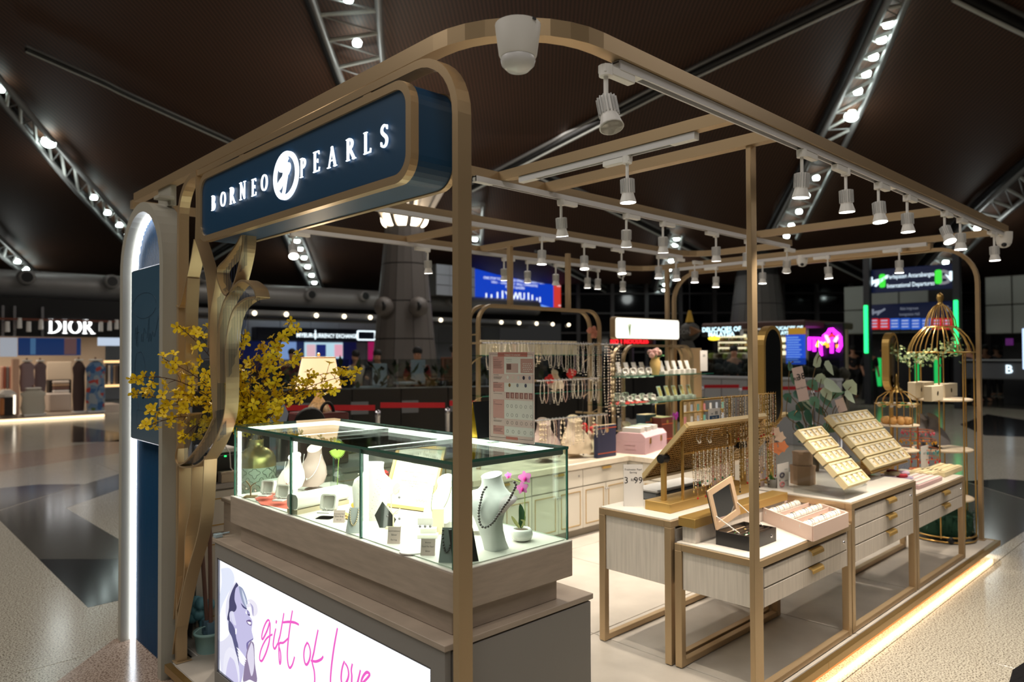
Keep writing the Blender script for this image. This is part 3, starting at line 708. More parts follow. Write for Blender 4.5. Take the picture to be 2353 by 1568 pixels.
# ================================================================== right-hand side of the hall
def sgn(a,b2,x,th,name,m_,parent,r=.01):
 """a box facing the hall (normal -x) between two photo corners at distance x"""
 p,q=at(a[0],a[1],x=x),at(b2[0],b2[1],x=x)
 return MB().bbox((x,min(p.y,q.y),min(p.z,q.z)),(x+th,max(p.y,q.y),max(p.z,q.z)),r).build(name,m_,parent)
SX=24.0
NAVY2=mat('sign_navy',(14,26,58),.4,emit=(10,22,60),es=.35,sample=False)
SW=emis('wayfinding_white',(225,245,255),1.5);SG=emis('wayfinding_green',(60,220,60),1.2);SGREY=emis('wayfinding_grey',(150,150,158),.7)
def wayfinding(a,b2,x,label,l1,l2,gate,dim=1.0):
 p,q=at(a[0],a[1],x=x),at(b2[0],b2[1],x=x);y0,y1,z0,z1=min(p.y,q.y),max(p.y,q.y),min(p.z,q.z),max(p.z,q.z);h=z1-z0;w=y1-y0
 root=thing('hanging_sign',(x,(y0+y1)/2,z0),label,'sign')
 MB().bbox((x,y0,z0),(x+.18,y1,z1),.015).build('board',NAVY2,root)
 m=MB();R_=NY
 def U(t):return y1-w*t
 mw=SW if dim==1 else emis('wayfinding_dim',(150,158,175),.6)
 m.text(l1,(x-.01,U(.5),z0+h*.56),R_,Z,h*.26,squash=.7);m.text(l2,(x-.01,U(.5),z0+h*.18),R_,Z,h*.26,squash=.7)
 for t in(.06,.93):
  m.prism([(-.04,.12),(.04,.12),(.04,0),(.14,.06),(.0,-.14),(-.14,.06),(-.04,0)],(x-.012,U(t),z0+h*.5),R_*(h/.62),Z*(h/.62),.004)
 m.prism([(-.2,-.02),(-.1,.02),(.1,.06),(.2,.12),(.22,.06),(.06,-.04),(-.02,-.12),(-.06,-.1),(-.02,-.04),(-.16,-.06)],(x-.012,U(.13),z0+h*.5),R_*(h/.5),Z*(h/.5),.004)
 m.build('lettering',mw,root)
 if dim==1:
  for t in(.19,.80):
   MB().prism(rrect(-.07,-.16,.07,.16,.05),(x-.012,U(t),z0+h*.5),R_*(h/.55),Z*(h/.55),.004).build('gate_chip',SG,root)
  MB().text('B',(x-.015,U(.86),z0+h*.2),R_,Z,h*.8,bold=.03).build('gate_letter',SGREY,root)
 return root
wayfinding((1990,622),(2202,662),SX,'dark navy hanging departures sign with white arrows and a grey B','Perlepasan Antarabangsa','International Departures',True)
wayfinding((1995,701),(2192,728),SX+1,'dim navy hanging sign below the departures sign','Balai Imigresen','Immigration Hall',False,dim=.5)
fb=thing('flight_board',(SX+1,at(2090,745,x=SX+1).y,0),'row of red and blue flight information screens under the hanging signs','screen')
sgn((1994,729),(2192,760),SX+1.05,.2,'casing',BLACK,fb)
RW=emis('flight_red',(205,36,44),.9);BW=emis('flight_blue',(40,92,200),.9)
for k in range(8):
 a=1997+k*24;sgn((a,732),(a+22,757),SX+1.0,.06,'screen',RW if k in(0,1,6,7)else BW,fb)
 m=MB();
 for r_ in range(3):
  p,q=at(a+3,736+r_*7,x=SX+.99),at(a+18,738+r_*7,x=SX+.99);m.box((SX+.985,q.y,q.z),(SX+1.0,p.y,p.z))
 m.build('text_rows',emis('flight_text',(190,205,240),.8),fb)
GP=emis('green_light',(40,255,130),2.2)
for k,(px,a,b2)in enumerate(((1988,702,812),(2195,690,812))):
 root=thing('light_post',at(px,b2,x=SX-.3).to_2d().to_3d()+Z*FZ,['slim dark post with a glowing green light bar left of the flight board','slim dark post with a glowing green light bar right of the flight board'][k],'post')
 p,q=at(px,a,x=SX-.3),at(px,b2,x=SX-.3)
 MB().bbox((SX-.3,p.y-.05,q.z),(SX-.22,p.y+.05,p.z),.01).build('green_light_bar',GP,root)
 MB().bbox((SX-.2,p.y-.1,FZ),(SX,p.y+.1,p.z+1.6),.02).build('post',mat('post_dark',(40,42,48),.4),root)
for k,(a,b2)in enumerate((((2012,823),(2024,884)),((2146,823),(2160,880)),((2102,824),(2110,876)))):
 root=thing('gate_panel',at(a[0],b2[1],x=SX+2).to_2d().to_3d()+Z*FZ,['green-lit gate panel seen left of the birdcage stand','green-lit gate panel seen through the right of the birdcage stand','slim green-lit gate panel in the middle behind the birdcage stand'][k],'gate')
 sgn((a[0],a[1]),(b2[0],812+76),SX+2,.1,'lit_panel',emis('gate_green',(30,190,90),1.0),root)
 sgn((a[0]-3,a[1]-3),(b2[0]+3,812+78),SX+2.1,.1,'frame',mat('gate_frame',(60,66,66),.4),root)
CONC=mat('pale_green_grey_panel',(150,158,152),.55)
for k,(a,b2,x,lab)in enumerate((((1938,660),(2135,765),27,'large pale grey portal block behind the departures sign'),((2262,637),(2460,765),26,'large pale grey portal block at the right edge'))):
 p,q=at(a[0],a[1],x=x),at(b2[0],b2[1],x=x);root=thing('portal_block',(x+1,(p.y+q.y)/2,q.z),lab,'block');y0,y1=q.y,p.y;z0,z1=min(p.z,q.z),max(p.z,q.z)
 MB().box((x+.06,y0,z0),(x+3,y1,z1)).build('core',JOINT,root)
 for i in range(3):
  for j in range(2):
   MB().bbox((x,y0+(y1-y0)*i/3+.015,z0+(z1-z0)*j/2+.015),(x+.1,y0+(y1-y0)*(i+1)/3-.015,z0+(z1-z0)*(j+1)/2-.015),.02).build('panel',CONC,root)
 MB().box((x+1.2,y0+.2,FZ),(x+2.9,y1-.2,z0)).build('dark_base',mat('dark_shopfront',(26,28,34),.5),root)
ck=thing('check_in_counter',(26,4,FZ),'row of pale counters with a B marking at the far right','counter')
sgn((2205,832),(2460,876),25,.8,'counter_body',mat('counter_grey',(90,94,100),.5),ck,.03)
p=at(2318,850,x=24.95);MB().text('B',(24.97,p.y,p.z-.1),NY,Z,.34,.01,bold=.02).build('letter',SW,ck)
sgn((2200,826),(2460,831),24.9,.9,'worktop',mat('counter_top',(150,154,160),.4),ck)
pb=thing('purple_sign',at(2318,784,x=24).to_2d().to_3d()+Z*1.6,'small purple sale sign far right beyond the gold post','sign')
sgn((2310,778),(2328,794),24,.05,'board',emis('purple_sign',(80,20,90),.8),pb)
sc2=thing('side_screen',at(2360,800,x=14).to_2d().to_3d()+Z*FZ,'bright white and blue screen cut by the right edge','screen')
sgn((2348,755),(2420,850),14,.1,'picture',emis('side_screen',(190,215,255),1.4),sc2);p=at(2385,850,x=14.1)
MB().box((14.05,p.y-.1,FZ),(14.12,p.y+.1,p.z)).build('leg',DARK,sc2)
DX=17.5
ds=thing('delicacies_stall',(DX+1,at(1720,850,x=DX).y,FZ),'bright food stall with white glowing lettering and yellow-lit shelves','stall')
sgn((1612,744),(1850,752),DX,3,'roof',mat('stall_roof',(70,46,38),.5),ds,.03)
sgn((1612,752),(1700,772),DX,.2,'left_fascia',BLACK,ds);sgn((1772,752),(1846,770),DX,.2,'right_fascia',BLACK,ds)
pL,pR=at(1620,760,x=DX),at(1848,760,x=DX)
MB().box((DX+2.6,pR.y,FZ),(DX+2.7,pL.y,at(1700,750,x=DX).z)).build('rear_wall',mat('stall_wall',(150,140,120),.6),ds)
GL=emis('stall_letters',(210,245,255),2.2)
m=MB();p=at(1657,762,x=DX-.03);m.text('DELICACIES OF',(DX-.03,p.y,p.z),NY,Z,.17,bold=.02);p=at(1657,773,x=DX-.03);m.text('MALAYSIA',(DX-.03,p.y,p.z),NY,Z,.17,bold=.02)
p=at(1808,758,x=DX-.03);m.text('DELICACIES OF',(DX-.03,p.y,p.z),NY,Z,.12,bold=.02);p=at(1798,769,x=DX-.03);m.text('MALAYSIA',(DX-.03,p.y,p.z),NY,Z,.12,bold=.02)
m.build('lettering',GL,ds)
p=at(1641,778,x=DX-.05);MB().prism([(math.cos(i*.52)*.18,math.sin(i*.52)*.06)for i in range(12)],(DX-.05,p.y,p.z),NY,Z,.02).build('yellow_badge',emis('badge_yellow',(255,225,60),1.6),ds)
SHB=emis('shelf_glow',(255,244,200),1.2)
sgn((1650,770),(1714,818),DX+1.6,.05,'lit_shelf_back',SHB,ds);sgn((1745,766),(1752,830),DX+1.0,.05,'lit_panel',emis('cool_panel',(225,240,255),1.6),ds)
sgn((1786,776),(1806,816),DX+1.6,.05,'lit_shelf_back',SHB,ds)
for j in range(3):
 sgn((1648,783+j*13),(1716,785+j*13),DX+1.3,.3,'shelf',mat('stall_shelf',(120,84,50),.5),ds)
 for k in range(9):sgn((1651+k*7,776+j*13),(1656+k*7,783+j*13),DX+1.35,.2,'food_jar',mat('jar_%d'%((k+j)%4),[(240,225,160),(190,160,90),(120,140,60),(225,215,190)][(k+j)%4],.4),ds,.02)
for j in range(2):
 for k in range(3):sgn((1788+k*6,786+j*14),(1792+k*6,793+j*14),DX+1.4,.2,'food_jar',mat('jar_%d'%((k+j)%4),(240,225,160)),ds,.02)
sgn((1620,806),(1720,842),DX+.3,.6,'glass_counter',glass('counter_glass',(200,205,200),.12),ds,.02)
for k in range(8):sgn((1626+k*11,812+k%2),(1634+k*11,826),DX+.5,.25,'food_tray',mat('tray_%d'%(k%3),[(200,220,120),(230,215,200),(90,70,50)][k%3],.5),ds,.03)
lo=bpy.data.lights.new('stall_light','POINT');lo.energy=40;lo.color=(1,.95,.82);lo.shadow_soft_size=.5
o=bpy.data.objects.new('stall_light',lo);COL.objects.link(o);o.parent=ds;o.location=(0.2,0,2.2)
person(1686,812,17.8,1.7,toward,(20,20,22),(20,20,24),'vendor with black hair behind the food stall counter')
bb=thing('blue_board',at(1826,840,x=DX-.4).to_2d().to_3d()+Z*FZ,'tall blue flight list screen beside the food stall','screen')
sgn((1805,770),(1848,838),DX-.4,.1,'picture',emis('list_blue',(26,74,200),1.0),bb)
sgn((1810,754),(1848,768),DX-.4,.1,'yellow_header',emis('list_yellow',(190,140,40),.7),bb)
m=MB()
for k in range(11):
 p,q=at(1808,775+k*5.6,x=DX-.41),at(1834+(k*5)%9,777+k*5.6,x=DX-.41);m.box((DX-.42,q.y,q.z),(DX-.4,p.y,p.z))
m.build('list_rows',emis('list_text',(120,165,240),.9),bb)
p=at(1826,838,x=DX-.3);MB().box((DX-.32,p.y-.2,FZ),(DX-.25,p.y+.2,p.z)).build('stand',DARK,bb)
nx=thing('neon_sign',at(1890,815,x=18.5).to_2d().to_3d()+Z*1.4,'glowing magenta neon sign with yellow and red accents right of the food stall','sign')
NEON=emis('neon_magenta',(235,40,255),3.0);NY_=emis('neon_yellow',(255,225,40),2.0);NR=emis('neon_red',(255,40,60),2.0);NO=emis('neon_orange',(255,160,40),2.0)
def neon(P,m_,r=.045):MB().tube([at(a,b2,x=18.5)for a,b2 in P],r,6).build('neon_tube',m_,nx)
neon([(1860,776),(1860,805)],NEON);neon([(1871,776),(1871,808)],NEON);neon([(1884,776),(1887,818)],NEON);neon([(1858,777),(1890,778)],NEON,.03)
neon([(1912,772),(1911,812)],NEON);neon([(1925,808),(1932,795),(1931,775),(1922,768)],NEON);neon([(1893,790),(1893,772),(1902,766),(1906,758),(1913,757),(1920,764),(1928,770),(1932,780)],NEON)
neon([(1903,770),(1907,761),(1914,760),(1919,768)],NEON,.03);neon([(1896,768),(1902,780),(1905,788)],emis('neon_pink',(255,190,200),2));neon([(1928,770),(1921,780),(1918,786)],emis('neon_pink',(255,190,200),2))
neon([(1877,797),(1882,785),(1890,790),(1897,788)],NY_);neon([(1900,790),(1903,798)],NO);neon([(1924,792),(1925,800)],NO);neon([(1911,768),(1912,776)],NR,.06)
MB().bbox((18.6,at(1935,780,x=18.5).y,1.3),(18.7,at(1852,780,x=18.5).y,2.3),.02).build('backing',BLACK,nx)
p=at(1893,815,x=18.6);MB().box((18.62,p.y-.5,FZ),(18.7,p.y+.5,1.35)).build('support',BLACK,nx)
fh=thing('fish_sign',at(1580,790,x=13.5).to_2d().to_3d()+Z*1.2,'grey and brown fish-shaped hanging sign right of the white lightbox','sign')
p=at(1585,762,x=13.5);m=MB();m.lathe(p,[(0,-.24),(.12,-.2),(.2,-.08),(.21,.05),(.15,.18),(0,.26)],14,'y',sy=.6);m.build('body',mat('fish_grey',(70,68,64),.6),fh)
MB().prism([(.1,-.1),(.33,0),(.1,.1)],(13.45,p.y,p.z),NY,Z,.12).build('brown_snout',mat('fish_brown',(120,82,48),.6),fh)
MB().prism([(-.1,-.2),(.1,-.2),(.2,-.42),(-.2,-.42)],(13.45,p.y,p.z),NY,Z,.1).build('tail',mat('fish_grey',(70,68,64)),fh)
MB().text('C',(13.28,p.y+.12,p.z-.06),NY,Z,.16).text('ON',(13.28,p.y-.05,p.z-.06),NY,Z,.14).build('pale_letters',mat('fish_letter',(150,150,150),.6),fh)
MB().tube([p+Z*.2,p+Z*.45],[.09,.03],8).build('yellow_ribbon',mat('fish_yellow',(190,150,40),.6),fh)
MB().tube([p+Z*.4,Vector((p.x,p.y,3.2))],.01,5).build('hanging_wire',DARK,fh)
MB().tube([p-Z*.4,Vector((p.x,p.y,FZ))],.03,6).build('pole',DARK,fh)
nd=thing('noodle_sign',at(1440,787,x=14.5).to_2d().to_3d()+Z*1.6,'red glowing noodle shop lettering under the white lightbox','sign')
p=at(1446,790,x=14.5);MB().text('NO 1 NOODLES',(14.5,p.y,p.z),NY,Z,.16,.02,bold=.02).build('red_letters',emis('red_letters',(255,30,40),2.0),nd)
MB().box((14.55,p.y-.7,p.z-.1),(14.62,p.y+.7,p.z+.25)).build('backing',BLACK,nd);MB().box((14.55,p.y-.05,FZ),(14.62,p.y+.05,p.z)).build('post',BLACK,nd)
dk=thing('dark_food_counter',at(1480,900,x=14.8).to_2d().to_3d()+Z*FZ,'dark food court counter behind the necklace shelves','counter')
p,q=at(1385,850,x=14.8),at(1615,850,x=14.8)
MB().bbox((14.8,q.y,FZ),(15.6,p.y,1.15),.02).build('body',mat('counter_black',(20,20,22),.5),dk)
MB().bbox((14.75,q.y,1.15),(15.7,p.y,1.2),.01).build('top',mat('counter_top_dark',(60,60,64),.4),dk)
lw=thing('low_white_wall',at(1750,900,x=12.5).to_2d().to_3d()+Z*FZ,'pale low wall in front of the food stall behind the red belt','wall')
LW=mat('low_wall_white',(176,178,182),.5)
yA,yB=at(1600,900,x=12.5).y,at(1925,900,x=12.5).y
for k in range(5):MB().bbox((12.5,yB+(yA-yB)*k/5+.006,FZ),(12.7,yB+(yA-yB)*(k+1)/5-.006,1.05),.008).build('panel',LW,lw)
MB().bbox((12.45,yB,1.05),(12.75,yA,1.1),.01).build('coping',LW,lw)
for k in range(5):MB().bbox((12.6,yB+(yA-yB)*k/5+.01,1.1),(12.615,yB+(yA-yB)*(k+1)/5-.01,1.45),.003).build('glass_panel',glass('rail_glass',(215,220,218),.06),lw)
hg=MB()
for k in range(60):
 y=yB+(yA-yB)*(k+random.random())/60;hg.sphere((12.85,y,1.15+random.random()*.12),.06+random.random()*.05,6,4)
hg.build('hedge_plants',mat('dim_hedge',(46,44,34),.8),lw,kind='stuff')
def belt(posts,zb,label,grp=None):
 P=[Vector(p)for p in posts]
 for i,p in enumerate(P):
  rt=thing('barrier_post',(p.x,p.y,FZ),label[i],'barrier post')
  MB().lathe((p.x,p.y,FZ),[(.16,0),(.16,.02),(.03,.05),(.03,.95),(.035,.96),(.035,1.02),(.0,1.03)],12).build('pole',STEEL if i<9 else DARK,rt)
  if i+1<len(P):
   q=P[i+1];dv_=(q-p).normalized();n_=Vector((-dv_.y,dv_.x,0))
   MB().obox(((p.x+q.x)/2,(p.y+q.y)/2,zb),dv_,n_,Z,(q-p).length/2-.03,.003,.03).build('red_belt',mat('red_belt',(190,14,30),.6),rt)
belt([at(1615,900,x=11.6),at(1702,900,x=11.6),at(1868,900,x=11.6),at(1930,900,x=11.6)],.95,['barrier post behind the right end of the glass shelves','barrier post left of the middle gold post with red belt','barrier post behind the eucalyptus with red belt','barrier post right of the eucalyptus at the belt end'])
pw=thing('planter_wall',at(850,950,t=9.2).to_2d().to_3d()+Z*FZ,'long black planter wall with glass railing behind the showcase','planter')
A,B=at(440,950,t=8.6),at(1420,950,t=10.4);A.z=B.z=0;dv=(B-A).normalized();nv=Vector((-dv.y,dv.x,0));L=(B-A).length
for k in range(9):
 c=A+dv*(L*(k+.5)/9)+nv*.2
 MB().obox((c.x,c.y,.5),dv,nv,Z,L/18-.006,.2,.6).build('black_panel',mat('planter_black',(16,16,17),.35),pw)
 MB().obox((c.x+nv.x*.1,c.y+nv.y*.1,1.28),dv,nv,Z,L/18-.012,.006,.2).build('glass_panel',glass('rail_glass',(215,220,218),.06),pw)
for k in(1,2,3,4,5):
 c=A+dv*(L*(k*.115+.12))-nv*.004;MB().obox((c.x,c.y,.86+.0),dv,nv,Z,.11,.004,.08).build('notice',mat('grey_notice',(110,112,116),.6),pw)
pl=MB()
for k in range(260):
 c=A+dv*(L*random.random())+nv*(.5+random.random()*1.2);h=.95+random.random()*.4
 d_=Vector((random.uniform(-1,1),random.uniform(-1,1),random.uniform(.3,1.2))).normalized()*(.1+.15*random.random())
 s_=d_.cross(Z).normalized()*.04;c=Vector((c.x,c.y,h));pl.add([c,c+d_*.5+s_,c+d_,c+d_*.5-s_],[(0,1,2,3)])
pl.build('plants',mat('dim_plants',(52,66,40),.7),pw,kind='stuff')
MB().obox(((A+B)/2+nv*1.2+Z*.9),dv,nv,Z,L/2,.8,.05).build('soil',mat('soil',(40,32,26),.9),pw)
belt([at(640,930,t=7.6),at(868,930,t=8.0),at(1028,930,t=8.3),at(1110,930,t=8.6)],.97,['barrier post behind the yellow flowers','barrier post right of the table lamp with red belt','barrier post left of the front gold post with red belt','barrier post hidden behind the front gold post'])
for k,(px,py,dep)in enumerate(((940,870,12.5),(850,880,12.0),(1010,862,13))):
 p=at(px,py,t=dep);rt=thing('cafe_chair',(p.x,p.y,FZ),['pale chair in the food court below the cone column','pale chair in the food court right of the table lamp','brown chair in the food court beside the front gold post'][k],'chair')
 zz=p.z-.1;mm=mat('cafe_chair_%d'%(k==2),(170,190,205)if k<2 else(110,70,50),.5)
 MB().bbox((p.x-.2,p.y-.2,zz),(p.x+.2,p.y+.2,zz+.04),.01).build('seat',mm,rt);MB().bbox((p.x+.17,p.y-.2,zz+.04),(p.x+.21,p.y+.2,zz+.42),.01).build('backrest',mm,rt)
 for a in(-1,1):
  for b2 in(-1,1):MB().tube([(p.x+.17*a,p.y+.17*b2,FZ),(p.x+.17*a,p.y+.17*b2,zz)],.015,6).build('leg',DARK,rt)
# ================================================================== THE JEWELLERY KIOSK: platform, frame, lights
PX0,PX1,PY0,PY1=1.24,7.0,1.545,4.70
CONCR=mat('warm_concrete_tile',(192,184,174),0.42,var=(3.0,0.14),bump=(40,0.15))
GROUT=mat('pale_grout',(225,222,216),0.7)
pf=thing('kiosk_platform',((PX0+PX1)/2,(PY0+PY1)/2,FZ),'low brass-edged kiosk platform with warm grey floor tiles and light strip underneath','platform')
MB().box((PX0+.16,PY0+.10,FZ),(PX1-.1,PY1-.1,-.03)).build('base',mat('platform_base',(60,52,44),.6),pf)
MB().box((PX0+.034,PY0+.034,-.03),(PX1-.034,3.80,-.006)).box((PX0+.16,3.80,-.03),(PX1-.034,PY1-.034,-.006)).build('grout_bed',GROUT,pf)
TR=mat('brass_trim',(170,140,88),0.3,0.8)
seams=[PX0,3.657-.006,5.6,PX1]
for i in range(3):
 MB().bbox((seams[i]+(.001 if i else 0),PY0,-.040),(seams[i+1]-.001,PY0+.032,0.001),.002).build('edge_trim',TR,pf)
MB().bbox((PX0,PY0+.033,-.040),(PX0+.032,3.835,.001),.002).build('edge_trim',TR,pf)
MB().bbox((PX1-.032,PY0+.033,-.040),(PX1,PY1,.001),.002).build('edge_trim',TR,pf)
MB().bbox((PX0+.033,PY1-.032,-.040),(PX1-.033,PY1,.001),.002).build('edge_trim',TR,pf)
MB().box((PX0,PY0+.05,FZ+.0),(PX1-.4,PY0+.06,-.04)).build('toe_board',mat('toe_orange_wood',(196,140,84),.5),pf)
LEDW=mat('warm_led_strip',(255,255,255),.5,emit=(255,222,176),es=12.0)
MB().box((PX0+.02,PY0+.030,-.062),(PX1-.12,PY0+.046,-.045)).build('led_strip',LEDW,pf)
tx=[PX0+.034,2.05,3.09,4.125,5.16,6.2,PX1-.034];ty=[PY0+.034,2.6,3.83,PY1-.034]
for i in range(6):
 for j in range(3):
  MB().bbox((tx[i]+.003+(.13 if i==0 and j==2 else 0),ty[j]+.003,-.02),(tx[i+1]-.003,ty[j+1]-.003,0.0),.001).build('floor_tile',CONCR,pf)
fr=thing('portal_arch',(1.315,2.7,0),'tall round-cornered satin gold tube arch carrying the blue shop sign','arch')
def utube(x,ya,yb,ztop,r,wx,wy,zb=0.0):
 P=[(x,ya,zb)]+[(x,ya+r+r*math.cos(math.radians(a)),ztop-r+r*math.sin(math.radians(a)))for a in range(180,89,-10)]+[(x,yb-r+r*math.cos(math.radians(a)),ztop-r+r*math.sin(math.radians(a)))for a in range(90,-1,-10)]+[(x,yb,zb)]
 return P
MB().strap(utube(1.315,1.588,3.818,2.428,.19,0,0),X,.05,.026).build('arch_tube',BRASS,fr)
for y in(1.588,3.818):MB().bbox((1.28,y-.03,0),(1.36,y+.03,.006),.002).build('foot_plate',BRASS,fr)
f2=thing('portal_arch',(6.92,3.1,0),'round-cornered gold tube arch at the far right end of the kiosk','arch')
MB().strap(utube(6.92,1.662,4.62,2.43,.30,0,0),X,.05,.03).build('arch_tube',BRASS,f2)
for y in(1.662,4.62):MB().bbox((6.88,y-.03,0),(6.96,y+.03,.006),.002).build('foot_plate',BRASS,f2)
mp=thing('support_post',(2.965,1.573,0),'square satin gold post in front of the jewellery tables','post')
MB().bbox((2.94,1.562,0),(2.99,1.586,2.466),.002).build('post',BRASS,mp);MB().bbox((2.925,1.548,0),(3.005,1.59,.006),.002).build('foot_plate',BRASS,mp)
ZT,ZB=2.515,2.465;ZM=(ZT+ZB)/2
rf=thing('roof_frame',(4,3.1,ZM),'rounded satin gold roof frame of square tubes over the kiosk','frame')
XO,YO,YI,XE=1.32,1.365,4.90,6.62
R_=.34
def beam(P,name='beam'):return MB().bar(P,Z,.05,.05).build(name,BRASS,rf)
near=[(XO+.025,4.66,ZM)]+[(XO+.025,YO+.025+R_+.3,ZM)]+[(XO+.025+R_-R_*math.cos(math.radians(a)),YO+.025+R_-R_*math.sin(math.radians(a)),ZM)for a in range(0,91,10)]+[(6.56,YO+.025,ZM)]
MB().bar(near,Z,.05,.05).build('rounded_beam',BRASS,rf)
beam([(XO+.05,2.83,ZM),(5.98,2.83,ZM)])
MB().lathe((5.98,2.83,ZM),[(.025,-.025),(.025,.025)],16).build('rounded_end',BRASS,rf)
P3=[(XO+.05,3.82,ZM)]+[(5.75,3.82,ZM)]+[(5.75+.3*math.sin(math.radians(a)),3.82-.3+.3*math.cos(math.radians(a)),ZM)for a in range(15,91,15)]+[(6.05,2.9,ZM)]
MB().bar(P3,Z,.05,.05).build('rounded_beam',BRASS,rf)
P4=[(XO+.05,4.88,ZM),(6.35,4.88,ZM)]+[(6.35+.3*math.sin(math.radians(a)),4.58+.3*math.cos(math.radians(a)),ZM)for a in range(15,91,15)]+[(6.65,YO+.06,ZM)]
MB().bar(P4,Z,.05,.05).build('rounded_beam',BRASS,rf)
for x in(2.60,2.955,5.36):beam([(x,YO+.05,ZM),(x,2.805,ZM)],'cross_beam')
for x in(3.45,4.25):beam([(x,3.845,ZM),(x,4.855,ZM)],'cross_beam')
MB().bbox((6.88,2.0,2.43),(6.96,4.4,ZM),.002).build('end_rail',BRASS,rf)
for y in(2.2,4.2):MB().bbox((6.64,y-.02,2.445),(6.92,y+.02,2.48),.002).build('tie_plate',BRASS,rf)
for k,(px,yy)in enumerate(((1172,4.42),(1305,4.42))):
 x=at(px,640,y=yy).x
 r2=thing('hanger_post',(x,yy,1.96),['slim gold post from the arched shelf up to the roof frame, left one','slim gold post from the arched shelf up to the roof frame, right one'][k],'post')
 MB().bbox((x-.02,yy-.02,1.95),(x+.02,yy+.02,ZB),.002).build('tube',BRASS,r2)
xx=6.86;
p=at(1537,700,y=4.42)
r3=thing('hanger_post',(p.x,4.44,0),'thin gold post rising behind the white lightbox sign','post');MB().bbox((p.x-.02,4.44-.02,0),(p.x+.02,4.46,ZB),.002).build('tube',BRASS,r3)
TRK=mat('white_track',(214,212,214),.45)
def track(a,b,label):
 a,b=Vector(a),Vector(b);d=(b-a).normalized();n=Vector((-d.y,d.x,0));c=(a+b)/2;L=(b-a).length
 root=thing('light_track',(c.x,c.y,2.435),label,'track')
 z0,z1=2.435,2.463
 for s in(-1,1):MB().obox((c.x+n.x*.0145*s,c.y+n.y*.0145*s,(z0+z1)/2),d,n,Z,L/2,.0035,(z1-z0)/2).build('rail_side',TRK,root)
 MB().obox((c.x,c.y,z1-.004),d,n,Z,L/2,.012,.003).build('rail_web',mat('track_slot',(70,64,60),.5),root)
 for e in(a,b):q=e+(c-e).normalized()*.06;MB().obox((q.x,q.y,(z0+z1)/2-.001),d,n,Z,.06,.0175,(z1-z0)/2+.001).build('end_feed',WHITE,root)
 if L>2.2:MB().obox((c.x,c.y,(z0+z1)/2-.001),d,n,Z,.05,.0175,(z1-z0)/2+.001).build('joiner',WHITE,root)
track((1.78,YO+.03,2.45),(6.5,YO+.03,2.45),'long white lighting track under the front right roof beam')
track((2.60,1.62,2.45),(2.60,2.66,2.45),'short white lighting track on the nearest cross beam')
track((2.40,2.80,2.45),(5.9,2.80,2.45),'white lighting track under the second long roof beam')
track((2.2,3.79,2.45),(5.8,3.79,2.45),'white lighting track under the third long roof beam')
track((1.9,4.85,2.45),(6.2,4.85,2.45),'white lighting track under the rearmost long roof beam')
track((6.62,4.35,2.45),(6.62,1.95,2.45),'white lighting track under the far end beam')
LENS=mat('spot_lens',(255,255,255),.5,emit=(255,250,240),es=9,sample=False)
LENSOFF=mat('spot_lens_dim',(200,196,190),.4)
SPOTC=(1.0,0.88,0.73)
SPE=62.0
def make_spot():
 root=thing('track_spotlight',(0,0,0),'','spotlight')
 MB().bbox((-.02,-.016,-.028),(.13,.016,0),.003).build('adapter',WHITE,root)
 MB().lathe((0,0,0),[(.0215,-.034),(.0215,-.001)],14).build('adapter_cap',WHITE,root)
 MB().tube([(0,0,-.03),(0,0,-.105)],.0075,8).build('stem',WHITE,root)
 hd=MB().lathe((0,0,0),[(.026,-.002),(.026,-.062),(.0285,-.075),(.037,-.104),(.038,-.108),(.034,-.108)],18).build('lamp_head',WHITE,root)
 fn=MB()
 for k in range(16):
  a=2*math.pi*k/16;c,s=math.cos(a),math.sin(a)
  fn.obox((.0285*c,.0285*s,-.034),(c,s,0),(-s,c,0),Z,.004,.0017,.030)
 fn.build('cooling_fins',mat('spot_fin',(190,190,190),.5),hd)
 MB().lathe((0,0,0),[(0,-.1095),(.0345,-.1095)],18).build('lens',LENS,hd)
 return root
SP0=make_spot()
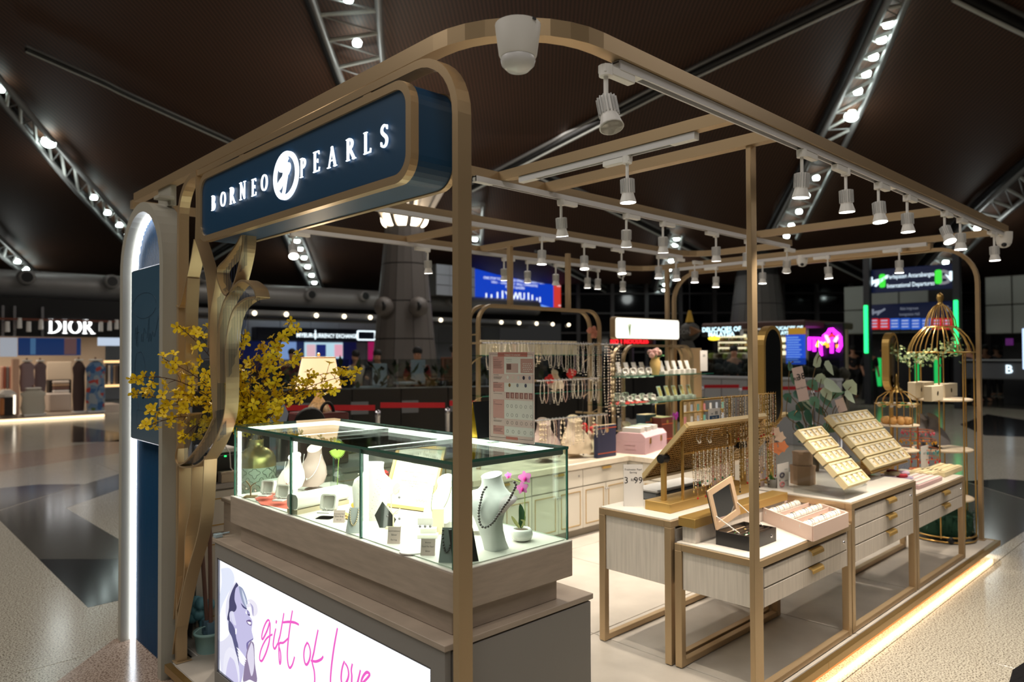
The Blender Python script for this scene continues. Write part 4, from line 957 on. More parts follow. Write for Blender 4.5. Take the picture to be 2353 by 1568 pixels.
spots=[((1392,148),'x',(-.16,-.34),'nearest spotlight of the front track tilted left, below the rounded corner',0),((1842,336),'x',(0,.06),'second spotlight on the front track right of the middle gold post',1),((1943,372),'x',(.05,-.02),'third spotlight on the front track, unlit side to the viewer',1),((2018,412),'x',(-.08,-.1),'fourth spotlight on the front track, glowing lens',1),((2084,444),'x',(0,-.03),'fifth spotlight on the front track',1),((2170,482),'x',(-.3,-.38),'spotlight on the front track tilted strongly left',1),((2206,503),'x',(-.03,-.02),'spotlight on the front track near its far end, right of the tilted one',1),((2284,530),'x',(0,-.03),'last spotlight on the front track beside the dome camera',1),((1441,360),'y',(.02,-.02),'spotlight on the nearest cross beam, pointing straight down',1),((1289,450),'x',(.2,.1),'leftmost spotlight on the second long beam',1),((1439,482),'x',(.22,.18),'second spotlight on the second long beam',1),((1523,500),'x',(.16,.1),'third spotlight on the second long beam',1),((1645,526),'x',(.1,.05),'fourth spotlight on the second long beam left of the middle post',1),((1716,545),'x',(.2,.1),'spotlight half hidden behind the middle gold post',0),((1808,560),'x',(.3,.2),'last spotlight on the second long beam right of the middle post',1),((1245,532),'x',(-.02,0),'leftmost spotlight on the third long beam',1),((1342,548),'x',(-.1,-.12),'second spotlight on the third long beam tilted left',1),((1428,559),'x',(-.06,-.1),'third spotlight on the third long beam',1),((1513,572),'x',(0,0),'fourth spotlight on the third long beam above the camera',1),((1553,580),'x',(-.1,-.12),'fifth spotlight on the third long beam tilted left',1),((1596,588),'x',(0,0),'last spotlight on the third long beam',1),((673,535),'x',(-.3,-.75),'leftmost spotlight on the rearmost beam under the blue sign',1),((983,572),'x',(.12,.08),'spotlight on the rearmost beam left of the front gold post',1),((1158,592),'x',(.15,.1),'spotlight in front of the blue screen, left one',1),((1212,600),'x',(.2,.2),'spotlight in front of the blue screen, right one',1),((1277,608),'x',(.2,.2),'unlit spotlight in front of the red screen strip',0),((1350,614),'x',(.08,.08),'left spotlight of the pair right of the red screen strip',1),((1374,617),'x',(.1,.14),'right spotlight of the pair right of the red screen strip',1),((1431,622),'x',(.15,.12),'last spotlight on the rearmost beam',1),((1645,616),'y',(.02,.04),'leftmost spotlight on the far end beam',1),((1752,602),'y',(0,0),'spotlight on the far end beam right of the middle post',1),((1902,592),'y',(.04,-.06),'spotlight on the far end beam above the eucalyptus',1),((2066,578),'y',(0,0),'rightmost spotlight on the far end beam',1)]
SPO=[SP0]+[copy_tree(SP0)for _ in spots[1:]]
for k,(q,ax,tilt,lab,lit)in enumerate(spots):
 p=at(q[0],q[1],z=2.43)
 snap=[YO+.03,2.80,3.79,4.85]
 if ax=='x':p.y=min(snap,key=lambda s:abs(s-p.y));s_=(p.y-0)/(ray(*q).y);p.x=min(6.45,ray(*q).x*s_)
 else:p.x=2.60 if p.x<4 else 6.62;s_=p.x/ray(*q).x;p.y=ray(*q).y*s_
 p.z=2.436
 o=SPO[k]
 o.location=p;o['label']=lab;o['group']='white spotlights on the lighting tracks'
 o.rotation_euler=(0,0,0 if ax=='x' else math.pi/2)
 if ax=='x' and k%5 in(2,):o.rotation_euler=(0,0,math.pi)
 rzv=o.rotation_euler[2]
 for c in o.children:
  if c.name.startswith('lamp_head'):
   c.location=(0,0,-.102)
   D=Vector((tilt[0],tilt[1],-1)).normalized()if rzv==0 else(Vector((-tilt[0],-tilt[1],-1)).normalized()if rzv>3 else Vector((tilt[1],-tilt[0],-1)).normalized())
   c.rotation_euler=Vector((0,0,-1)).rotation_difference(D).to_euler()
   l=bpy.data.lights.new('spot_lamp','SPOT');l.energy=SPE*(1 if lit else .25);l.color=SPOTC;l.spot_size=math.radians(78);l.spot_blend=.6;l.shadow_soft_size=.035
   lo=bpy.data.objects.new('spot_lamp',l);COL.objects.link(lo);lo.parent=c;lo.location=(0,0,-.118)
   if not lit:
    for g_ in c.children:
     if g_.name.startswith('lens'):g_.data=g_.data.copy();g_.data.materials[0]=LENSOFF
def dome(p,s,lab,tilt=(0,0)):
 root=thing('dome_camera',(p.x,p.y,ZB),lab,'camera')
 MB().lathe((p.x,p.y,ZB),[(.058*s,0),(.056*s,-.05*s),(.05*s,-.085*s),(.047*s,-.09*s)],20).build('housing',WHITE,root)
 MB().sphere((p.x,p.y,ZB-.085*s),.047*s,14,8,(1,1,.75)).build('dome',mat('camera_dome',(222,222,224),.25),root)
 e=(EYE-p);e.z=0;e=e.normalized()*.04*s
 MB().sphere((p.x+e.x,p.y+e.y,ZB-.10*s),.018*s,10,6).build('lens',BLACK,root)
p=at(1190,58,z=ZB)
root=thing('dome_camera',(p.x,p.y,ZB),'large white dome camera housing under the rounded near corner of the frame','camera')
MB().lathe((p.x,p.y,ZB),[(.064,0.0),(.062,-.02),(.053,-.085),(.049,-.092)],24).build('housing',WHITE,root)
MB().lathe((p.x,p.y,ZB),[(.047,-.09),(.049,-.098),(.046,-.112),(.03,-.128),(.0,-.133)],24).build('dome',mat('camera_dome',(222,222,224),.25),root)
MB().box((p.x-.006,p.y-.066,ZB-.006),(p.x+.006,p.y-.055,ZB)).build('notch',DARK,root)
MB().sphere((p.x+.01,p.y+.035,ZB-.11),.012,8,6).build('lens',BLACK,root)
for q,s,lab in(((2300,530),1.0,'white dome camera at the far end of the front track'),((1502,618),.8,'white dome camera on the rear roof beam'),((1843,592),.9,'white dome camera with cable on the far end beam')):
 pp=at(q[0],q[1],z=ZB)
 if q[0]==2300:pp.x,pp.y=6.53,YO+.025
 elif q[0]==1502:pp.x,pp.y=6.30,4.88
 else:pp.x=6.65;pp.y=ray(*q).y*(6.65/ray(*q).x)
 dome(pp,s,lab)
NAVYS=mat('petrol_blue_lacquer',(14,62,96),.45)
sx0,sx1,sy0,sy1,sz0,sz1=1.225,1.405,1.715,3.36,2.062,2.362
sg=thing('shop_sign',(1.315,2.5,sz0),'blue gold-framed box sign with white illuminated serif name and oval emblem','sign')
body=rrect(-sy1,sz0,-sy0,sz1,.075,7);inn=rrect(-sy1+.022,sz0+.022,-sy0-.022,sz1-.022,.058,7)
MB().prism(body,(sx0+.02,0,0),NY,Z,-(sx1-sx0-.04)).build('box',NAVYS,sg)
o1=rrect(-sy1-.004,sz0-.004,-sy0+.004,sz1+.004,.079,7)
MB().ring_prism(o1,inn,(sx0,0,0),NY,Z,-.028).build('front_frame',BRASS,sg)
MB().ring_prism(o1,inn,(sx1-.02,0,0),NY,Z,-.02).build('back_frame',BRASS,sg)
MB().prism(inn,(sx0+.008,0,0),NY,Z,-.01).build('face_panel',NAVYS,sg)
SGL=mat('sign_letter_glow',(255,255,255),.4,emit=(226,240,255),es=1.15)
SGH=mat('sign_letter_side',(200,225,250),.4,emit=(150,200,255),es=.9)
xs=sx0+.006
def letter(ch,px,pyb,pyt):
 b0=at(px,pyb,x=xs);t0=at(px,pyt,x=xs);h=t0.z-b0.z;w=SER[ch][0]*h
 serif(mm,ch,(xs-.004,b0.y+w/2,b0.z),NY,Z,h,depth=.005)
for ch,px,pyb,pyt in(('B',494,484,450),('O',516,476,441),('R',537,469,431),('N',561,459,419),('E',587,451,412),('O',611,440,401),('P',700,408,364),('E',731,396,349),('A',767,385,338),('R',809,369,319),('L',848,354,304),('S',887,339,288)):
 mm=MB();letter(ch,px,pyb,pyt);mm.build('letter',SGL,sg)
cy,cz=at(658,404,x=xs).y,at(658,404,x=xs).z;ry_=(at(630,404,x=xs).y-at(686,404,x=xs).y)/2;rz_=(at(660,347,x=xs).z-at(655,460,x=xs).z)/2
n_=36
ou=[(-cy+ry_*math.cos(2*math.pi*i/n_),cz+rz_*math.sin(2*math.pi*i/n_))for i in range(n_)]
ii=[(-cy+(ry_-.019)*math.cos(2*math.pi*i/n_),cz+(rz_-.019)*math.sin(2*math.pi*i/n_))for i in range(n_)]
MB().ring_prism(ou,ii,(xs-.006,0,0),NY,Z,-.012).build('emblem_ring',SGL,sg)
m=MB()
def em(P,wd):m.ribbon([(-cy+a*ry_,cz+b2*rz_)for a,b2 in spline(P,5)],wd,(xs-.004,0,0),NY,Z,.01)
em([(.28,.62),(.12,.74),(-.12,.62),(-.32,.36),(-.25,.2),(-.02,.34),(.18,.58),(.2,.72)],.007)
em([(.18,.70),(.1,.3),(-.05,-.1),(-.3,-.42),(-.5,-.48),(-.42,-.3),(-.1,-.1),(.25,.02),(.42,.22),(.38,.40),(.2,.42),(.08,.2)],.008)
em([(.3,.4),(.2,0),(.08,-.4),(-.02,-.7),(-.15,-.86)],.008)
m.build('emblem_monogram',SGL,sg)
for y in(2.05,3.05):MB().bbox((1.29,y-.025,sz1+.004),(1.34,y+.025,2.415),.003).build('hanger_block',BRASS,sg)
GREYP=mat('warm_grey_lacquer',(168,164,152),.42)
apn=thing('arched_backdrop',(1.29,4.25,FZ),'tall grey arched panel with blue fluted back, glowing edge light and a switched-off screen','panel')
ax0,ax1,ay0,ay1,atz=1.24,1.36,3.885,4.625,2.385
rr=(ay1-ay0)/2;cyy=(ay0+ay1)/2
def archpoly(m_,zb):r2=rr-m_;return[(-(cyy+r2),zb)]+[(-cyy-r2*math.cos(math.radians(a)),atz-rr+r2*math.sin(math.radians(a)))for a in range(0,181,9)]+[(-(cyy-r2),zb)]
outer=archpoly(0,FZ);inner=archpoly(.052,FZ)
n=len(outer);m=MB()
for i in range(n-1):m.prism([outer[i],outer[i+1],inner[i+1],inner[i]],(ax0,0,0),NY,Z,-(ax1-ax0))
m.build('arch_shell',GREYP,apn)
MB().prism(archpoly(.05,FZ),(ax1-.03,0,0),NY,Z,-.02).build('back_board',mat('deep_blue_board',(10,46,74),.5),apn)
BLUEF=mat('blue_flute',(14,66,104),.38)
m=MB();yl=ay0+.055;k=0
while yl<ay1-.06:
 dy=abs(yl+.012-cyy);r2=rr-.055;top=atz-rr+math.sqrt(max(0,r2*r2-dy*dy))
 pts=[(yl+.012-.0115*math.cos(math.radians(a)),-.014*math.sin(math.radians(a)))for a in range(0,181,30)]
 mm=MB();vs=[(ax1-.031+q[1],q[0],FZ+.002)for q in pts]+[(ax1-.031+q[1],q[0],top)for q in pts]
 mm.add(vs,[(i,i+1,i+8,i+7)for i in range(6)]+[tuple(range(7,14))],True)
 mm.build('flute',BLUEF,apn);yl+=.0245;k+=1
pth=[(ax0+.03,p_[0]*-1,p_[1])for p_ in archpoly(.060,FZ+.005)]
LEDA=mat('arch_led',(255,255,255),.5,emit=(238,246,255),es=7)
m=MB();seg=archpoly(.053,FZ+.004);seg2=archpoly(.064,FZ+.004)
for i in range(16):m.prism([seg[i],seg[i+1],seg2[i+1],seg2[i]],(ax0+.05,0,0),NY,Z,-.03)
m.build('edge_light',LEDA,apn)
SCR=mat('screen_off_glass',(66,98,122),.12,coat=.4)
MB().bbox((1.262,3.935,1.075),(1.30,4.475,2.03),.004).build('screen_body',mat('silver_bezel',(190,186,190),.3,.7),apn)
s_=MB().box((1.258,3.942,1.083),(1.263,4.468,2.022));scr=s_.build('screen',SCR,apn)
m=MB();RR_=NY
def hw(P,o,sc,wd,m=None,ex=NY,ey=Z,dp=.0006):m.ribbon([(a*sc,b2*sc)for a,b2 in spline(P,4)],wd,o,ex,ey,dp)
o_=(1.2575,4.40,1.62)
for P in([(0,.02),(.02,.09),(.03,-.02),(.05,.1),(.055,-.03)],[(.03,.05),(.08,.06)],[(.12,0),(.13,.05),(.15,.0),(.17,.08),(.2,.05)],[(.22,.02),(.26,.14),(.25,.0),(.28,.05),(.29,.0),(.32,.06),(.35,.03),(.42,.14)]):hw(P,o_,.95,.003,m)
hw([(-.02+.2*math.cos(t/3),.2+.07*math.sin(t/3))for t in range(19)],(1.2575,4.22,1.62),1,.002,m)
hw([(.0,0),(-.03,-.1),(.02,-.25),(.06,-.33)],(1.2575,4.37,1.56),1,.004,m);hw([(.02,.0),(.1,.0),(.16,-.08),(.2,-.2)],(1.2575,4.37,1.56),1,.002,m)
m.ring_prism(rrect(0,0,.24,.085,.004),rrect(.002,.002,.238,.083,.003),(1.2575,4.36,1.16),NY,Z,-.0005)
m.build('faint_drawing',mat('screen_dark_line',(44,66,86),.3),scr)
MB().lathe((1.257,4.25,1.33),[(0,0),(.014,0)],12,'x',sy=1.6).build('green_dot',mat('screen_green',(96,120,70),.3),scr)
MB().bbox((1.26,4.02,atz-.006),(1.34,4.10,atz+.012),.002).build('top_plate',GREYP,apn)
MB().bbox((1.33,4.05,atz-.03),(1.36,4.25,ZB),.002).build('roof_strut',GREYP,apn)
orn=thing('petal_ornament',(1.315,3.55,0),'gold band ornament of curling petals filled with fluted glass beside the arch','ornament')
def P(*pts):return[tuple(at(a,b2,x=1.315))for a,b2 in pts]
def band(pts,n=7,w=.06):MB().strap([Vector(q)for q in spline(P(*pts),n)],X,w,.008).build('petal_band',BRASS,orn)
band([(464,392),(465,480),(463,552)],4);band([(463,552),(474,585),(488,640),(494,720),(492,800)])
band([(460,552),(452,600),(443,640),(428,700),(418,704)]);band([(445,640),(441,720),(440,830),(440,900)])
band([(573,533),(570,580),(553,650),(535,680),(520,660),(513,622),(535,595),(560,560),(573,533)])
band([(513,622),(508,660),(498,720),(496,790),(500,880),(505,960)]);band([(604,684),(596,662),(570,646),(545,668),(524,710),(514,790),(516,880)])
band([(604,684),(575,690),(548,720),(534,790),(534,880),(528,960),(500,1030),(470,1066),(430,1072),(416,1050),(430,1000),(450,950)])
band([(505,960),(480,1010),(445,1055),(425,1068)]);band([(484,1048),(478,1160),(468,1230),(440,1330),(418,1440),(410,1500)])
band([(455,1072),(452,1160),(440,1230),(436,1330),(420,1400)]);band([(425,1072),(424,1200),(420,1300),(412,1420)])
FLG=glass('fluted_glass',(205,212,226),.2,.12,(210,220,240))
def fluted(polys):
 m=MB()
 for(top,bot,x0_,x1_,n)in polys:
  for i in range(n):
   t0,t1=i/n,(i+1)/n;a=x0_+(x1_-x0_)*t0;b2=x0_+(x1_-x0_)*t1;tm=(t0+t1)/2
   q=[at(a,top(t0),x=1.30),at(b2,top(t1),x=1.30),at(b2,bot(t1),x=1.30),at(a,bot(t0),x=1.30)]
   mid=[(q[0]+q[1])/2-X*.008,(q[2]+q[3])/2-X*.008]
   m.add([q[0],mid[0],q[1],q[2],mid[1],q[3]],[(0,1,4,5),(1,2,3,4)])
 m.build('fluted_glass',FLG,orn)
fluted([(lambda t:625-85*t**1.2,lambda t:640+40*math.sin(math.pi*min(1,t*1.5))*.9-60*max(0,t-.5),515,568,9)])
fluted([(lambda t:690-30*t,lambda t:1000,500,520,3),(lambda t:655+65*abs(t-.35),lambda t:900-215*min(1,t*1.2),520,598,12),(lambda t:960-20*t,lambda t:1066-70*max(0,t-.3)*1.4,424,520,14)])
# ================================================================== FRONT COUNTER WITH LIGHTBOX AND GLASS SHOWCASE
ct=thing('sales_counter',(1.62,2.51,0),'grey front sales counter with taupe wood top and big glowing poster lightbox','counter')
MB().bbox((1.33,1.672,0),(1.945,3.365,.686),.003).build('cabinet_body',GREIGE,ct)
MB().bbox((1.30,1.652,.687),(1.962,3.375,.706),.0015).build('worktop',WOOD,ct)
MB().bbox((1.335,1.655,.0),(1.952,1.671,.68),.002).build('side_panel',GREIGE,ct)
lx0,ya,yb,za,zb=1.308,1.662,3.368,.03,.685
fy,fz=.067,.067
def fb_(poly,nm='frame_bar'):return MB().prism(poly,(lx0,0,0),NY,Z,-.022).build(nm,GREIGE,ct)
A=(-yb,za);B=(-ya,za);C=(-ya,zb);D=(-yb,zb);a=(-yb+.022,za+fz);b_=(-ya-fy,za+fz);c_=(-ya-fy,zb-fz);d_=(-yb+.022,zb-fz)
for q in([D,d_,c_,C],[C,c_,b_,B],[B,b_,a,A],[A,a,d_,D]):fb_(q)
MB().ring_prism([a,b_,c_,d_],[(a[0]+.006,a[1]+.006),(b_[0]-.008,b_[1]+.006),(c_[0]-.008,c_[1]-.008),(d_[0]+.006,d_[1]-.008)],(lx0+.004,0,0),NY,Z,-.014).build('chrome_bead',mat('dark_chrome',(120,122,130),.2,.9),ct)
def em_mat(nm,c,s=1.0):return mat('poster_'+nm,(8,8,8),.35,emit=c,es=s,sample=False)
lb=MB().prism([a,b_,c_,d_],(lx0+.012,0,0),NY,Z,-.006).build('lightbox',mat('poster_white_glow',(20,20,20),.3,emit=(246,248,255),es=1.12),ct)
PXF=lx0+.0115
def q2(px,py):p=at(px,py,x=PXF);return(-p.y,p.z)
LAY=[0]
def flat(nm,pts,col,s=1.0,sm=True):
 LAY[0]+=1;P_=[q2(*p)for p in(spline(list(pts)+[pts[0]],4)[:-1]if sm else pts)]
 return MB().prism(P_,(PXF-.00004*LAY[0],0,0),NY,Z,-.00003).build(nm,em_mat(nm+'_%d'%LAY[0],col,s),lb)
def cr(x,y):return(480+x/5.09,1260+y/5.09)
flat('soft_background',[cr(140,240),cr(250,240),cr(300,380),cr(210,560),cr(150,700),cr(110,900),cr(90,1200),cr(78,900),cr(120,600),cr(150,400)],(226,232,250))
flat('pale_hair',[cr(320,380),cr(260,470),cr(210,600),cr(195,740),cr(215,880),cr(240,1000),cr(170,1080),cr(95,1120),cr(130,1300),cr(150,1470),cr(230,1400),cr(330,1250),cr(300,1000),cr(260,850),cr(250,620),cr(300,480)],(226,226,244))
flat('face_and_neck',[cr(300,500),cr(340,450),cr(400,560),cr(440,700),cr(430,760),cr(470,790),cr(510,860),cr(500,960),cr(520,1060),cr(480,1090),cr(450,1130),cr(440,1240),cr(420,1360),cr(380,1560),cr(330,1580),cr(330,1300),cr(300,1150),cr(310,980),cr(265,880),cr(250,740),cr(290,700)],(196,192,230))
flat('dark_hair',[cr(322,400),cr(345,440),cr(312,480),cr(300,600),cr(325,690),cr(300,745),cr(255,740),cr(240,780),cr(245,850),cr(215,830),cr(235,700),cr(240,600),cr(270,500)],(62,62,104))
flat('dark_hair',[cr(230,830),cr(262,870),cr(300,940),cr(322,1060),cr(345,1160),cr(350,1380),cr(330,1280),cr(290,1120),cr(268,1040),cr(232,960)],(84,86,130))
flat('hair_lock',[cr(345,440),cr(400,480),cr(450,620),cr(440,700),cr(400,650),cr(370,560)],(150,160,190));flat('hair_lock',[cr(385,480),cr(430,600),cr(446,690),cr(425,660),cr(395,560)],(214,222,240))
flat('eye_shadow',[cr(372,640),cr(410,680),cr(450,712),cr(430,715),cr(395,690)],(70,72,116));flat('nose',[cr(440,720),cr(470,740),cr(484,790),cr(462,790),cr(448,770)],(150,146,190))
flat('nostril',[cr(456,772),cr(478,778),cr(470,794)],(52,48,92));flat('lips',[cr(438,850),cr(470,838),cr(495,850),cr(498,905),cr(470,900),cr(448,880)],(106,84,140));flat('teeth',[cr(448,858),cr(492,868),cr(488,896),cr(462,884)],(250,250,255))
flat('ear',[cr(255,740),cr(285,745),cr(305,820),cr(320,900),cr(290,890),cr(262,820)],(222,222,244));flat('earring',[cr(312,940),cr(324,950),cr(322,1005),cr(312,1000)],(255,255,255),1.2)
flat('hand',[cr(440,610),cr(500,600),cr(560,660),cr(570,760),cr(530,800),cr(505,780),cr(490,690),cr(450,700),cr(445,660),cr(480,640)],(236,232,246));flat('finger_line',[cr(480,640),cr(520,690),cr(522,795),cr(510,760),cr(500,690)],(170,166,206))
flat('jaw_shadow',[cr(520,1050),cr(505,1065),cr(470,1085),cr(440,1120),cr(450,1200),cr(470,1110),cr(515,1075)],(120,112,168));flat('hair_behind',[cr(490,1085),cr(530,1130),cr(540,1350),cr(565,1560),cr(480,1540),cr(430,1560),cr(400,1540),cr(430,1300),cr(455,1160)],(140,124,158));flat('hair_behind',[cr(500,1100),cr(525,1180),cr(530,1400),cr(500,1500),cr(470,1380),cr(450,1250)],(224,218,238))
flat('shoulder',[cr(240,1160),cr(300,1200),cr(345,1330),cr(350,1600),cr(190,1600),cr(170,1400),cr(190,1230)],(236,236,250));flat('shoulder_shade',[cr(250,1270),cr(310,1350),cr(340,1600),cr(200,1600),cr(215,1380)],(206,202,236))
for k in range(4):
 flat('pearl_row',[cr(325+k*6,1160+k*36),cr(360+k*6,1190+k*40),cr(435-k*6,1290+k*24),cr(430-k*6,1305+k*24),cr(355+k*4,1215+k*40)],(250,250,255),1.1)
PINK=(240,96,200)
def stroke(pts,w):
 P_=[q2(*p)for p in spline(pts,5)]
 n=len(P_)-1;MB().ribbon(P_,[w*(.55+.45*math.sin(math.pi*(.15+.7*i/n)))for i in range(n+1)],(PXF-.0025,0,0),NY,Z,.0004).build('pink_brush_stroke',em_mat('pink',PINK,1.0),lb)
W1=.010
for pts in([cr(720,860),cr(700,840),cr(670,880),cr(640,960),cr(625,1040),cr(640,1060),cr(690,960),cr(720,870),cr(722,960),cr(715,1080),cr(690,1180),cr(660,1260),cr(625,1320),cr(600,1290),cr(620,1180),cr(680,1060),cr(750,1008)],[cr(790,940),cr(770,1040),cr(760,1140),cr(780,1175),cr(815,1110)],[cr(792,880),cr(800,845)],[cr(885,760),cr(865,880),cr(840,1020),cr(820,1110),cr(845,1220),cr(848,1320),cr(836,1350),cr(828,1260),cr(830,1120),cr(880,1105),cr(940,1050)],[cr(985,730),cr(965,850),cr(945,1000),cr(930,1140),cr(925,1260),cr(935,1360),cr(955,1400),cr(985,1360),cr(1010,1270)],[cr(860,870),cr(940,862),cr(1010,870),cr(1060,895)],[cr(1160,1100),cr(1130,1160),cr(1118,1250),cr(1130,1340),cr(1155,1360),cr(1185,1300),cr(1195,1210),cr(1175,1130),cr(1155,1105)],[cr(1285,955),cr(1260,1080),cr(1235,1220),cr(1215,1320),cr(1240,1440),cr(1245,1560),cr(1225,1600)],[cr(1200,1315),cr(1260,1325),cr(1320,1300),cr(1345,1265)],[cr(1512,935),cr(1490,1050),cr(1465,1200),cr(1440,1400),cr(1430,1560),cr(1440,1640)]):stroke(pts,W1)
def c2(x,y):return(780+x/8.342,1380+y/8.342)
for pts in([c2(110,1165),c2(75,1260),c2(50,1400),c2(50,1540),c2(90,1640),c2(160,1540),c2(190,1420),c2(170,1290),c2(120,1200)],[c2(262,1215),c2(240,1330),c2(250,1440),c2(250,1600),c2(290,1700),c2(350,1600),c2(390,1450),c2(415,1335)],[c2(430,1600),c2(520,1520),c2(590,1430),c2(575,1390),c2(530,1380),c2(470,1450),c2(430,1560),c2(440,1680),c2(520,1720)]):stroke(pts,W1)
sh=thing('glass_showcase',(1.60,2.47,.706),'lit glass jewellery showcase on a taupe wood base standing on the sales counter','showcase')
MB().bbox((1.366,1.70,.7065),(1.826,3.22,.782),.002).build('plinth',WOOD,sh)
BX0,BX1,BY0,BY1,SZ=1.345,1.872,1.668,3.285,.908
MB().bbox((BX0,BY0,.7825),(BX1,BY1,.900),.002).build('base',WOOD,sh)
MB().bbox((BX0,BY0,.9002),(BX1,BY1,.905),.001).build('base_rim',mat('pale_rim',(232,224,214),.5),sh)
MB().box((BX0+.02,BY0+.02,.905),(BX1-.02,BY1-.02,SZ)).build('display_floor',mat('showcase_white_floor',(244,238,228),.55),sh)
GX0,GX1,GY0,GY1,GZ=1.358,1.862,1.684,3.268,1.224
d1,d2=2.20,2.725;th=.006
for(u,v)in((GY0,d1),(d1,d2),(d2,GY1)):
 MB().box((GX0,u+.004,SZ-.002),(GX0+th,v-.004,GZ-.006)).build('front_pane',GLASS,sh)
 MB().box((GX1-th,u+.004,SZ-.002),(GX1,v-.004,GZ-.006)).build('back_pane',GLASS,sh)
for y in(GY0,GY1-th):MB().box((GX0+.008,y,SZ-.002),(GX1-.008,y+th,GZ-.006)).build('end_pane',GLASS,sh)
MB().box((GX0-.004,GY0-.004,GZ-.005),(GX1+.004,GY1+.004,GZ+.003)).build('top_pane',glass('top_glass',(228,240,234),.10),sh)
for(p_,q_)in(((GX0-.0045,GY0-.0045,GZ-.0055),(GX0-.004,GY1+.0045,GZ+.0035)),((GX0-.0045,GY0-.0045,GZ-.0055),(GX1+.0045,GY0-.004,GZ+.0035)),((GX1+.004,GY0-.0045,GZ-.0055),(GX1+.0045,GY1+.0045,GZ+.0035)),((GX0-.0045,GY1+.004,GZ-.0055),(GX1+.0045,GY1+.0045,GZ+.0035))):
 MB().box(p_,q_).build('polished_edge',GLASSEDGE,sh)
for x,y in((GX0,GY0),(GX0,GY1),(GX1,GY0),(GX1,GY1)):
 MB().box((x-.003,y-.003,SZ-.002),(x+.003,y+.003,GZ-.006)).build('corner_edge',GLASSEDGE,sh)
for y in(d1,d2):MB().box((GX0-.001,y-.004,SZ-.002),(GX0+.007,y+.004,GZ-.006)).build('joint_edge',GLASSEDGE,sh)
RAIL=mat('satin_aluminium',(150,150,150),.4,.5)
for(p_,q_)in(((GX0+.008,GY0+.01,GZ-.024),(GX0+.022,GY1-.01,GZ-.007)),((GX1-.022,GY0+.01,GZ-.024),(GX1-.008,GY1-.01,GZ-.007)),((GX0+.022,GY0+.01,GZ-.024),(GX1-.022,GY0+.024,GZ-.007)),((GX0+.022,GY1-.024,GZ-.024),(GX1-.022,GY1-.01,GZ-.007)),((GX0+.022,d1-.007,GZ-.024),(GX1-.022,d1+.007,GZ-.007)),((GX0+.022,d2-.007,GZ-.024),(GX1-.022,d2+.007,GZ-.007))):
 MB().box(p_,q_).build('top_rail',RAIL,sh)
SLED=mat('showcase_led',(255,255,255),.5,emit=(255,250,240),es=7.5,sample=False)
for y in(d1-.012,d2-.012,GY1-.014):
 MB().box((GX0+.010,y-.006,SZ),(GX0+.022,y+.006,GZ-.025)).build('upright_led',SLED,sh)
for(p_,q_)in(((GX1-.040,GY0+.03,GZ-.0235),(GX1-.014,GY1-.03,GZ-.0062)),((GX0+.05,d1+.008,GZ-.0235),(GX1-.04,d1+.030,GZ-.0062)),((GX0+.05,d2+.008,GZ-.0235),(GX1-.04,d2+.030,GZ-.0062)),((GX0+.05,GY1-.05,GZ-.0235),(GX1-.04,GY1-.028,GZ-.0062))):
 MB().box(p_,q_).build('top_led',SLED,sh)
for(u,v)in((GY0,d1),(d1,d2),(d2,GY1)):
 o=area('showcase_light',(0,0,0),.40,v-u-.06,3.4,(1,.95,.86));o.parent=sh;o.location=Vector((1.61,(u+v)/2,GZ-.03))-Vector(sh.location)
cam_=None
cl=thing('cable_clip',(1.31,3.37,.706),'small clear clamp on the left end of the counter top','clamp')
MB().bbox((1.30,3.345,.7065),(1.335,3.372,.724),.002).tube([(1.315,3.36,.72),(1.36,3.33,.728)],.004,6).build('jaw',mat('clear_plastic',(180,200,210),.1,alpha=.7),cl)
# ================================================================== THINGS IN AND ON THE SHOWCASE
def loft(m,rings,closed_ends=True,smooth=True):
 n=len(rings[0]);vs=[p for r in rings for p in r];fs=[]
 for i in range(len(rings)-1):
  for k in range(n):fs.append((i*n+k,i*n+(k+1)%n,(i+1)*n+(k+1)%n,(i+1)*n+k))
 m.add(vs,fs,smooth)
 if closed_ends:m.add(rings[0],[tuple(range(n))[::-1]]);m.add(rings[-1],[tuple(range(n))])
 return m
def neck_bust(base,h,face,label,m_,lean=.5,w=1.0,strand=None,stand=True):
 """low jeweller's neck form: oval neck flaring into a sloping chest plate; face = heading of its front"""
 f=Vector((math.cos(face),math.sin(face),0));s=Vector((-f.y,f.x,0));base=Vector(base)
 root=thing('necklace_bust',base,label,'necklace bust','necklace busts in the showcase')
 n=18;rings=[]
 for(t,hw,hd,fo)in((0.14,.30,.04,.46),(.22,.40,.09,.36),(.40,.42,.14,.20),(.58,.34,.15,.08),(.70,.24,.15,.02),(.80,.19,.155,-.01),(.92,.17,.15,-.02),(1.0,.185,.16,-.02)):
  c=base+Z*(t*h)+f*(fo*h*lean*1.6)
  rings.append([c+s*(hw*h*w*math.cos(2*math.pi*k/n))+f*(hd*h*math.sin(2*math.pi*k/n))+Z*(0.10*h*-math.sin(2*math.pi*k/n)*(1 if t>.65 else .2))for k in range(n)])
 loft(MB(),rings).build('neck_form',m_,root)
 if stand:MB().lathe(base,[(.24*h,0),(.22*h,.02*h),(.12*h,.05*h),(.12*h,.45*h)],14,sx=1,sy=1).build('foot',m_,root)
 if strand:
  P=[base+Z*(h*(.86-.56*math.sin(math.pi*i/16)**.8))+s*(.22*h*w*math.cos(math.pi*i/16))+f*(h*lean*1.6*(.02+.28*math.sin(math.pi*i/16))+.155*h*(.4+.6*math.sin(math.pi*i/16)))for i in range(17)]
  MB().tube(P,.0012,5).sphere(P[8],.006,8,6).build('fine_necklace',strand,root)
 return root
MAUVE=mat('mauve_leatherette',(176,154,144),.6);SILVERCH=mat('silver_chain',(225,222,215),.25,.9)
WEST=math.radians(215)
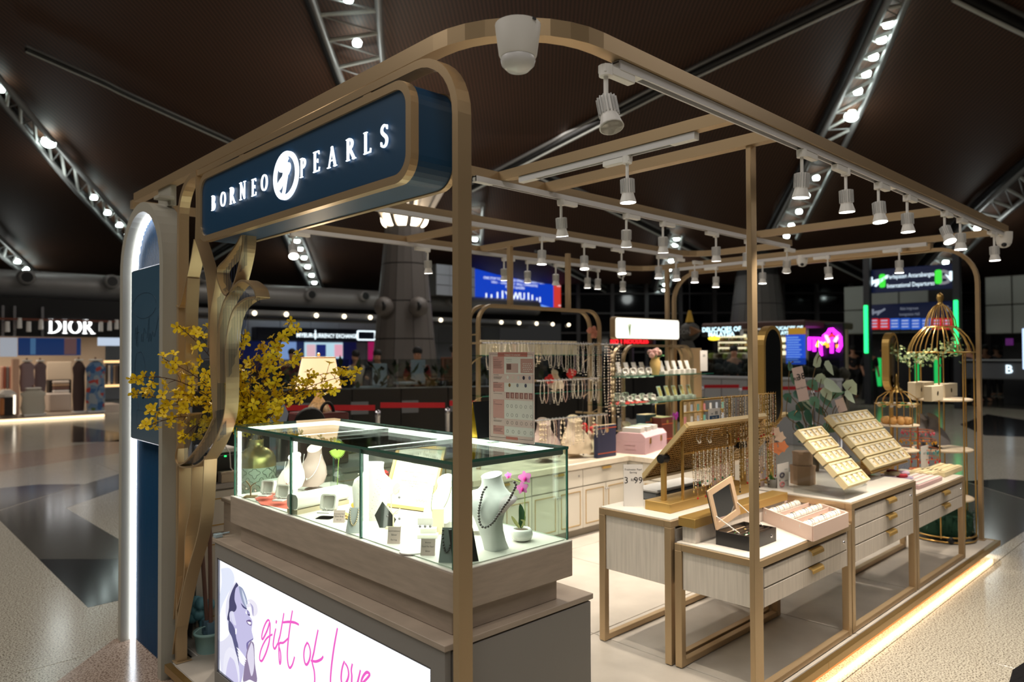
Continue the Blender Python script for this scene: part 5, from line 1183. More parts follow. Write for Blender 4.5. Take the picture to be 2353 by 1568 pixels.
neck_bust(at(676,1130,z=SZ),.165,WEST,'white necklace bust left of the mauve one in the showcase',WHITEP,.5,1.0,SILVERCH)
neck_bust(at(722,1124,z=SZ),.195,WEST,'mauve necklace bust with fine chain and pendant in the middle of the showcase',MAUVE,.5,1.0,SILVERCH)
neck_bust(at(1022,1206,z=SZ),.17,math.radians(200),'rounded white bust in the right corner of the showcase',WHITEP,.5,1.0,mat('green_bead',(120,130,70),.3))
b0=at(858,1190,z=SZ);root=thing('necklace_bust',b0,'tall slanted white bust plate draped with pearl strands behind the kite mirror','necklace bust','necklace busts in the showcase')
f=Vector((math.cos(WEST),math.sin(WEST),0));s=Vector((-f.y,f.x,0));rings=[]
for(t,hw,hd,fo)in((0,.05,.01,.05),(.25,.068,.014,.035),(.55,.085,.022,.01),(.68,.080,.028,0),(.80,.045,.032,-.005),(.9,.038,.034,-.005),(1,.041,.036,-.005)):
 c=b0+Z*(t*.215)+f*fo;rings.append([c+s*(hw*math.cos(2*math.pi*k/16))+f*(hd*math.sin(2*math.pi*k/16))for k in range(16)])
loft(MB(),rings).build('neck_form',WHITEP,root)
m=MB()
for j,ww in enumerate((.032,.040,.048)):
 for i in range(22):
  u=i/21;zz=.175-(.12+.025*j)*math.sin(math.pi*u);m.sphere(b0+Z*zz+s*(ww*math.cos(math.pi*u))+f*(.034+.03*math.sin(math.pi*u)),.0024,6,4)
m.build('pearl_strands',PEARL,root)
def ring_box(p,face,label,k=1.0,grp='open ring boxes in the showcase'):
 root=thing('ring_box',p,label,'ring box',grp);f=Vector((math.cos(face),math.sin(face),0));s=Vector((-f.y,f.x,0));p=Vector(p)
 pts=rrect(-.031*k,-.029*k,.031*k,.029*k,.01*k,3)
 MB().prism(pts,p,s,f,0.020*k).build('box_base',WHITEP,root)
 o=p-f*(.034*k)+Z*(.020*k);up=(Z*.95-f*.3).normalized();fw2=(f*.95+Z*.3).normalized()
 lid=rrect(-.031*k,0,.031*k,.058*k,.01*k,3);li=rrect(-.026*k,.005*k,.026*k,.053*k,.008*k,3)
 MB().ring_prism(lid,li,o,s,up,.024*k).prism(lid,o-fw2*(.002*k),s,up,.004*k).build('lid',WHITEP,root)
 MB().obox(p+Z*(.0215*k),s,f,Z,.024*k,.022*k,.002*k).build('cushion',CARD,root)
 m=MB().tube([p+Z*(.022*k)+s*(.008*k*math.cos(a))+Z*(.009*k*math.sin(a))for a in[i*math.pi/8 for i in range(9)]],.0011*k,5);m.sphere(p+Z*(.033*k),.0035*k,8,6)
 m.build('ring',SILVERCH,root)
 return root
ring_box(at(608,1150,z=SZ),WEST,'open white ring box left of the other on the red cloth')
ring_box(at(643,1161,z=SZ),WEST,'open white ring box on the red cloth beside the first glass joint')
ring_box(at(748,1190,z=SZ),WEST,'open white ring box in front of the long roll box',1.05)
rc=MB()
P_=[at(a,b2,z=SZ)for a,b2 in((585,1146),(600,1160),(668,1172),(668,1140),(630,1128))]
rc.prism([(p.x,p.y)for p in P_],(0,0,SZ),X,Y,.0006).build('red_cloth',mat('coral_cloth',(226,108,88),.85),None,'coral red cloth under the ring boxes in the showcase','cloth')
def card(p,face,w,h,label,lines,tilt=.25,m_=None,name='price_card',grp='small price cards in the showcase',mt=None):
 root=thing(name,p,label,'price card' if name=='price_card' else 'sign',grp);f=Vector((math.cos(face),math.sin(face),0));s=Vector((f.y*-1,f.x,0));up=(Z-f*tilt).normalized();p=Vector(p)
 R_=s
 MB().prism([(-w/2,0),(w/2,0),(w/2,h),(-w/2,h)],p+f*.003,R_,up,-.002).build('card',m_ or PINKCARD,root)
 nz=R_.cross(up).normalized()
 m=MB()
 for(t,txt,sz)in lines:m.text(txt,p+f*.0035+up*(h*t)+nz*.0006,R_,up,h*sz)
 m.build('print',mt or PRINTBLACK,root)
 MB().prism([(-w/2-.002,-.0),(w/2+.002,-.0),(w/2+.002,h+.002),(-w/2-.002,h+.002)],p-f*.001,R_,up,-.0015).prism([(-w/2,0),(w/2,0),(w/2,.02),(-w/2,.02)],p,R_,-f,.0015).build('acrylic_holder',ACRYLIC,root)
 return root
SW_=math.radians(222)
card(at(779,1201,z=SZ),SW_,.044,.046,'price card beside the gold straw decoration',[(.66,'Freshwater Pearl',.13),(.44,'Silver Ring',.17),(.18,'RM 150',.13)])
card(at(905,1250,z=SZ),SW_,.044,.056,'price card in front of the earring stand, right of the kite mirror',[(.72,'Gold Freshwater',.11),(.48,'Silver',.16),(.2,'Earring',.13)])
card(at(983,1277,z=SZ),SW_,.046,.052,'price card nearest to the front gold post',[(.74,'Borneo',.12),(.5,'Gold Fw Pearl',.13),(.22,'Silver',.14)])
card(at(632,1148,z=SZ),SW_,.02,.02,'tiny price card between the two left ring boxes',[(.5,'RM',.3)])
A_,B_=at(684,1184,z=SZ),at(803,1158,z=SZ);rt=thing('roll_box',(A_+B_)/2,'long cream leatherette box lying across the middle of the showcase','box')
d_=(B_-A_).normalized();n_=Vector((-d_.y,d_.x,0));L_=(B_-A_).length
MB().prism(rrect(0,.018,.07,.078,.02,4),A_,n_,Z,L_).build('lid',WHITEP,rt);MB().prism([(0.002,0),(.068,0),(.068,.0175),(.002,.0175)],A_,n_,Z,L_).build('box_bottom',mat('taupe_edge',(206,190,160),.5),rt)
A_,B_=at(612,1128,z=SZ),at(668,1118,z=SZ);rt=thing('jewel_tray',(A_+B_)/2,'shallow cream tray at the back left of the showcase','tray');d_=(B_-A_).normalized();n_=Vector((-d_.y,d_.x,0))
MB().obox((A_+B_)/2+Z*.02,d_,n_,Z,(B_-A_).length/2,.045,.02).build('box',WHITEP,rt);MB().obox((A_+B_)/2+Z*.042,d_,n_,Z,(B_-A_).length/2-.006,.04,.002).build('liner',CARD,rt)
def ear_stand(p,h,label,m_=None,pearls=None):
 root=thing('earring_stand',p,label,'earring stand','branching earring stands in the showcase');p=Vector(p);s=Vector((math.sin(.81),-math.cos(.81),0))
 MB().obox(p+Z*.003,s,Vector((-s.y,s.x,0)),Z,.026,.02,.003).build('base',m_ or CREAM,root)
 MB().strap([p+Z*(t*h)+s*(.0)for t in(0.02,.3,.6)]+[p+Z*(h*.8)-s*(h*.12),p+Z*(h*.97)-s*(h*.28)],Vector((s.y,-s.x,0)),.008,.004).strap([p+Z*(h*.6),p+Z*(h*.75)+s*(h*.12),p+Z*(h*.86)+s*(h*.3)],Vector((s.y,-s.x,0)),.008,.004).build('branch',m_ or CREAM,root)
 for sg_,t in((-1,.9),(1,.78)):MB().sphere(p+Z*(h*t-.03)+s*(sg_*h*.27),.005,8,6).tube([p+Z*(h*t-.03)+s*(sg_*h*.27),p+Z*(h*t)+s*(sg_*h*.25)],.0006,4).build('pearl_earring',pearls or PEARLG,root)
ear_stand(at(576,1143,z=SZ),.075,'brass Y-shaped earring stand in front of the patterned vase',mat('antique_brass',(170,140,96),.4,.6),PEARL)
ear_stand(at(904,1214,z=SZ),.082,'cream Y-shaped stand with grey pearl earrings right of the kite mirror');ear_stand(at(899,1180,z=SZ),.12,'taller cream earring stand in front of the certificate')
rt=thing('kite_mirror',at(890,1213,z=SZ),'dark kite-shaped display mirror in the right bay of the showcase','mirror');p=at(884,1213,z=SZ)
s=Vector((math.sin(.75),-math.cos(.75),0));nb=Vector((-s.y,s.x,0))
MB().prism([(-.019,0),(.029,.0),(.042,.03),(-.012,.094),(-.039,.044)],p,s,(Z+nb*.18).normalized(),.004).build('smoked_glass',mat('smoked_mirror',(66,66,64),.08,.3),rt)
MB().prism([(-.003,0),(.006,0),(.004,.05),(-.001,.05)],p+nb*.03,s,(Z-nb*.4).normalized(),.003).build('prop',mat('smoked_mirror',(66,66,64)),rt)
rt=thing('straw_decoration',at(800,1195,z=SZ),'golden straw decoration behind the middle price card','decoration');m=MB();p=at(800,1190,z=SZ)
for k in range(14):
 a=random.random()*3.1;c=p+Vector((random.uniform(-.03,.03),random.uniform(-.03,.03),.004+.0006*k));d_=Vector((math.cos(a),math.sin(a),.1))*.03;m.strap([c-d_,c,c+d_],Vector((-d_.y,d_.x,0)),.008,.0006)
m.build('straw_leaves',mat('golden_straw',(232,180,72),.5,.2),rt);MB().sphere(at(813,1168,z=SZ)+Z*.012,.012,10,8).build('gold_ball',mat('golden_straw',(232,180,72)),rt)
def easel(p,face,w,h,m_,label,chain,k):
 root=thing('necklace_easel',p,label,'easel','leaning necklace easels');f=Vector((math.cos(face),math.sin(face),0));s=Vector((-f.y,f.x,0));up=(Z-f*.25).normalized();p=Vector(p)
 MB().prism([(-w/2,0),(w/2,0),(w*.34,h),(-w*.34,h)],p,s,up,-.003).build('plate',m_,root)
 nz=(f+Z*.25).normalized()
 for i in range(k):
  u=i/(k-1);q=p+s*(w*.28*math.cos(math.pi*u))+up*(h*(.92-.62*math.sin(math.pi*u)))+nz*.004
  MB().sphere(q,.0035 if k<20 else .003,7,5).build('bead',chain,root)
easel(at(811,1226,z=SZ),SW_,.055,.09,mat('pale_grey_card',(214,216,214),.5),'pale grey necklace easel behind the second glass joint',mat('champagne_bead',(206,186,150),.25,.4),21)
easel(at(1026,1294,z=SZ),SW_,.05,.105,mat('grey_card',(176,180,182),.5),'grey bracelet easel in the right front corner beside the gold post',mat('black_pearl',(60,58,62),.15,.3,coat=.6),18)
BL,BR,TL,TR=at(881,1164,z=SZ),at(994,1179,z=SZ),None,None
s=(BR-BL);s.z=0;Lw=s.length;s.normalize();nb=Vector((-s.y,s.x,0));nb=nb if nb.dot(_d)>0 else-nb;up=(Z+nb*.42).normalized();Hh=.272
rt=thing('framed_certificate',(BL+BR)/2,'gold-framed pearl grading certificate leaning at the back of the showcase','certificate')
nz=s.cross(up).normalized();fr_o=rrect(0,0,Lw,Hh,.002,1);fr_i=rrect(.013,.013,Lw-.013,Hh-.013,.002,1)
MB().ring_prism(fr_o,fr_i,BL,s,up,.012).build('frame',mat('pale_gold_frame',(226,190,130),.4,.4),rt);MB().prism(fr_i,BL,s,up,.004).build('paper',mat('certificate_paper',(238,234,218),.7),rt)
m=MB();o=BL+nz*.0052
for k,ch in enumerate('Gemological Institute'):
 u=(k+.5)/21;m.text(ch,o+s*(.03+(Lw-.06)*u)+up*(Hh*(.80+.05*math.sin(math.pi*u))),s,up,.017)
for t,txt,sz in((.70,'Known as Perfection',.009),(.56,'This is hereby awarded in recognition of the Graduate',.0085),(.49,'Pearls',.012),(.42,'Awarded by the Institute of Pearl Studies',.0085),(.385,'Pearls Program',.0085),(.345,'on August 2018',.0075)):m.text(txt,o+s*(Lw*.52)+up*(Hh*t),s,up,sz)
m.ribbon([(Lw*(.62+.3*i/14),Hh*(.15+.022*math.sin(i*2.1)))for i in range(15)],.0012,o,s,up,.0003);m.build('print',mat('grey_print',(110,108,100),.7),rt)
MB().prism([(Lw*.19+.018*math.cos(i*math.pi/8),Hh*.29+.024*math.sin(i*math.pi/8))for i in range(16)],o,s,up,.0006).build('seal',mat('seal_cream',(206,198,170),.6),rt)
MB().tube([BL+s*(Lw/2)+up*(Hh*.6)-nz*.003,BL+s*(Lw/2)+nb*(.17)],.004,6).build('easel_strut',mat('pale_gold_frame',(226,190,130)),rt)
p=at(775,1124,z=SZ);rt=thing('bud_vase',p,'small clear glass bottle with a fern leaf and white flower in the showcase','vase')
MB().lathe(p,[(.030,.001),(.034,.01),(.034,.055),(.030,.07),(.018,.082),(.017,.10),(.021,.104)],18).build('bottle',glass('bottle_glass',(238,244,240),.14),rt)
m=MB();tip=at(782,1040,t=(p-EYE).dot(_d));tip.z=min(tip.z,1.195)
st=spline([tuple(p+Z*.01),tuple(p+Z*.09+Vector((.004,0,0))),tuple((p+tip)/2+Z*.05),tuple(tip)],4);m.tube(st,.002,5)
fern_m=mat('fern_green',(150,182,70),.5)
for i in range(6,len(st)):
 c=Vector(st[i])
m.build('stem',fern_m,rt)
rgt=Vector((math.sin(YAW),-math.cos(YAW),0));cen=p+Z*.19
m=MB()
for k in range(30):
 a=math.radians(200+300*k/29);d_=rgt*math.cos(a)+Z*math.sin(a);pr_=rgt*-math.sin(a)+Z*math.cos(a);r1=.052*(1-.2*abs(math.cos(a)))
 m.add([cen+d_*.006-pr_*.003,cen+d_*r1*.7-pr_*.0045-_d*.004,cen+d_*r1,cen+d_*r1*.7+pr_*.0045-_d*.004,cen+d_*.006+pr_*.003],[(0,1,2,3,4)])
m.build('fern_leaf',fern_m,rt)
m=MB()
for k in range(7):
 a=2*math.pi*k/7;d_=rgt*math.cos(a)+Z*math.sin(a)*.6;c=cen+rgt*.004+Z*.05
 m.add([c,c+d_*.018+rgt.cross(d_)*.012,c+d_*.034-_d*.008,c+d_*.018-rgt.cross(d_)*.012],[(0,1,2,3)])
m.build('white_flower',mat('white_petal',(245,242,232),.6),rt)
p=at(866,1150,z=SZ);rt=thing('red_fabric_flower',p,'red ruffled fabric flower with a grey-green cuff at the back of the showcase','decoration');m=MB();dp=(p-EYE).dot(_d)+.02
for k in range(26):
 q=at(862+random.uniform(-10,34),1090+random.uniform(-8,10),t=dp+random.uniform(-.02,.02));a=random.random()*6.28
 v1=Vector((math.cos(a),math.sin(a),random.uniform(-.6,.6)))*.018;v2=v1.cross(Z).normalized()*.014
 m.add([q-v1,q+v2+Z*.006,q+v1,q-v2-Z*.004],[(0,1,2,3)])
m.build('ruffles',mat('red_fabric',(226,44,40),.7),rt);q=at(851,1094,t=dp);MB().tube([q-rgt*.014-Z*.008,q+rgt*.016+Z*.012],.016,12).build('cuff',mat('sage_ribbon',(112,140,122),.6),rt)
MB().add([at(841,1120,t=dp),at(850,1108,t=dp),at(856,1098,t=dp),at(842,1100,t=dp)],[(0,1,2,3)]).build('ribbon_tail',mat('red_fabric',(226,44,40)),rt);MB().tube([at(866,1095,t=dp),p],.003,5).build('wire',DARK,rt)
p=at(985,1232,z=SZ);rt=thing('earring_riser',p,'stepped white risers holding grey pearl earrings near the right corner of the showcase','riser')
s=Vector((math.sin(.81),-math.cos(.81),0));nb=Vector((-s.y,s.x,0));nb=nb if nb.dot(_d)>0 else-nb
for k,(w_,h_,b2)in enumerate(((.07,.012,-.02),(.055,.028,.005))):MB().obox(p+nb*b2+Z*(h_/2),s,nb,Z,w_/2,.02,h_/2).build('step',WHITEP,rt)
for k in range(3):
 q=p+nb*.0+s*(-.03+.018*k)+Z*.042;MB().obox(q+Z*.008,s,nb,Z,.009,.001,.012).build('earring_card',CARD,rt);MB().sphere(q-nb*.004-Z*.008,.0048,8,6).build('pearl_earring',PEARLG,rt)
MB().obox(p+nb*.03+s*.03+Z*.045,s,nb,Z,.02,.012,.045).build('tall_box',CREAM,rt)
MB().lathe(at(958,1266,z=SZ),[(.062,0.0),(.062,.004)],28,sy=.7).build('round_tray',CARD,rt)
b0=Vector((1.585,1.763,SZ));rt=thing('necklace_bust',b0,'tall white bust at the right end of the showcase wearing the dark pearl necklace','necklace bust','necklace busts in the showcase')
prof=[(0,.030,-.020,.058),(.12,.034,-.026,.040),(.28,.044,-.034,.020),(.42,.058,-.042,.004),(.55,.078,-.046,-.004),(.64,.098,-.044,.004),(.70,.108,-.040,.022),(.735,.098,-.036,.040),(.78,.066,-.034,.044),(.84,.044,-.034,.040),(.92,.034,-.034,.034),(.985,.033,-.036,.032),(1.0,.034,-.037,.033)]
HB=.245;m=MB();rings=[]
def bust_pt(prof_,a):
 t,hw,fx,bx=prof_;c=(fx+bx)/2;d2=(bx-fx)/2;e=.55 if t<.75 else 1.0
 ca,sa=math.cos(a),math.sin(a);return b0+Vector((c-d2*math.copysign(abs(ca)**e,ca),hw*math.copysign(abs(sa)**e,sa),t*HB+(-.008*ca if t>.9 else 0)))
for pf_ in prof:rings.append([bust_pt(pf_,2*math.pi*k/32)for k in range(32)])
loft(m,rings).build('bust',mat('white_suede',(236,236,234),.75),rt)
nl=thing('pearl_necklace',b0+Z*.08,'dark grey pearl necklace around the tall white bust','necklace')
npx=[(640,370),(665,415),(650,450),(625,500),(600,555),(575,600),(545,650),(510,690),(475,740),(445,790),(415,830),(380,880),(345,930),(300,975),(260,1005),(215,1020),(175,1010),(145,970),(135,930),(128,870),(125,820),(130,760),(140,700),(155,640),(165,590),(180,530),(205,475),(235,435)]
npx=[(1080+a/6.272,1050+c/6.272)for a,c in npx];dense=spline(npx,8);acc=0;last=None;bead0=None;bp=mat('dark_grey_pearl',(108,102,102),.14,.45,coat=.7)
for q in dense:
 if last is not None and math.hypot(q[0]-last[0],q[1]-last[1])<6.0:continue
 last=q;P_=at(q[0],q[1],x=b0.x-.052)
 if bead0 is None:bead0=MB().sphere(P_,.0046,10,8).build('pearl',bp,nl);q0=P_.copy();l0=Vector(bead0.location)
 else:piece(bead0,l0+(P_-q0))
p=at(1199,1243,z=SZ);rt=thing('orchid_pot',p,'small pink orchid in a round white bowl at the right end of the showcase','potted plant')
MB().lathe(p,[(.018,0),(.034,.008),(.0385,.022),(.036,.036),(.030,.043),(.027,.041),(.026,.034)],22).build('bowl',mat('white_ceramic',(240,238,232),.15,coat=.4),rt);MB().lathe(p,[(0,.037),(.027,.036)],14).build('soil',mat('brown_moss',(84,66,48),.9),rt)
def leafs(path,w,m_,nm,up=Z):
 P_=[Vector(q)for q in path];n=len(P_);m=MB();vs=[]
 for i,q in enumerate(P_):
  t=(P_[min(i+1,n-1)]-P_[max(i-1,0)]).normalized();sd=t.cross(_d).normalized();k=math.sin(math.pi*(.08+.92*i/(n-1)))**.7 if i<n-1 else .02;vs+=[q-sd*w*k,q+_d*(w*.35*k),q+sd*w*k]
 fs=[]
 for i in range(n-1):a=i*3;fs+=[(a,a+1,a+4,a+3),(a+1,a+2,a+5,a+4)]
 m.add(vs,fs,True);return m.build(nm,m_,rt)
dp=(p-EYE).dot(_d);ORL=mat('orchid_leaf',(34,76,38),.4);ORV=mat('orchid_leaf_pale',(186,186,120),.5)
leafs(spline([tuple(at(1196,1214,t=dp)),tuple(at(1200,1190,t=dp)),tuple(at(1195,1158,t=dp))],4),.012,ORL,'leaf');leafs(spline([tuple(at(1194,1214,t=dp-.01)),tuple(at(1184,1200,t=dp-.01)),tuple(at(1175,1186,t=dp-.01))],4),.006,ORV,'leaf');leafs(spline([tuple(at(1198,1213,t=dp-.02)),tuple(at(1204,1199,t=dp-.02)),tuple(at(1196,1195,t=dp-.02))],4),.004,ORV,'leaf')
MB().tube(spline([tuple(at(1206,1210,t=dp)),tuple(at(1206,1160,t=dp)),tuple(at(1202,1115,t=dp)),tuple(at(1174,1100,t=dp))],5),.0014,5).build('stem',mat('orchid_stem',(150,170,80),.5),rt)
OPK=mat('orchid_pink',(246,140,216),.5);OMG=mat('orchid_magenta',(224,30,150),.5)
for(cx_,cy_,r_)in((1206,1098,.022),(1200,1122,.02),(1168,1093,.012)):
 c=at(cx_,cy_,t=dp-.01);m=MB()
 for k in range(5):
  a=math.radians(90+72*k+10);d_=rgt*math.cos(a)+Z*math.sin(a);q_=rgt*-math.sin(a)+Z*math.cos(a);w_=.55 if k in(1,4)else .36
  m.add([c,c+d_*r_*.5+q_*r_*w_-_d*.003,c+d_*r_*.95+q_*r_*w_*.5,c+d_*r_*1.1,c+d_*r_*.95-q_*r_*w_*.5,c+d_*r_*.5-q_*r_*w_-_d*.003],[(0,1,2,3,4,5)],True)
 fl_=m.build('blossom',OPK,rt);MB().sphere(c-_d*.006-Z*.004,r_*.26,8,6,(1,1,1.5)).build('lip',OMG,fl_)
GT=GZ+.0035
TLp=[at(1125,1013,z=GT),at(1229,1024,z=GT)];s=TLp[1]-TLp[0];s.z=0;Wd=s.length;s.normalize();Hp=at(1127,812,t=(TLp[0]-EYE).dot(_d)).z-GT
rt=thing('info_poster',(TLp[0]+TLp[1])/2,'pink and white THINGS TO KNOW pearl guide in a clear stand on the glass top','poster')
o=TLp[0]+Z*.004;nz=s.cross(Z).normalized()
BGp=mat('poster_blush',(226,200,192),.55);ROSE=mat('poster_rose',(214,160,152),.55);DROSE=mat('poster_terracotta',(196,118,106),.55);OFFW=mat('poster_offwhite',(232,226,218),.55);INK=mat('poster_ink',(84,66,66),.6)
sheet=MB().prism(rrect(0,0,Wd,Hp,.003,2),o,s,Z,.0025).build('sheet',BGp,rt)
def PX(u,v):return(u/467*Wd*1.13-.012*Wd,Hp-(v-38)/(860-38)*Hp)
def prect(nm,u0,v0,u1,v1,m_,lay=1):a,b2=PX(u0,v1),PX(u1,v0);return MB().prism([(a[0],a[1]),(b2[0],a[1]),(b2[0],b2[1]),(a[0],b2[1])],o+nz*(.0025+.0003*lay-.0002),s,Z,.0002).build(nm,m_,sheet)
for(v0,v1)in((80,240),(320,405),(478,650),(720,800)):prect('white_band',150,v0,415,v1,OFFW,1);prect('rose_block',45,v0,150,v1,ROSE,1)
prect('title_bar',90,42,360,84,DROSE,1);prect('footer_bar',165,815,272,838,DROSE,2)
m=MB();q=PX(225,76);m.text('THINGS TO KNOW',o+nz*.0032+s*q[0]+Z*q[1],s,Z,Hp*.034,squash=.78);m.build('title',mat('poster_title',(248,232,224),.5),sheet)
prect('photo_hand',168,143,278,228,mat('poster_photo',(206,172,164),.5),2);prect('photo_dark',175,148,215,200,mat('poster_photo2',(120,84,78),.5),3);prect('photo_pearls',300,100,412,228,mat('poster_photo3',(196,150,140),.5),2)
m=MB()
for k in range(24):q=PX(325+(k%5)*16+(k//5)%2*6,145+(k//5)*17);m.sphere(o+nz*.003+s*q[0]+Z*q[1],.0022,6,4)
m.build('printed_pearls',OFFW,sheet)
for j,(v,xs_,cols)in enumerate(((272,(183,231,280,328,380),((232,226,218),(222,206,190),(214,206,200),(60,58,76),(130,122,140))),(342,(200,272,345),((150,110,60),(150,150,156),(80,80,100))))):
 for x_,c_ in zip(xs_,cols):q=PX(x_,v);MB().prism([(q[0]+.0055*math.cos(i*.6283),q[1]+.007*math.sin(i*.6283))for i in range(10)],o+nz*.0032,s,Z,.0002).build('pearl_swatch',mat('swatch_%d_%d_%d'%c_,c_,.4),sheet)
for k in range(6):prect('ear_photo',168+k*41,410,198+k*41,462,mat('poster_ear',(150,96,92),.5),2);prect('ear_tone',178+k*41,418,194+k*41,456,mat('poster_photo3',(196,150,140)),3)
m=MB()
for(v,xs_)in((533,(180,218,260,302,344,390)),(615,(180,222,264,324,358,397)),(685,(180,222,264,306,350,395)),(765,(180,231,283,336,392))):
 for x_ in xs_:
  q=PX(x_,v);r_=.005;m.ring_prism([(q[0]+r_*math.cos(i*.5236),q[1]+r_*1.25*math.sin(i*.5236))for i in range(12)],[(q[0]+r_*.86*math.cos(i*.5236),q[1]+r_*1.1*math.sin(i*.5236))for i in range(12)],o+nz*.0031,s,Z,.0002)
for(v,n_l,hd)in((110,9,'Everything you need to'),(255,4,'FRESHWATER PEARL'),(325,5,'SEAWATER PEARL'),(410,2,'SIZE'),(508,2,'SHAPE'),(658,3,'SURFACE'),(733,5,'LUSTER')):
 q=PX(50,v);m.text(hd,o+nz*.0031+s*q[0]+Z*q[1],s,Z,Hp*.014,align='LEFT',squash=.62)
 for i in range(1,n_l):a=PX(50,v+4+i*9);b2=PX(138-(i*7)%23,v+4+i*9+2);m.prism([(a[0],b2[1]),(b2[0],b2[1]),(b2[0],a[1]),(a[0],a[1])],o+nz*.0029,s,Z,.0002)
q=PX(168,108);m.text('Pearl Important Facts',o+nz*.0031+s*q[0]+Z*q[1],s,Z,Hp*.014,align='LEFT',squash=.7);q=PX(172,124);m.text('- Size   - Hue   - Shape',o+nz*.0031+s*q[0]+Z*q[1],s,Z,Hp*.012,align='LEFT',squash=.7)
m.ring_prism(rrect(.006,.012,Wd-.006,Hp-.008,.001,1),rrect(.0068,.0128,Wd-.0068,Hp-.0088,.001,1),o+nz*.0028,s,Z,.0002)
m.build('print',INK,sheet)
for t in(.2,.82):MB().prism([(-.016,0),(.016,0),(.006,.05),(-.006,.05)],TLp[0]+s*(Wd*t)+nz*.0,s,(Z-nz*-.0).normalized(),.001).prism([(-.016,0),(.016,0),(.016,.05),(-.016,.05)],TLp[0]+s*(Wd*t)-nz*-.0,s,nz,.002).build('clear_foot',ACRYLIC,rt)
p=at(1099,1009,z=GT);rt=thing('folding_board',p,'small black A-board with gold front half hidden by the front gold post','sign');q=p+Vector((0.0,.055,0));h_=at(1100,925,t=(p-EYE).dot(_d)).z-GT
apex=(p+q)/2+Vector((0,.0,h_));w_=.11
for(e,nm,mm_)in((q,'gold_panel',mat('gold_foil',(214,168,40),.35,.5)),(p,'black_panel',BLACK)):
 e2=e+Vector((w_,0,0));a2=apex+Vector((w_,0,0));t_=Vector((0,.004,0));MB().add([e-X*.0,e2,a2,apex,e+t_,e2+t_,a2+t_,apex+t_],[(0,1,2,3),(7,6,5,4),(0,4,5,1),(1,5,6,2),(2,6,7,3),(3,7,4,0)]).build(nm,mm_,rt)
p=at(1100,1290,z=SZ);rt=thing('leaning_panel',p,'thin black leaning panel inside the showcase beside the front gold post','panel')
MB().add([p+Vector((-.075,.03,0)),p,p+Vector((.0,.028,.098)),p+Vector((-.07,.058,.098)),p+Vector((-.075,.034,0)),p+Vector((0,.004,0)),p+Vector((0,.032,.098)),p+Vector((-.07,.062,.098))],[(0,1,2,3),(7,6,5,4),(0,4,5,1),(1,5,6,2),(2,6,7,3),(3,7,4,0)]).build('panel',BLACK,rt)
p=at(1096,1165,t=2.6);p.z=SZ;neck_bust(p,.13,math.radians(200),'small white bust half hidden by the front gold post',WHITEP)
# ================================================================== STAFF SIDE, LEFT: counter, vase of yellow blossom, lamp, case
sc_=thing('staff_counter',(2.3,4.35,0),'pale cabinet counter on the staff side behind the flower vase','cabinet')
SXA,SXB,SYA,SYB,SZT=1.46,3.3,4.05,4.58,.83
MB().bbox((SXA,SYA+.02,0),(SXB,SYB,SZT-.03),.003).build('carcass',CABINET,sc_);MB().bbox((SXA-.015,SYA-.01,SZT-.0295),(SXB,SYB,SZT),.003).build('worktop',mat('grey_worktop',(176,170,166),.4),sc_)
for k in range(3):
 xa=SXA+.01+k*.6;dr_=MB().bbox((xa,SYA,.56),(xa+.58,SYA+.019,.79),.003).build('drawer',CABINET,sc_);MB().ring_prism(rrect(xa+.05,.60,xa+.53,.75,.004,1),rrect(xa+.056,.606,xa+.524,.744,.004,1),(0,SYA,0),X,Z,.003).build('gold_moulding',GOLDP,dr_)
 dr_=MB().bbox((xa,SYA,.06),(xa+.58,SYA+.019,.54),.003).build('door',CABINET,sc_);MB().ring_prism(rrect(xa+.04,.1,xa+.54,.5,.004,1),rrect(xa+.046,.106,xa+.534,.494,.004,1),(0,SYA,0),X,Z,.003).build('gold_moulding',GOLDP,dr_)
PL_=Vector((1.60,3.58,0));VZ=.82
pe=thing('vase_pedestal',PL_,'low wooden pedestal under the flower vase behind the showcase','pedestal');MB().bbox((PL_.x-.12,PL_.y-.12,0),(PL_.x+.12,PL_.y+.12,VZ-.02),.004).build('column',WOOD,pe);MB().bbox((PL_.x-.13,PL_.y-.13,VZ-.02),(PL_.x+.13,PL_.y+.13,VZ),.004).build('top',WOOD,pe)
vp=PL_+Z*VZ;dv_=(vp-EYE).dot(_d);KX=dv_/FPX
def vz(py):return at(590,py,t=dv_).z-VZ
rV=42.5*KX
vs_=thing('flower_vase',vp,'gold and cream bottle vase with a quatrefoil relief pattern behind the glass','vase')
zs_=vz(1071);MB().lathe(vp,[(rV*.92,0),(rV,.012),(rV,zs_)],32).build('patterned_body',mat('vase_cream',(232,234,216),.5),vs_)
MB().lathe(vp,[(rV*1.005,zs_),(rV*1.01,zs_+.02),(rV*.98,vz(1052)),(rV*.85,vz(1040)),(rV*.55,vz(1031)),(rV*.36,vz(1028)),(rV*.36,vz(1012)),(rV*.39,vz(1010)),(rV*.33,vz(1010)),(rV*.3,vz(1020))],32).build('gold_shoulder',mat('vase_gold',(206,180,116),.3,.85),vs_)
VIN=mat('vase_relief',(120,128,112),.6)
for row in range(3):
 for k in range(9):
  a0=2*math.pi*(k+.5*(row%2))/9;zc_=zs_*(.86-.33*row);pts=[]
  for i in range(25):
   t=2*math.pi*i/24;rr_=.022*(1+.28*math.cos(4*t));pts.append((rr_*math.cos(t),rr_*math.sin(t)*1.05))
  P_=[vp+Vector(((rV+.0012)*math.cos(a0+u/rV),(rV+.0012)*math.sin(a0+u/rV),min(zs_-.003,max(.004,zc_+v))))for u,v in pts]
  MB().tube(P_[:-1],.0013,4,closed=True).build('quatrefoil',VIN,vs_)
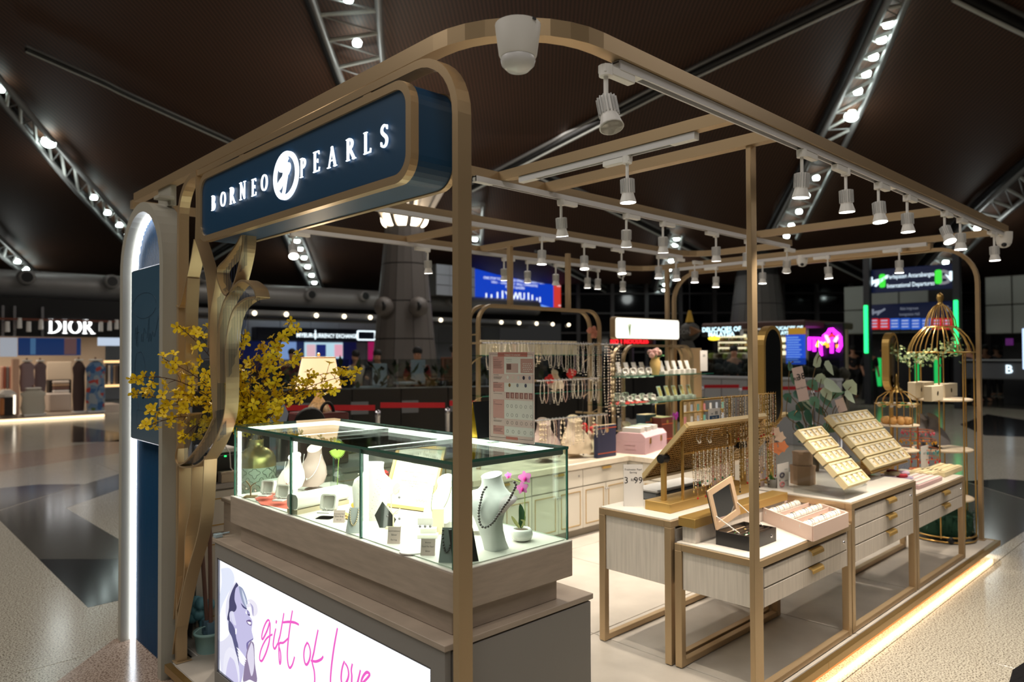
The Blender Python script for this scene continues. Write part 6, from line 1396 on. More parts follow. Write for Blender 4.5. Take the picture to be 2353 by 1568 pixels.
FLY=mat('forsythia_yellow',(255,216,16),.55);FLYD=mat('forsythia_heart',(150,84,14),.6);TWIG=mat('twig_brown',(74,42,30),.7)
def flower_mesh():
 m=MB();L_=.030
 for k in range(4):
  a=math.pi/2*k;d_=Vector((math.cos(a),math.sin(a),.35)).normalized();s=Vector((-math.sin(a),math.cos(a),0))
  b0_,b1,b2_,b3=Vector((0,0,0)),d_*L_*.45,d_*L_*.8+Z*.001,d_*L_+Z*-.004
  m.add([b0_-s*.002,b0_+s*.002,b1-s*.0085+Z*.002,b1-Z*.0015,b1+s*.0085+Z*.002,b2_-s*.0075+Z*.001,b2_-Z*.0012,b2_+s*.0075+Z*.001,b3],[(0,3,2),(0,1,3),(1,4,3),(2,3,6,5),(3,4,7,6),(5,6,8),(6,7,8)],True)
 m.tube([(0,0,-.008),(0,0,.002)],.0022,5);return m
fm=None;rnd=random.Random(11)
fx=[((300,868),-.30,(420,880)),((305,905),-.25,(430,930)),((410,748),-.18,(490,830)),((445,752),-.12,(520,860)),((668,735),.05,(630,830)),((655,770),.0,(610,850)),((825,858),.10,(700,895)),((800,850),.16,(690,880)),((770,895),.05,(680,905)),((325,985),-.28,(430,958)),((345,945),-.2,(450,930)),((418,1010),-.22,(480,965)),((372,822),-.24,(470,880)),((560,768),-.05,(560,860)),((600,790),.05,(590,870)),((520,800),-.1,(545,880)),((700,880),.0,(640,915)),((640,920),-.05,(620,950)),((470,855),-.25,(520,910)),((400,905),-.15,(480,920)),((690,815),.08,(640,870)),((460,1000),-.2,(520,975)),((580,830),-.2,(575,900))]
neck=vp+Z*vz(1014)
flat_fl=None;nfl=0
labs=['far left tip','left side, just below the far left tip','upper left, tallest on that side','upper left, inner','upper right, tallest','upper right, second','far right tip in front of the lamp','right side over the lampshade','right side below the lampshade','lower left tip','left, lower middle','bottom left, drooping','left, upper middle','top centre','top, right of centre','top, left of centre','right, inner','low right above the glass','front left of centre','left of centre, behind','right of centre, upper','low left, drooping over the gold ornament','front centre']
for k,(tip,dz,via)in enumerate(fx):
 T_=at(tip[0],tip[1],t=dv_+dz);V_=at(via[0],via[1],t=dv_+dz*.45)
 base=neck+Vector((rnd.uniform(-.012,.012),rnd.uniform(-.012,.012),-.06))
 path=[Vector(q)for q in spline([tuple(base),tuple(neck+Vector((rnd.uniform(-.015,.015),rnd.uniform(-.015,.015),.05))),tuple(V_),tuple(T_)],7)]
 root=thing('blossom_branch',base,'yellow forsythia branch in the gold vase: '+labs[k],'flower branch','yellow blossom branches in the vase')
 n=len(path);m=MB().tube(path,[.0034*(1-.6*i/n)for i in range(n)],5)
 pos=[]
 cnt=17 if k<16 else 13
 for i in range(cnt):
  t=.36+.64*(i+rnd.random()*.6)/cnt;j=min(n-2,int(t*(n-1)));fr_=t*(n-1)-j;c=path[j].lerp(path[j+1],min(1,fr_));tn=(path[j+1]-path[j]).normalized()
  d_=(tn.cross(Vector((rnd.gauss(0,1),rnd.gauss(0,1),rnd.gauss(0,1))))).normalized();ln=rnd.uniform(.012,.055)if t<.9 else rnd.uniform(.005,.02)
  e=c+d_*ln+tn*ln*.5;m.tube([c,c.lerp(e,.6)+Z*.004,e],[.0018,.0013,.0009],4);pos.append((e,(d_+tn*.5+Vector((-.5,-.5,.2))*rnd.random()).normalized()))
  if ln>.03 and rnd.random()<.5:e2=c+d_*ln*.4-tn.cross(d_)*.03;m.tube([c+d_*ln*.3,e2],.001,4);pos.append((e2,(e2-c).normalized()))
 m.build('twigs',TWIG,root)
 for(e,d_)in pos:
  if flat_fl is None:
   flat_fl=flower_mesh().build('flower',FLY,None,origin=(0,0,0));flat_fl.parent=root
   MB().sphere((0,0,.002),.0028,6,4).build('flower_heart',FLYD,root);hrt=[o for o in bpy.data.objects if o.name.startswith('flower_heart')][0];hrt.location=(0,0,0);hrt.parent=flat_fl
   for i_,v_ in enumerate(hrt.data.vertices):v_.co=v_.co+Vector(root.location)
   o=flat_fl
  else:
   o=copy_tree(flat_fl,parent=root)
  o.location=e-base;o.rotation_euler=Z.rotation_difference(d_).to_euler();sc0=rnd.uniform(.85,1.2);o.scale=(sc0,sc0,sc0);nfl+=1
c0=at(757,960,y=4.3);cz_=at(740,948,y=4.3).z
cs=thing('maroon_case',(c0.x,4.3,SZT),'dark maroon carrying case standing behind the showcase under the lamp','case');ca,cb=at(712,955,y=4.2),at(803,955,y=4.2)
MB().bbox((ca.x,4.2,SZT),(cb.x,4.5,cz_),.01).build('body',mat('maroon_leather',(92,44,44),.4),cs);MB().bbox((ca.x-.003,4.197,cz_-.07),(cb.x+.003,4.503,cz_-.064),.001).build('seam',mat('maroon_dark',(60,26,26),.4),cs)
hx=at(761,940,y=4.25).x;MB().tube([(hx+.045*math.cos(a),4.3,cz_+.062*math.sin(a))for a in[i*math.pi/12 for i in range(13)]],.011,8).build('handle',BLACK,cs)
lp=thing('table_lamp',(at(732,945,y=4.42).x,4.42,cz_),'glowing cream-shaded table lamp with a crackled base behind the showcase','lamp');L0=Vector(lp.location);kx=(L0-EYE).dot(_d)/FPX
def lz(py):return at(732,py,y=4.42).z
MB().lathe((L0.x,L0.y,0),[(28*kx,cz_),(27*kx,cz_+.01),(22*kx,lz(932)),(12*kx,lz(918)),(7*kx,lz(911)),(7*kx,lz(906)),(5*kx,lz(903))],20).build('base',mat('crackle_ceramic',(226,196,156),.3,var=(60,.35)),lp)
MB().tube([(L0.x,L0.y,lz(903)),(L0.x,L0.y,lz(870))],.006,6).build('neck',mat('antique_brass',(170,140,96)),lp)
SHD=bpy.data.materials.new('lit_lampshade');SHD.use_nodes=True;b=SHD.node_tree.nodes['Principled BSDF'];b.inputs['Base Color'].default_value=lin((250,232,205))+(1,);b.inputs['Emission Color'].default_value=lin((255,214,160))+(1,);b.inputs['Emission Strength'].default_value=1.0;b.inputs['Roughness'].default_value=.8
MB().lathe((L0.x,L0.y,0),[(51*kx,lz(893)),(37*kx,lz(822))],28).build('shade',SHD,lp);lp.children[-1].data.polygons
for zz,rr_ in((lz(893),51.5*kx),(lz(822),37.5*kx)):MB().tube([(L0.x+rr_*math.cos(i*.2618),L0.y+rr_*math.sin(i*.2618),zz)for i in range(24)],.004,5,closed=True).build('shade_trim',mat('shade_trim',(206,160,104),.6),lp)
MB().sphere((L0.x,L0.y,lz(815)),.012,8,6).build('finial',GOLD,lp)
l=bpy.data.lights.new('lamp_bulb','POINT');l.energy=6;l.color=(1,.8,.55);l.shadow_soft_size=.05;o=bpy.data.objects.new('lamp_bulb',l);COL.objects.link(o);o.parent=lp;o.location=(0,0,lz(818)+.12-L0.z)
ch=thing('office_chair',at(715,965,y=3.95).to_2d().to_3d(),'round black chair back just behind the showcase','chair');q=at(712,968,y=3.95);MB().lathe((q.x,3.95,q.z-.02),[(.0,-.03),(.09,-.025),(.105,0),(.09,.025),(0,.03)],20,'y').build('backrest',mat('black_mesh_fabric',(16,16,17),.8),ch);MB().tube([(q.x,3.96,q.z-.1),(q.x,3.8,.5),(q.x,3.75,.05)],.02,8).build('column',BLACK,ch);MB().bbox((q.x-.2,3.55,.45),(q.x+.2,3.9,.5),.02).build('seat',mat('black_mesh_fabric',(16,16,17)),ch)
for a in range(5):MB().tube([(q.x,3.75,.07),(q.x+.22*math.cos(a*1.257),3.75+.22*math.sin(a*1.257),.03)],.014,6).build('leg',BLACK,ch)
mn=thing('monitor',at(640,960,y=4.3).to_2d().to_3d()+Z*SZT,'back of a pale grey monitor behind the flower stems','monitor');pp=[at(a,b2,y=4.3)for a,b2 in((600,985),(656,980),(663,950),(652,926),(600,930))]
MB().add([tuple(q)for q in pp]+[(q.x,q.y+.02,q.z)for q in pp],[(0,1,2,3,4),(9,8,7,6,5)]+[(i,5+i,5+(i+1)%5,(i+1)%5)for i in range(5)]).build('shell',mat('monitor_grey',(160,176,200),.4),mn);MB().tube([(pp[0].x+.08,4.31,SZT),(pp[0].x+.08,4.31,pp[0].z+.05)],.02,8).lathe((pp[0].x+.08,4.31,SZT),[(.09,0),(.09,.01)],16).build('stand',mat('monitor_grey',(160,176,200)),mn)
pn_=thing('receipt_printer',at(510,1095,y=4.2).to_2d().to_3d()+Z*SZT,'black receipt printer with green light and white paper on the staff counter','printer');a_,b2=at(488,1098,y=4.1),at(548,1040,y=4.1)
MB().bbox((a_.x,4.1,SZT),(b2.x,4.4,b2.z),.01).build('body',BLACK,pn_);g_=at(519,1049,y=4.09);MB().bbox((g_.x-.006,4.094,g_.z-.004),(g_.x+.006,4.1,g_.z+.004),.001).build('green_light',emis('printer_green',(40,255,110),2.5),pn_);MB().bbox((a_.x,4.12,b2.z),(b2.x,4.38,b2.z+.03),.006).build('lid',mat('printer_white',(214,210,206),.5),pn_)
MB().tube([at(505,1010,y=4.09),at(528,1040,y=4.07),at(530,1075,y=4.07),at(541,1090,y=4.07)],.004,6).build('white_cable',WHITE,pn_)
bx_=thing('cardboard_box',at(525,1100,y=4.04).to_2d().to_3d()+Z*SZT,'small tan box beside the receipt printer','box');a_,b2=at(506,1104,y=4.06),at(542,1082,y=4.06);MB().bbox((a_.x,4.045,SZT),(b2.x,4.095,b2.z),.003).build('box',mat('tan_card',(196,180,158),.7),bx_);MB().bbox((a_.x-.002,4.043,b2.z-.012),(b2.x+.002,4.094,b2.z+.002),.002).build('lid',mat('tan_card',(196,180,158)),bx_)
bp_=at(472,1497,z=0);bp_.x+=.02;bk=thing('mop_bucket',bp_,'pale aqua bucket on the kiosk floor beside the gold ornament','bucket');AQ=mat('aqua_plastic',(150,190,188),.4)
MB().lathe(bp_,[(.062,0),(.074,.09),(.08,.092),(.08,.106),(.072,.106),(.060,.02)],22).build('tub',AQ,bk);MB().tube([bp_+Vector((.078*math.cos(a),.0,.1+.03*math.sin(a)))for a in[i*math.pi/8 for i in range(9)]],.003,5).build('bail',AQ,bk)
for k,(t_,b2,lab)in enumerate((((459,1180),(452,1460),'brown broom handle standing left in the aqua bucket'),((482,1210),(473,1440),'brown broom with blue bristles standing right in the aqua bucket'))):
 dd=(bp_-EYE).dot(_d);A_,B_=at(t_[0],t_[1],t=dd+.03),bp_+Vector((.0,.03-.05*k,.04));bm=thing('broom',B_,lab,'broom');MB().tube([A_,B_+Z*.08],.011,8).build('handle',mat('broom_brown',(112,80,70),.5),bm)
 MB().obox(B_+Z*.075,X,Y,Z,.022,.016,.035).build('head',mat('blue_grey_plastic',(100,130,150),.5),bm);MB().lathe(B_,[(.024,-.01),(.018,.04)],10).build('bristles',mat('bristle_dark',(60,66,90),.9),bm)
db=at(466,1400,t=(bp_-EYE).dot(_d)+.12);dbg=thing('plastic_bag',(db.x,db.y,0),'crumpled light blue plastic bag behind the broom','bag');m=MB();r2=random.Random(3)
for k in range(9):m.sphere(db+Vector((r2.uniform(-.05,.05),r2.uniform(-.03,.03),r2.uniform(-.07,.06))),.035,6,5)
m.build('bag',mat('light_blue_film',(120,186,206),.4),dbg);MB().tube([(db.x,db.y,0),db],.02,6).build('neck',mat('light_blue_film',(120,186,206)),dbg)
# ================================================================== JEWELLERY TABLES ON THE RIGHT AND WHAT STANDS ON THEM
def table(x0,x1,y0,y1,h,zb,nd,label):
 rt=thing('jewellery_table',((x0+x1)/2,(y0+y1)/2,0),label,'table','gold-framed jewellery tables');w=.038
 for x in(x0,x1-w):
  for y in(y0,y1-w):MB().bbox((x,y,.004),(x+w,y+w,h-.04),.002).build('leg',BRASS,rt)
 for y in(y0,y1-w):
  MB().bbox((x0+w,y+.002,.004),(x1-w,y+w-.002,.034),.002).build('floor_rail',BRASS,rt);MB().bbox((x0,y,h-.04),(x1,y+w,h-.006),.002).build('top_rail',BRASS,rt)
 for x in(x0,x1-w):MB().bbox((x+.001,y0+w,h-.04),(x+w-.001,y1-w,h-.006),.002).build('end_rail',BRASS,rt)
 MB().box((x0+.008,y0+.008,h-.0058),(x1-.008,y1-.008,h)).build('stone_top',MARBLE,rt)
 MB().box((x0+w+.004,y0+.03,zb+.004),(x1-w-.004,y1-.012,h-.042)).build('carcass',PALE,rt)
 MB().bbox((x0+.012,y0+w+.002,zb),(x0+.03,y1-w-.002,h-.042),.001).build('end_panel',PALE,rt)
 for x in(x0+w+.001,x1-w-.013):MB().box((x,y0+.006,zb),(x+.012,y0+.029,h-.042)).build('side_stile',PALE,rt)
 dh=(h-.05-zb)/nd
 for k in range(nd):
  d=MB().bbox((x0+w+.017,y0+.004,zb+dh*k+.004),(x1-w-.017,y0+.028,zb+dh*(k+1)-.004),.001).build('drawer',PALE,rt);xc=(x0+x1)/2+.06;zt=zb+dh*(k+1)-.006
  MB().strap([(xc,y0+.010,zt+.002),(xc,y0-.008,zt+.001),(xc,y0-.016,zt-.008),(xc,y0-.018,zt-.022)],X,.13,.004).build('gold_handle',GOLDP,d)
  if k==nd-1:MB().lathe((x1-w-.06,y0+.001,zt-.035),[(0,-.005),(.008,-.004),(.009,.004)],12,'y').build('lock',STEEL,d)
 return rt
H1,H2,H3,HL=.615,.72,.62,.72
table(3.05,4.085,1.598,2.045,H1,.385,2,'low two-drawer table nearest the middle gold post, holding the black jewellery box')
table(4.10,5.14,1.598,2.32,H2,.38,3,'taller three-drawer table in the middle of the row')
table(5.155,6.22,1.598,2.045,H3,.39,2,'low two-drawer table at the far right end of the row')
table(3.04,4.085,2.06,2.518,HL,.39,2,'taller table at the back left of the row with the tilted mesh board')
def slab(x0,x1,y0,y1,z,hb,hs,label):
 rt=thing('gold_display_base',((x0+x1)/2,(y0+y1)/2,z),label,'display base')
 if hb:MB().bbox((x0+.02,y0+.01,z),(x1-.02,y1-.01,z+hb-.0005),.002).build('wood_block',PALE,rt)
 MB().bbox((x0,y0,z+hb),(x1,y1,z+hb+hs),.002).build('gold_top',GOLDP,rt);return z+hb+hs
q=at(1597,1216,x=3.07);yF=q.y
ZS1=slab(3.07,4.05,yF,2.035,H1,q.z-H1,.045,'long gold-topped whitewashed base under the bracelet rack')
q2_=at(1546.5,1180,z=HL);ZS2=slab(3.16,4.05,q2_.y,q2_.y+.16,HL,0,.05,'long gold base carrying the tilted mesh board')
pt=at(1525.6,1150,z=ZS2);xb=pt.x;rt=thing('mesh_board',(pt.x,pt.y,ZS2),'tilted gold mesh board with black clamps on gold posts, earring cards on its far side','display board')
lo_,hi_=at(1474,1100,x=xb),at(1577,979,x=xb);ax=(hi_-lo_);Lb=ax.length;ax.normalize();nn=ax.cross(X).normalized();WB=.84
zc_=at(1521,1058,x=xb).z
for x in(xb,xb+WB-.02):MB().bbox((x-.012,pt.y-.012,ZS2),(x+.012,pt.y+.012,zc_),.002).build('post',GOLDP,rt);MB().tube([(x-.03,pt.y,zc_+.01),(x+.025,pt.y,zc_+.01)],.024,10).build('clamp_knob',BLACK,rt)
MB().obox(lo_+X*(WB/2)+ax*(Lb/2),X,ax,nn,WB/2,Lb/2-.012,.0015).build('backing_sheet',mat('gold_sheet',(158,122,64),.5,.5),rt)
mesh=MB();nx_,ny_=34,22;nbk=nn if nn.dot(_d)<0 else-nn
for i in range(nx_):c=lo_+X*(WB*(i+.5)/nx_)+nbk*.004;mesh.obox(c+ax*(Lb/2),X,ax,nn,.003,Lb/2-.014,.0016)
for j in range(ny_):c=lo_+ax*(Lb*(j+.5)/ny_)+nbk*.005;mesh.obox(c+X*(WB/2),X,ax,nn,WB/2,.003,.0016)
mesh.build('gold_mesh',GOLDP,rt,kind='stuff')
for(c,hx_,hy_)in((lo_+X*(WB/2),WB/2,.012),(hi_+X*(WB/2),WB/2,.012),(lo_+ax*(Lb/2),.008,Lb/2),(lo_+X*WB+ax*(Lb/2),.008,Lb/2)):MB().obox(c,X,ax,nn,hx_,hy_,.012).build('board_rim',mat('champagne_rim',(214,190,140),.4,.4),rt)
cc=None
for j in range(5):
 for i in range(6):
  c=lo_+ax*(Lb*(j+.5)/5)+X*(WB*(i+.5)/6)-nbk*.012
  if cc is None:cc=MB().obox(c,X,ax,nn,.06,.035,.006).build('earring_card',CARD,rt);c00=c
  else:piece(cc,c-c00+Vector(cc.location)*0 if False else(c-c00))
rt2=thing('mesh_board',at(1790,1060,x=4.5),'second gold mesh board behind the orange orchid on gold posts','display board');l2=at(1690,1090,x=4.35);mesh=MB()
l2=Vector((4.0,2.62,.78));a2=Vector((0,-.62,.78)).normalized();n2=a2.cross(X).normalized();rt2.location=(4.4,2.45,HL)
for i in range(30):mesh.obox(l2+X*(.9*(i+.5)/30)+a2*.21,X,a2,n2,.004,.2,.002)
for j in range(14):mesh.obox(l2+X*.45+a2*(.42*(j+.5)/14),X,a2,n2,.45,.004,.002)
mesh.build('gold_mesh',GOLDP,rt2,kind='stuff');MB().obox(l2+X*.45+a2*.21+n2*(.004 if n2.dot(_d)>0 else-.004),X,a2,n2,.45,.2,.0015).build('backing_sheet',mat('gold_sheet',(158,122,64)),rt2);MB().obox(l2+X*.45+a2*.43,X,a2,n2,.46,.012,.012).build('board_rim',mat('champagne_rim',(214,190,140)),rt2)
for x in(4.12,4.3,4.45,4.6):MB().bbox((x-.01,2.42,.004),(x+.01,2.44,1.02),.002).build('post',GOLDP,rt2)
yr=at(1569,1163,z=ZS1).y;XA=at(1569,1163,y=yr).x;XB_=at(1766,1100,y=yr).x;XM=at(1678,1100,y=yr).x;zt=at(1569,922,y=yr).z;zm=at(1590,1040,y=yr).z
rk=thing('bracelet_rack',((XA+XB_)/2,yr,ZS1),'gold wire rack hung with pearl bracelets on the long gold base','rack')
for x in(XA,XM,XB_):MB().bbox((x-.006,yr-.006,ZS1+.02),(x+.006,yr+.006,zt),.001).build('upright',GOLD,rk)
for z in(zt,zm,ZS1+.03):MB().bbox((XA,yr-.005,z-.005),(XB_ if z!=zm else XM,yr+.005,z+.005),.001).build('cross_rail',GOLD,rk)
for x in(XA+.12,XB_-.12):MB().bbox((x-.006,yr-.006,ZS1),(x+.006,yr+.006,ZS1+.03),.001).build('foot',GOLD,rk)
nh=0
def hook(x,z):return MB().tube([(x,yr,z+.002),(x,yr-.035,z+.006),(x,yr-.038,z+.016)],.0016,4)
BC=[mat('bead_gold',(232,196,120),.25,.7),PEARL,PEARLP,mat('bead_green',(40,130,84),.2),mat('bead_red',(190,30,36),.25),mat('bead_black',(26,26,30),.2)]
protos=[];rb=random.Random(5)
for v in range(5):
 rt=thing('bracelet',(0,0,0),'x','bracelet');ln=(.20,.16,.24,.18,.28)[v];ch=MB();pe_=MB();ac=MB();z=0
 ch.tube([(0,0,0),(.002,-.002,-ln*.5),(0,0,-ln)],.0009,4);ch.tube([(0,.006,0),(-.004,.005,-ln*.45),(0,0,-ln)],.0009,4);k=0
 while z>-ln+.004:
  r_=(.0028,.0034,.0022,.0040,.0030)[v]*rb.uniform(.8,1.35);(pe_ if(k%3 or v in(1,3))else ac).sphere((rb.uniform(-.001,.001),rb.uniform(-.002,.001),z),r_,6,4);z-=r_*(2.2 if v in(1,3)else 3.4);k+=1
 ac.sphere((0,0,-ln-.006),.005,6,5,(1,1,1.4));ch.build('chain',BC[0],rt);pe_.build('pearls',PEARL if v!=2 else PEARLP,rt);ac.build('accent_beads',BC[(0,3,4,0,5)[v]],rt);protos.append(rt)
GR='pearl bracelets hanging on the gold rack';BL_=['fine gold chain bracelet','full pearl bracelet','pink pearl bracelet','large pearl bracelet','long dark-drop bracelet']
used_=[0]*5
ORD='first second third fourth fifth sixth seventh eighth ninth tenth eleventh twelfth thirteenth fourteenth fifteenth sixteenth seventeenth eighteenth nineteenth twentieth'.split()
ORD+=['twenty-'+o for o in ORD[:9]]+['thirtieth']
def hang(x,z,v,row,i,dy=-.036):
 o=protos[v]if not used_[v]else copy_tree(protos[v]);used_[v]=1;o.location=(x,yr+dy,z+.004);o['label']='%s, %s from the left in the %s'%(BL_[v],ORD[i],row);o['group']=GR;o.rotation_euler=(0,0,rb.random()*3);MBH.tube([(x,yr,z+.002),(x,yr+dy,z+.006),(x,yr+dy-.003,z+.016)],.0014,4)
MBH=MB()
for i in range(22):hang(XA+.05+(XM-XA-.08)*i/21,zm,(i*3)%4,'lower row of the rack',i)
for i in range(30):hang(XM+.015+(XB_-XM-.02)*i/29,zt,(4,2,4,0,3)[i%5],'top row right of centre',i,-.036 if i%2 else-.06)
for i in range(16):hang(XM+.02+(XB_-XM-.03)*i/15,zm+.02,(4,0,3,2)[i%4],'middle row on the right',i,-.05)
for i in range(6):hang(XA+.34+.028*i,zt,(0,1,4)[i%3],'top row left of centre',i)
for i in range(14):x=XA+.03+(XM-XA-.05)*i/13;MBH.tube([(x,yr,zt+.002),(x,yr-.035,zt+.006),(x,yr-.038,zt+.016)],.0014,4)
MBH.build('hooks',GOLD,rk)
for(px,lab)in((1606,'open loop of round pearls hanging at the left of the rack, left one'),(1630,'open loop of round pearls hanging at the left of the rack, right one')):
 rt=thing('pearl_loop',at(px,1000,y=yr-.03),lab,'bracelet');m=MB();c=at(px,985,y=yr-.03)
 for i in range(22):a=math.pi*(1.08*i/21-.04);m.sphere(c+Vector((.026*math.cos(a)*(1+.1*math.sin(i)),.004*math.sin(i*1.3),0.05-.13*max(0,math.sin(a))**.6)),.0042,7,5)
 m.build('pearls',PEARL,rt);MB().tube([(c.x,yr,zt),c+Z*.055],.0008,4).build('thread',GOLD,rt)
def tagcard(px0,py0,px1,py1,y,label,lines,band=None,m_=CARD,x=None,hold=True,cat='price card'):
 """upright printed card facing -y between two photo corners"""
 a,b2=at(px0,py0,y=y),at(px1,py1,y=y);w,h=b2.x-a.x,a.z-b2.z;rt=thing('price_card',((a.x+b2.x)/2,y,b2.z),label,cat)
 MB().bbox((a.x,y,b2.z),(b2.x,y+.002,a.z),.0008).build('card',m_,rt);m=MB()
 for(u,t,txt,sz)in lines:m.text(txt,(a.x+w*u,y-.0006,b2.z+h*t),X,Z,h*sz)
 if m.v:m.build('print',PRINTBLACK,rt)
 if band:MB().box((a.x+w*.1,y-.0004,b2.z+h*band[0]),(a.x+w*.9,y,b2.z+h*band[1])).build('blue_band',mat('band_blue',(36,84,124),.5),rt);m=MB();m.text(band[2],(a.x+w*.5,y-.0009,b2.z+h*(band[0]+.03)),X,Z,h*.13);m.build('white_print',CARD,rt)
 return rt
tagcard(1628,940,1655,986,yr-.045,'white tag reading RM88, 2 for 100, hanging on the bracelet rack',[(.3,.72,'RM',.1),(.66,.70,'88',.24),(.5,.38,'Promotion',.08),(.5,.2,'bracelets',.08)],(.5,.66,'2 for 100'))
tagcard(1634,1072,1670,1152,yr+.06,'pink card with earrings behind the bracelet rack',[(.5,.35,'RM 20',.14)],m_=PINKCARD);tagcard(1742,1050,1757,1140,yr+.02,'pink card reading 60 right of the middle gold post',[(.5,.6,'60',.2)],m_=PINKCARD)
tagcard(1786,1068,1813,1140,2.08,'white card with three printed bracelets beside the green leaves',[(.75,.78,'RM 20',.06),(.75,.45,'RM 28',.06),(.75,.16,'RM 28',.06)])
rt=[o for o in bpy.data.objects if o.get('label','').startswith('white card with three')][0];L0=Vector(rt.location);kk=at(1813,1100,y=2.08).x-at(1786,1100,y=2.08).x
for j,cc3 in enumerate(((216,130,120),(230,150,150),(90,86,100))):MB().tube([L0+Vector((-.12*kk+.17*kk*math.cos(a*.5236),-.003,(.15+.155*j*1.9)*.19+.0+.013*math.sin(a*.5236)))for a in range(12)],.0045,6,closed=True).build('printed_bracelet',mat('printed_%d'%j,cc3,.5),rt)
card(at(1456,1164,z=HL),math.radians(225),.105,.225,'clear stand card reading 3 pairs RM99 on the back left table',[(.86,'Freshwater Pearl',.06),(.79,'Earring',.06),(.55,'3  99',.22),(.60,'RM',.09)],.05,CARD,'price_stand','printed stand cards')
rt=[o for o in bpy.data.objects if o.name=='price_stand'][0]
rt=thing('grey_tray',at(1500,1150,y=2.48),'grey plastic tray on the back left table behind the price card','tray');a,b2=at(1470,1135,y=2.48),at(1575,1098,y=2.48)
rt.location=((a.x+b2.x)/2,2.4,HL);MB().bbox((a.x,2.36,HL),(b2.x,2.5,HL+.05),.01).build('tray',mat('grey_plastic',(120,122,124),.4),rt);MB().bbox((a.x-.01,2.35,HL+.05),(b2.x+.01,2.51,HL+.066),.005).build('lid',mat('pale_plastic',(214,212,208),.3),rt)
p0_=at(1645,1252,z=H1);w_=.30;bz=at(1642,1219,x=p0_.x).z;yb0=p0_.y-.175
bxr=thing('jewellery_box',(p0_.x+w_/2,p0_.y-.09,H1),'open black jewellery box with cream lining and a mirrored lid','box')
bx0,bx1,by0,by1=p0_.x,p0_.x+.27,max(1.61,yb0),p0_.y
for q in(((bx0,by0,H1),(bx1,by0+.008,bz)),((bx0,by1-.008,H1),(bx1,by1,bz)),((bx0,by0+.008,H1),(bx0+.008,by1-.008,bz)),((bx1-.008,by0+.008,H1),(bx1,by1-.008,bz))):MB().box(*q).build('side',mat('black_leather',(30,28,28),.35),bxr)
MB().box((bx0+.008,by0+.008,H1+.004),(bx1-.008,by1-.008,bz-.022)).build('lining',mat('cream_lining',(230,196,160),.7),bxr)
for k in range(1,5):MB().box((bx0+.008,by0+.03*k,bz-.022),(bx1-.008,by0+.03*k+.003,bz-.004)).build('divider',mat('thin_divider',(70,58,50),.6),bxr)
for k in range(26):MB().sphere((bx0+.03+.2*rb.random()+.01,by0+.02+.13*rb.random(),bz-.014),.006+.004*rb.random(),6,4,(1.4,1,.8)).build('charm',[PEARL,STEEL,BC[3],BC[0]][k%4],bxr)
MB().lathe((bx1-.05,by0-.001,(H1+bz)/2),[(0,-.003),(.008,-.002),(.01,.002)],12,'y',sy=1).build('lock',STEEL,bxr)
cb=[Vector((bx0,by1,bz)),Vector((bx1-.02,by1,bz))];tl=at(1622,1119,t=(cb[0]-EYE).dot(_d)+.05);lu=(Vector((cb[0].x,tl.y*.5+by1*.5+.03,tl.z))-cb[0]);lh=.20;lu=Vector((-.20,.12,.97)).normalized();ls=Vector((.90,.0,.14));ls=(ls-lu*ls.dot(lu)).normalized();lw=.235
fo,fi=rrect(0,0,lw,lh,.004,1),rrect(.03,.03,lw-.03,lh-.03,.003,1);MB().prism(fo,cb[0],ls,lu,-.006).build('lid_back',mat('black_leather',(30,28,28)),bxr);MB().ring_prism(fo,fi,cb[0],ls,lu,.008).build('lid_frame',mat('cream_lining',(230,196,160)),bxr);MB().prism(fi,cb[0],ls,lu,.003).build('mirror',mat('mirror',(225,225,228),.03,1.0),bxr)
MB().tube([cb[0]+ls*.02+lu*.07,(bx0+.03,by1-.11,bz)],.003,5).tube([cb[0]+ls*(lw-.01)+lu*.07,(bx1-.01,by1-.11,bz)],.003,5).build('lid_ribbon',CARD,bxr)
P4=[at(a,b2,z=H1+.075)for a,b2 in((1748,1165),(1832,1141),(1948,1178),(1867,1210))];o=P4[3];e1=P4[2]-o;e2=P4[0]-o;e1.z=e2.z=0;l1,l2_=e1.length,e2.length;e1.normalize();e2.normalize()
bt_=thing('bangle_tray',o+(e1*l1+e2*l2_)/2-Z*.075,'blush pink tray of bead bangles on cream pillows','tray');BLUSH=mat('blush_leatherette',(240,212,198),.6);o=o-Z*.075
MB().obox(o+(e1*l1+e2*l2_)/2+Z*.02,e1,e2,Z,l1/2,l2_/2,.02).build('tray_floor',BLUSH,bt_)
for(c,hx,hy)in((o+e1*l1/2,l1/2,.006),(o+e1*l1/2+e2*l2_,l1/2,.006),(o+e2*l2_/2,.006,l2_/2),(o+e1*l1+e2*l2_/2,.006,l2_/2)):MB().obox(c+Z*.038,e1,e2,Z,hx,hy,.038).build('tray_wall',BLUSH,bt_)
for k in(1,2):MB().obox(o+e1*l1/2+e2*(l2_*k/3)+Z*.055,e1,e2,Z,l1/2-.008,.003,.016).build('divider',BLUSH,bt_)
for j in range(3):
 for i in range(3):
  c=o+e1*(l1*(i+.5)/3)+e2*(l2_*(j+.5)/3)+Z*.055;MB().tube([c-e1*(l1/6.4),c+e1*(l1/6.4)],.021,12).build('pillow',WHITEP,bt_)
  for k,(t,mm_)in enumerate(((-.2,PEARL),(.06,BC[5]if(i+j)%2 else PEARLG),(.22,BC[0]))):
   m=MB();cc_=c+e1*(l1/3*t)
   for a in range(9):m.sphere(cc_+(e2*math.cos(a*.39)+Z*math.sin(a*.39))*.0235,.0028,5,4)
   m.build('bangle',mm_,bt_)
q=at(1788,1200,z=H1+.002);rt=thing('butterfly_clip',q,'small gold butterfly hair clip between the black box and the bangle tray','hair clip')
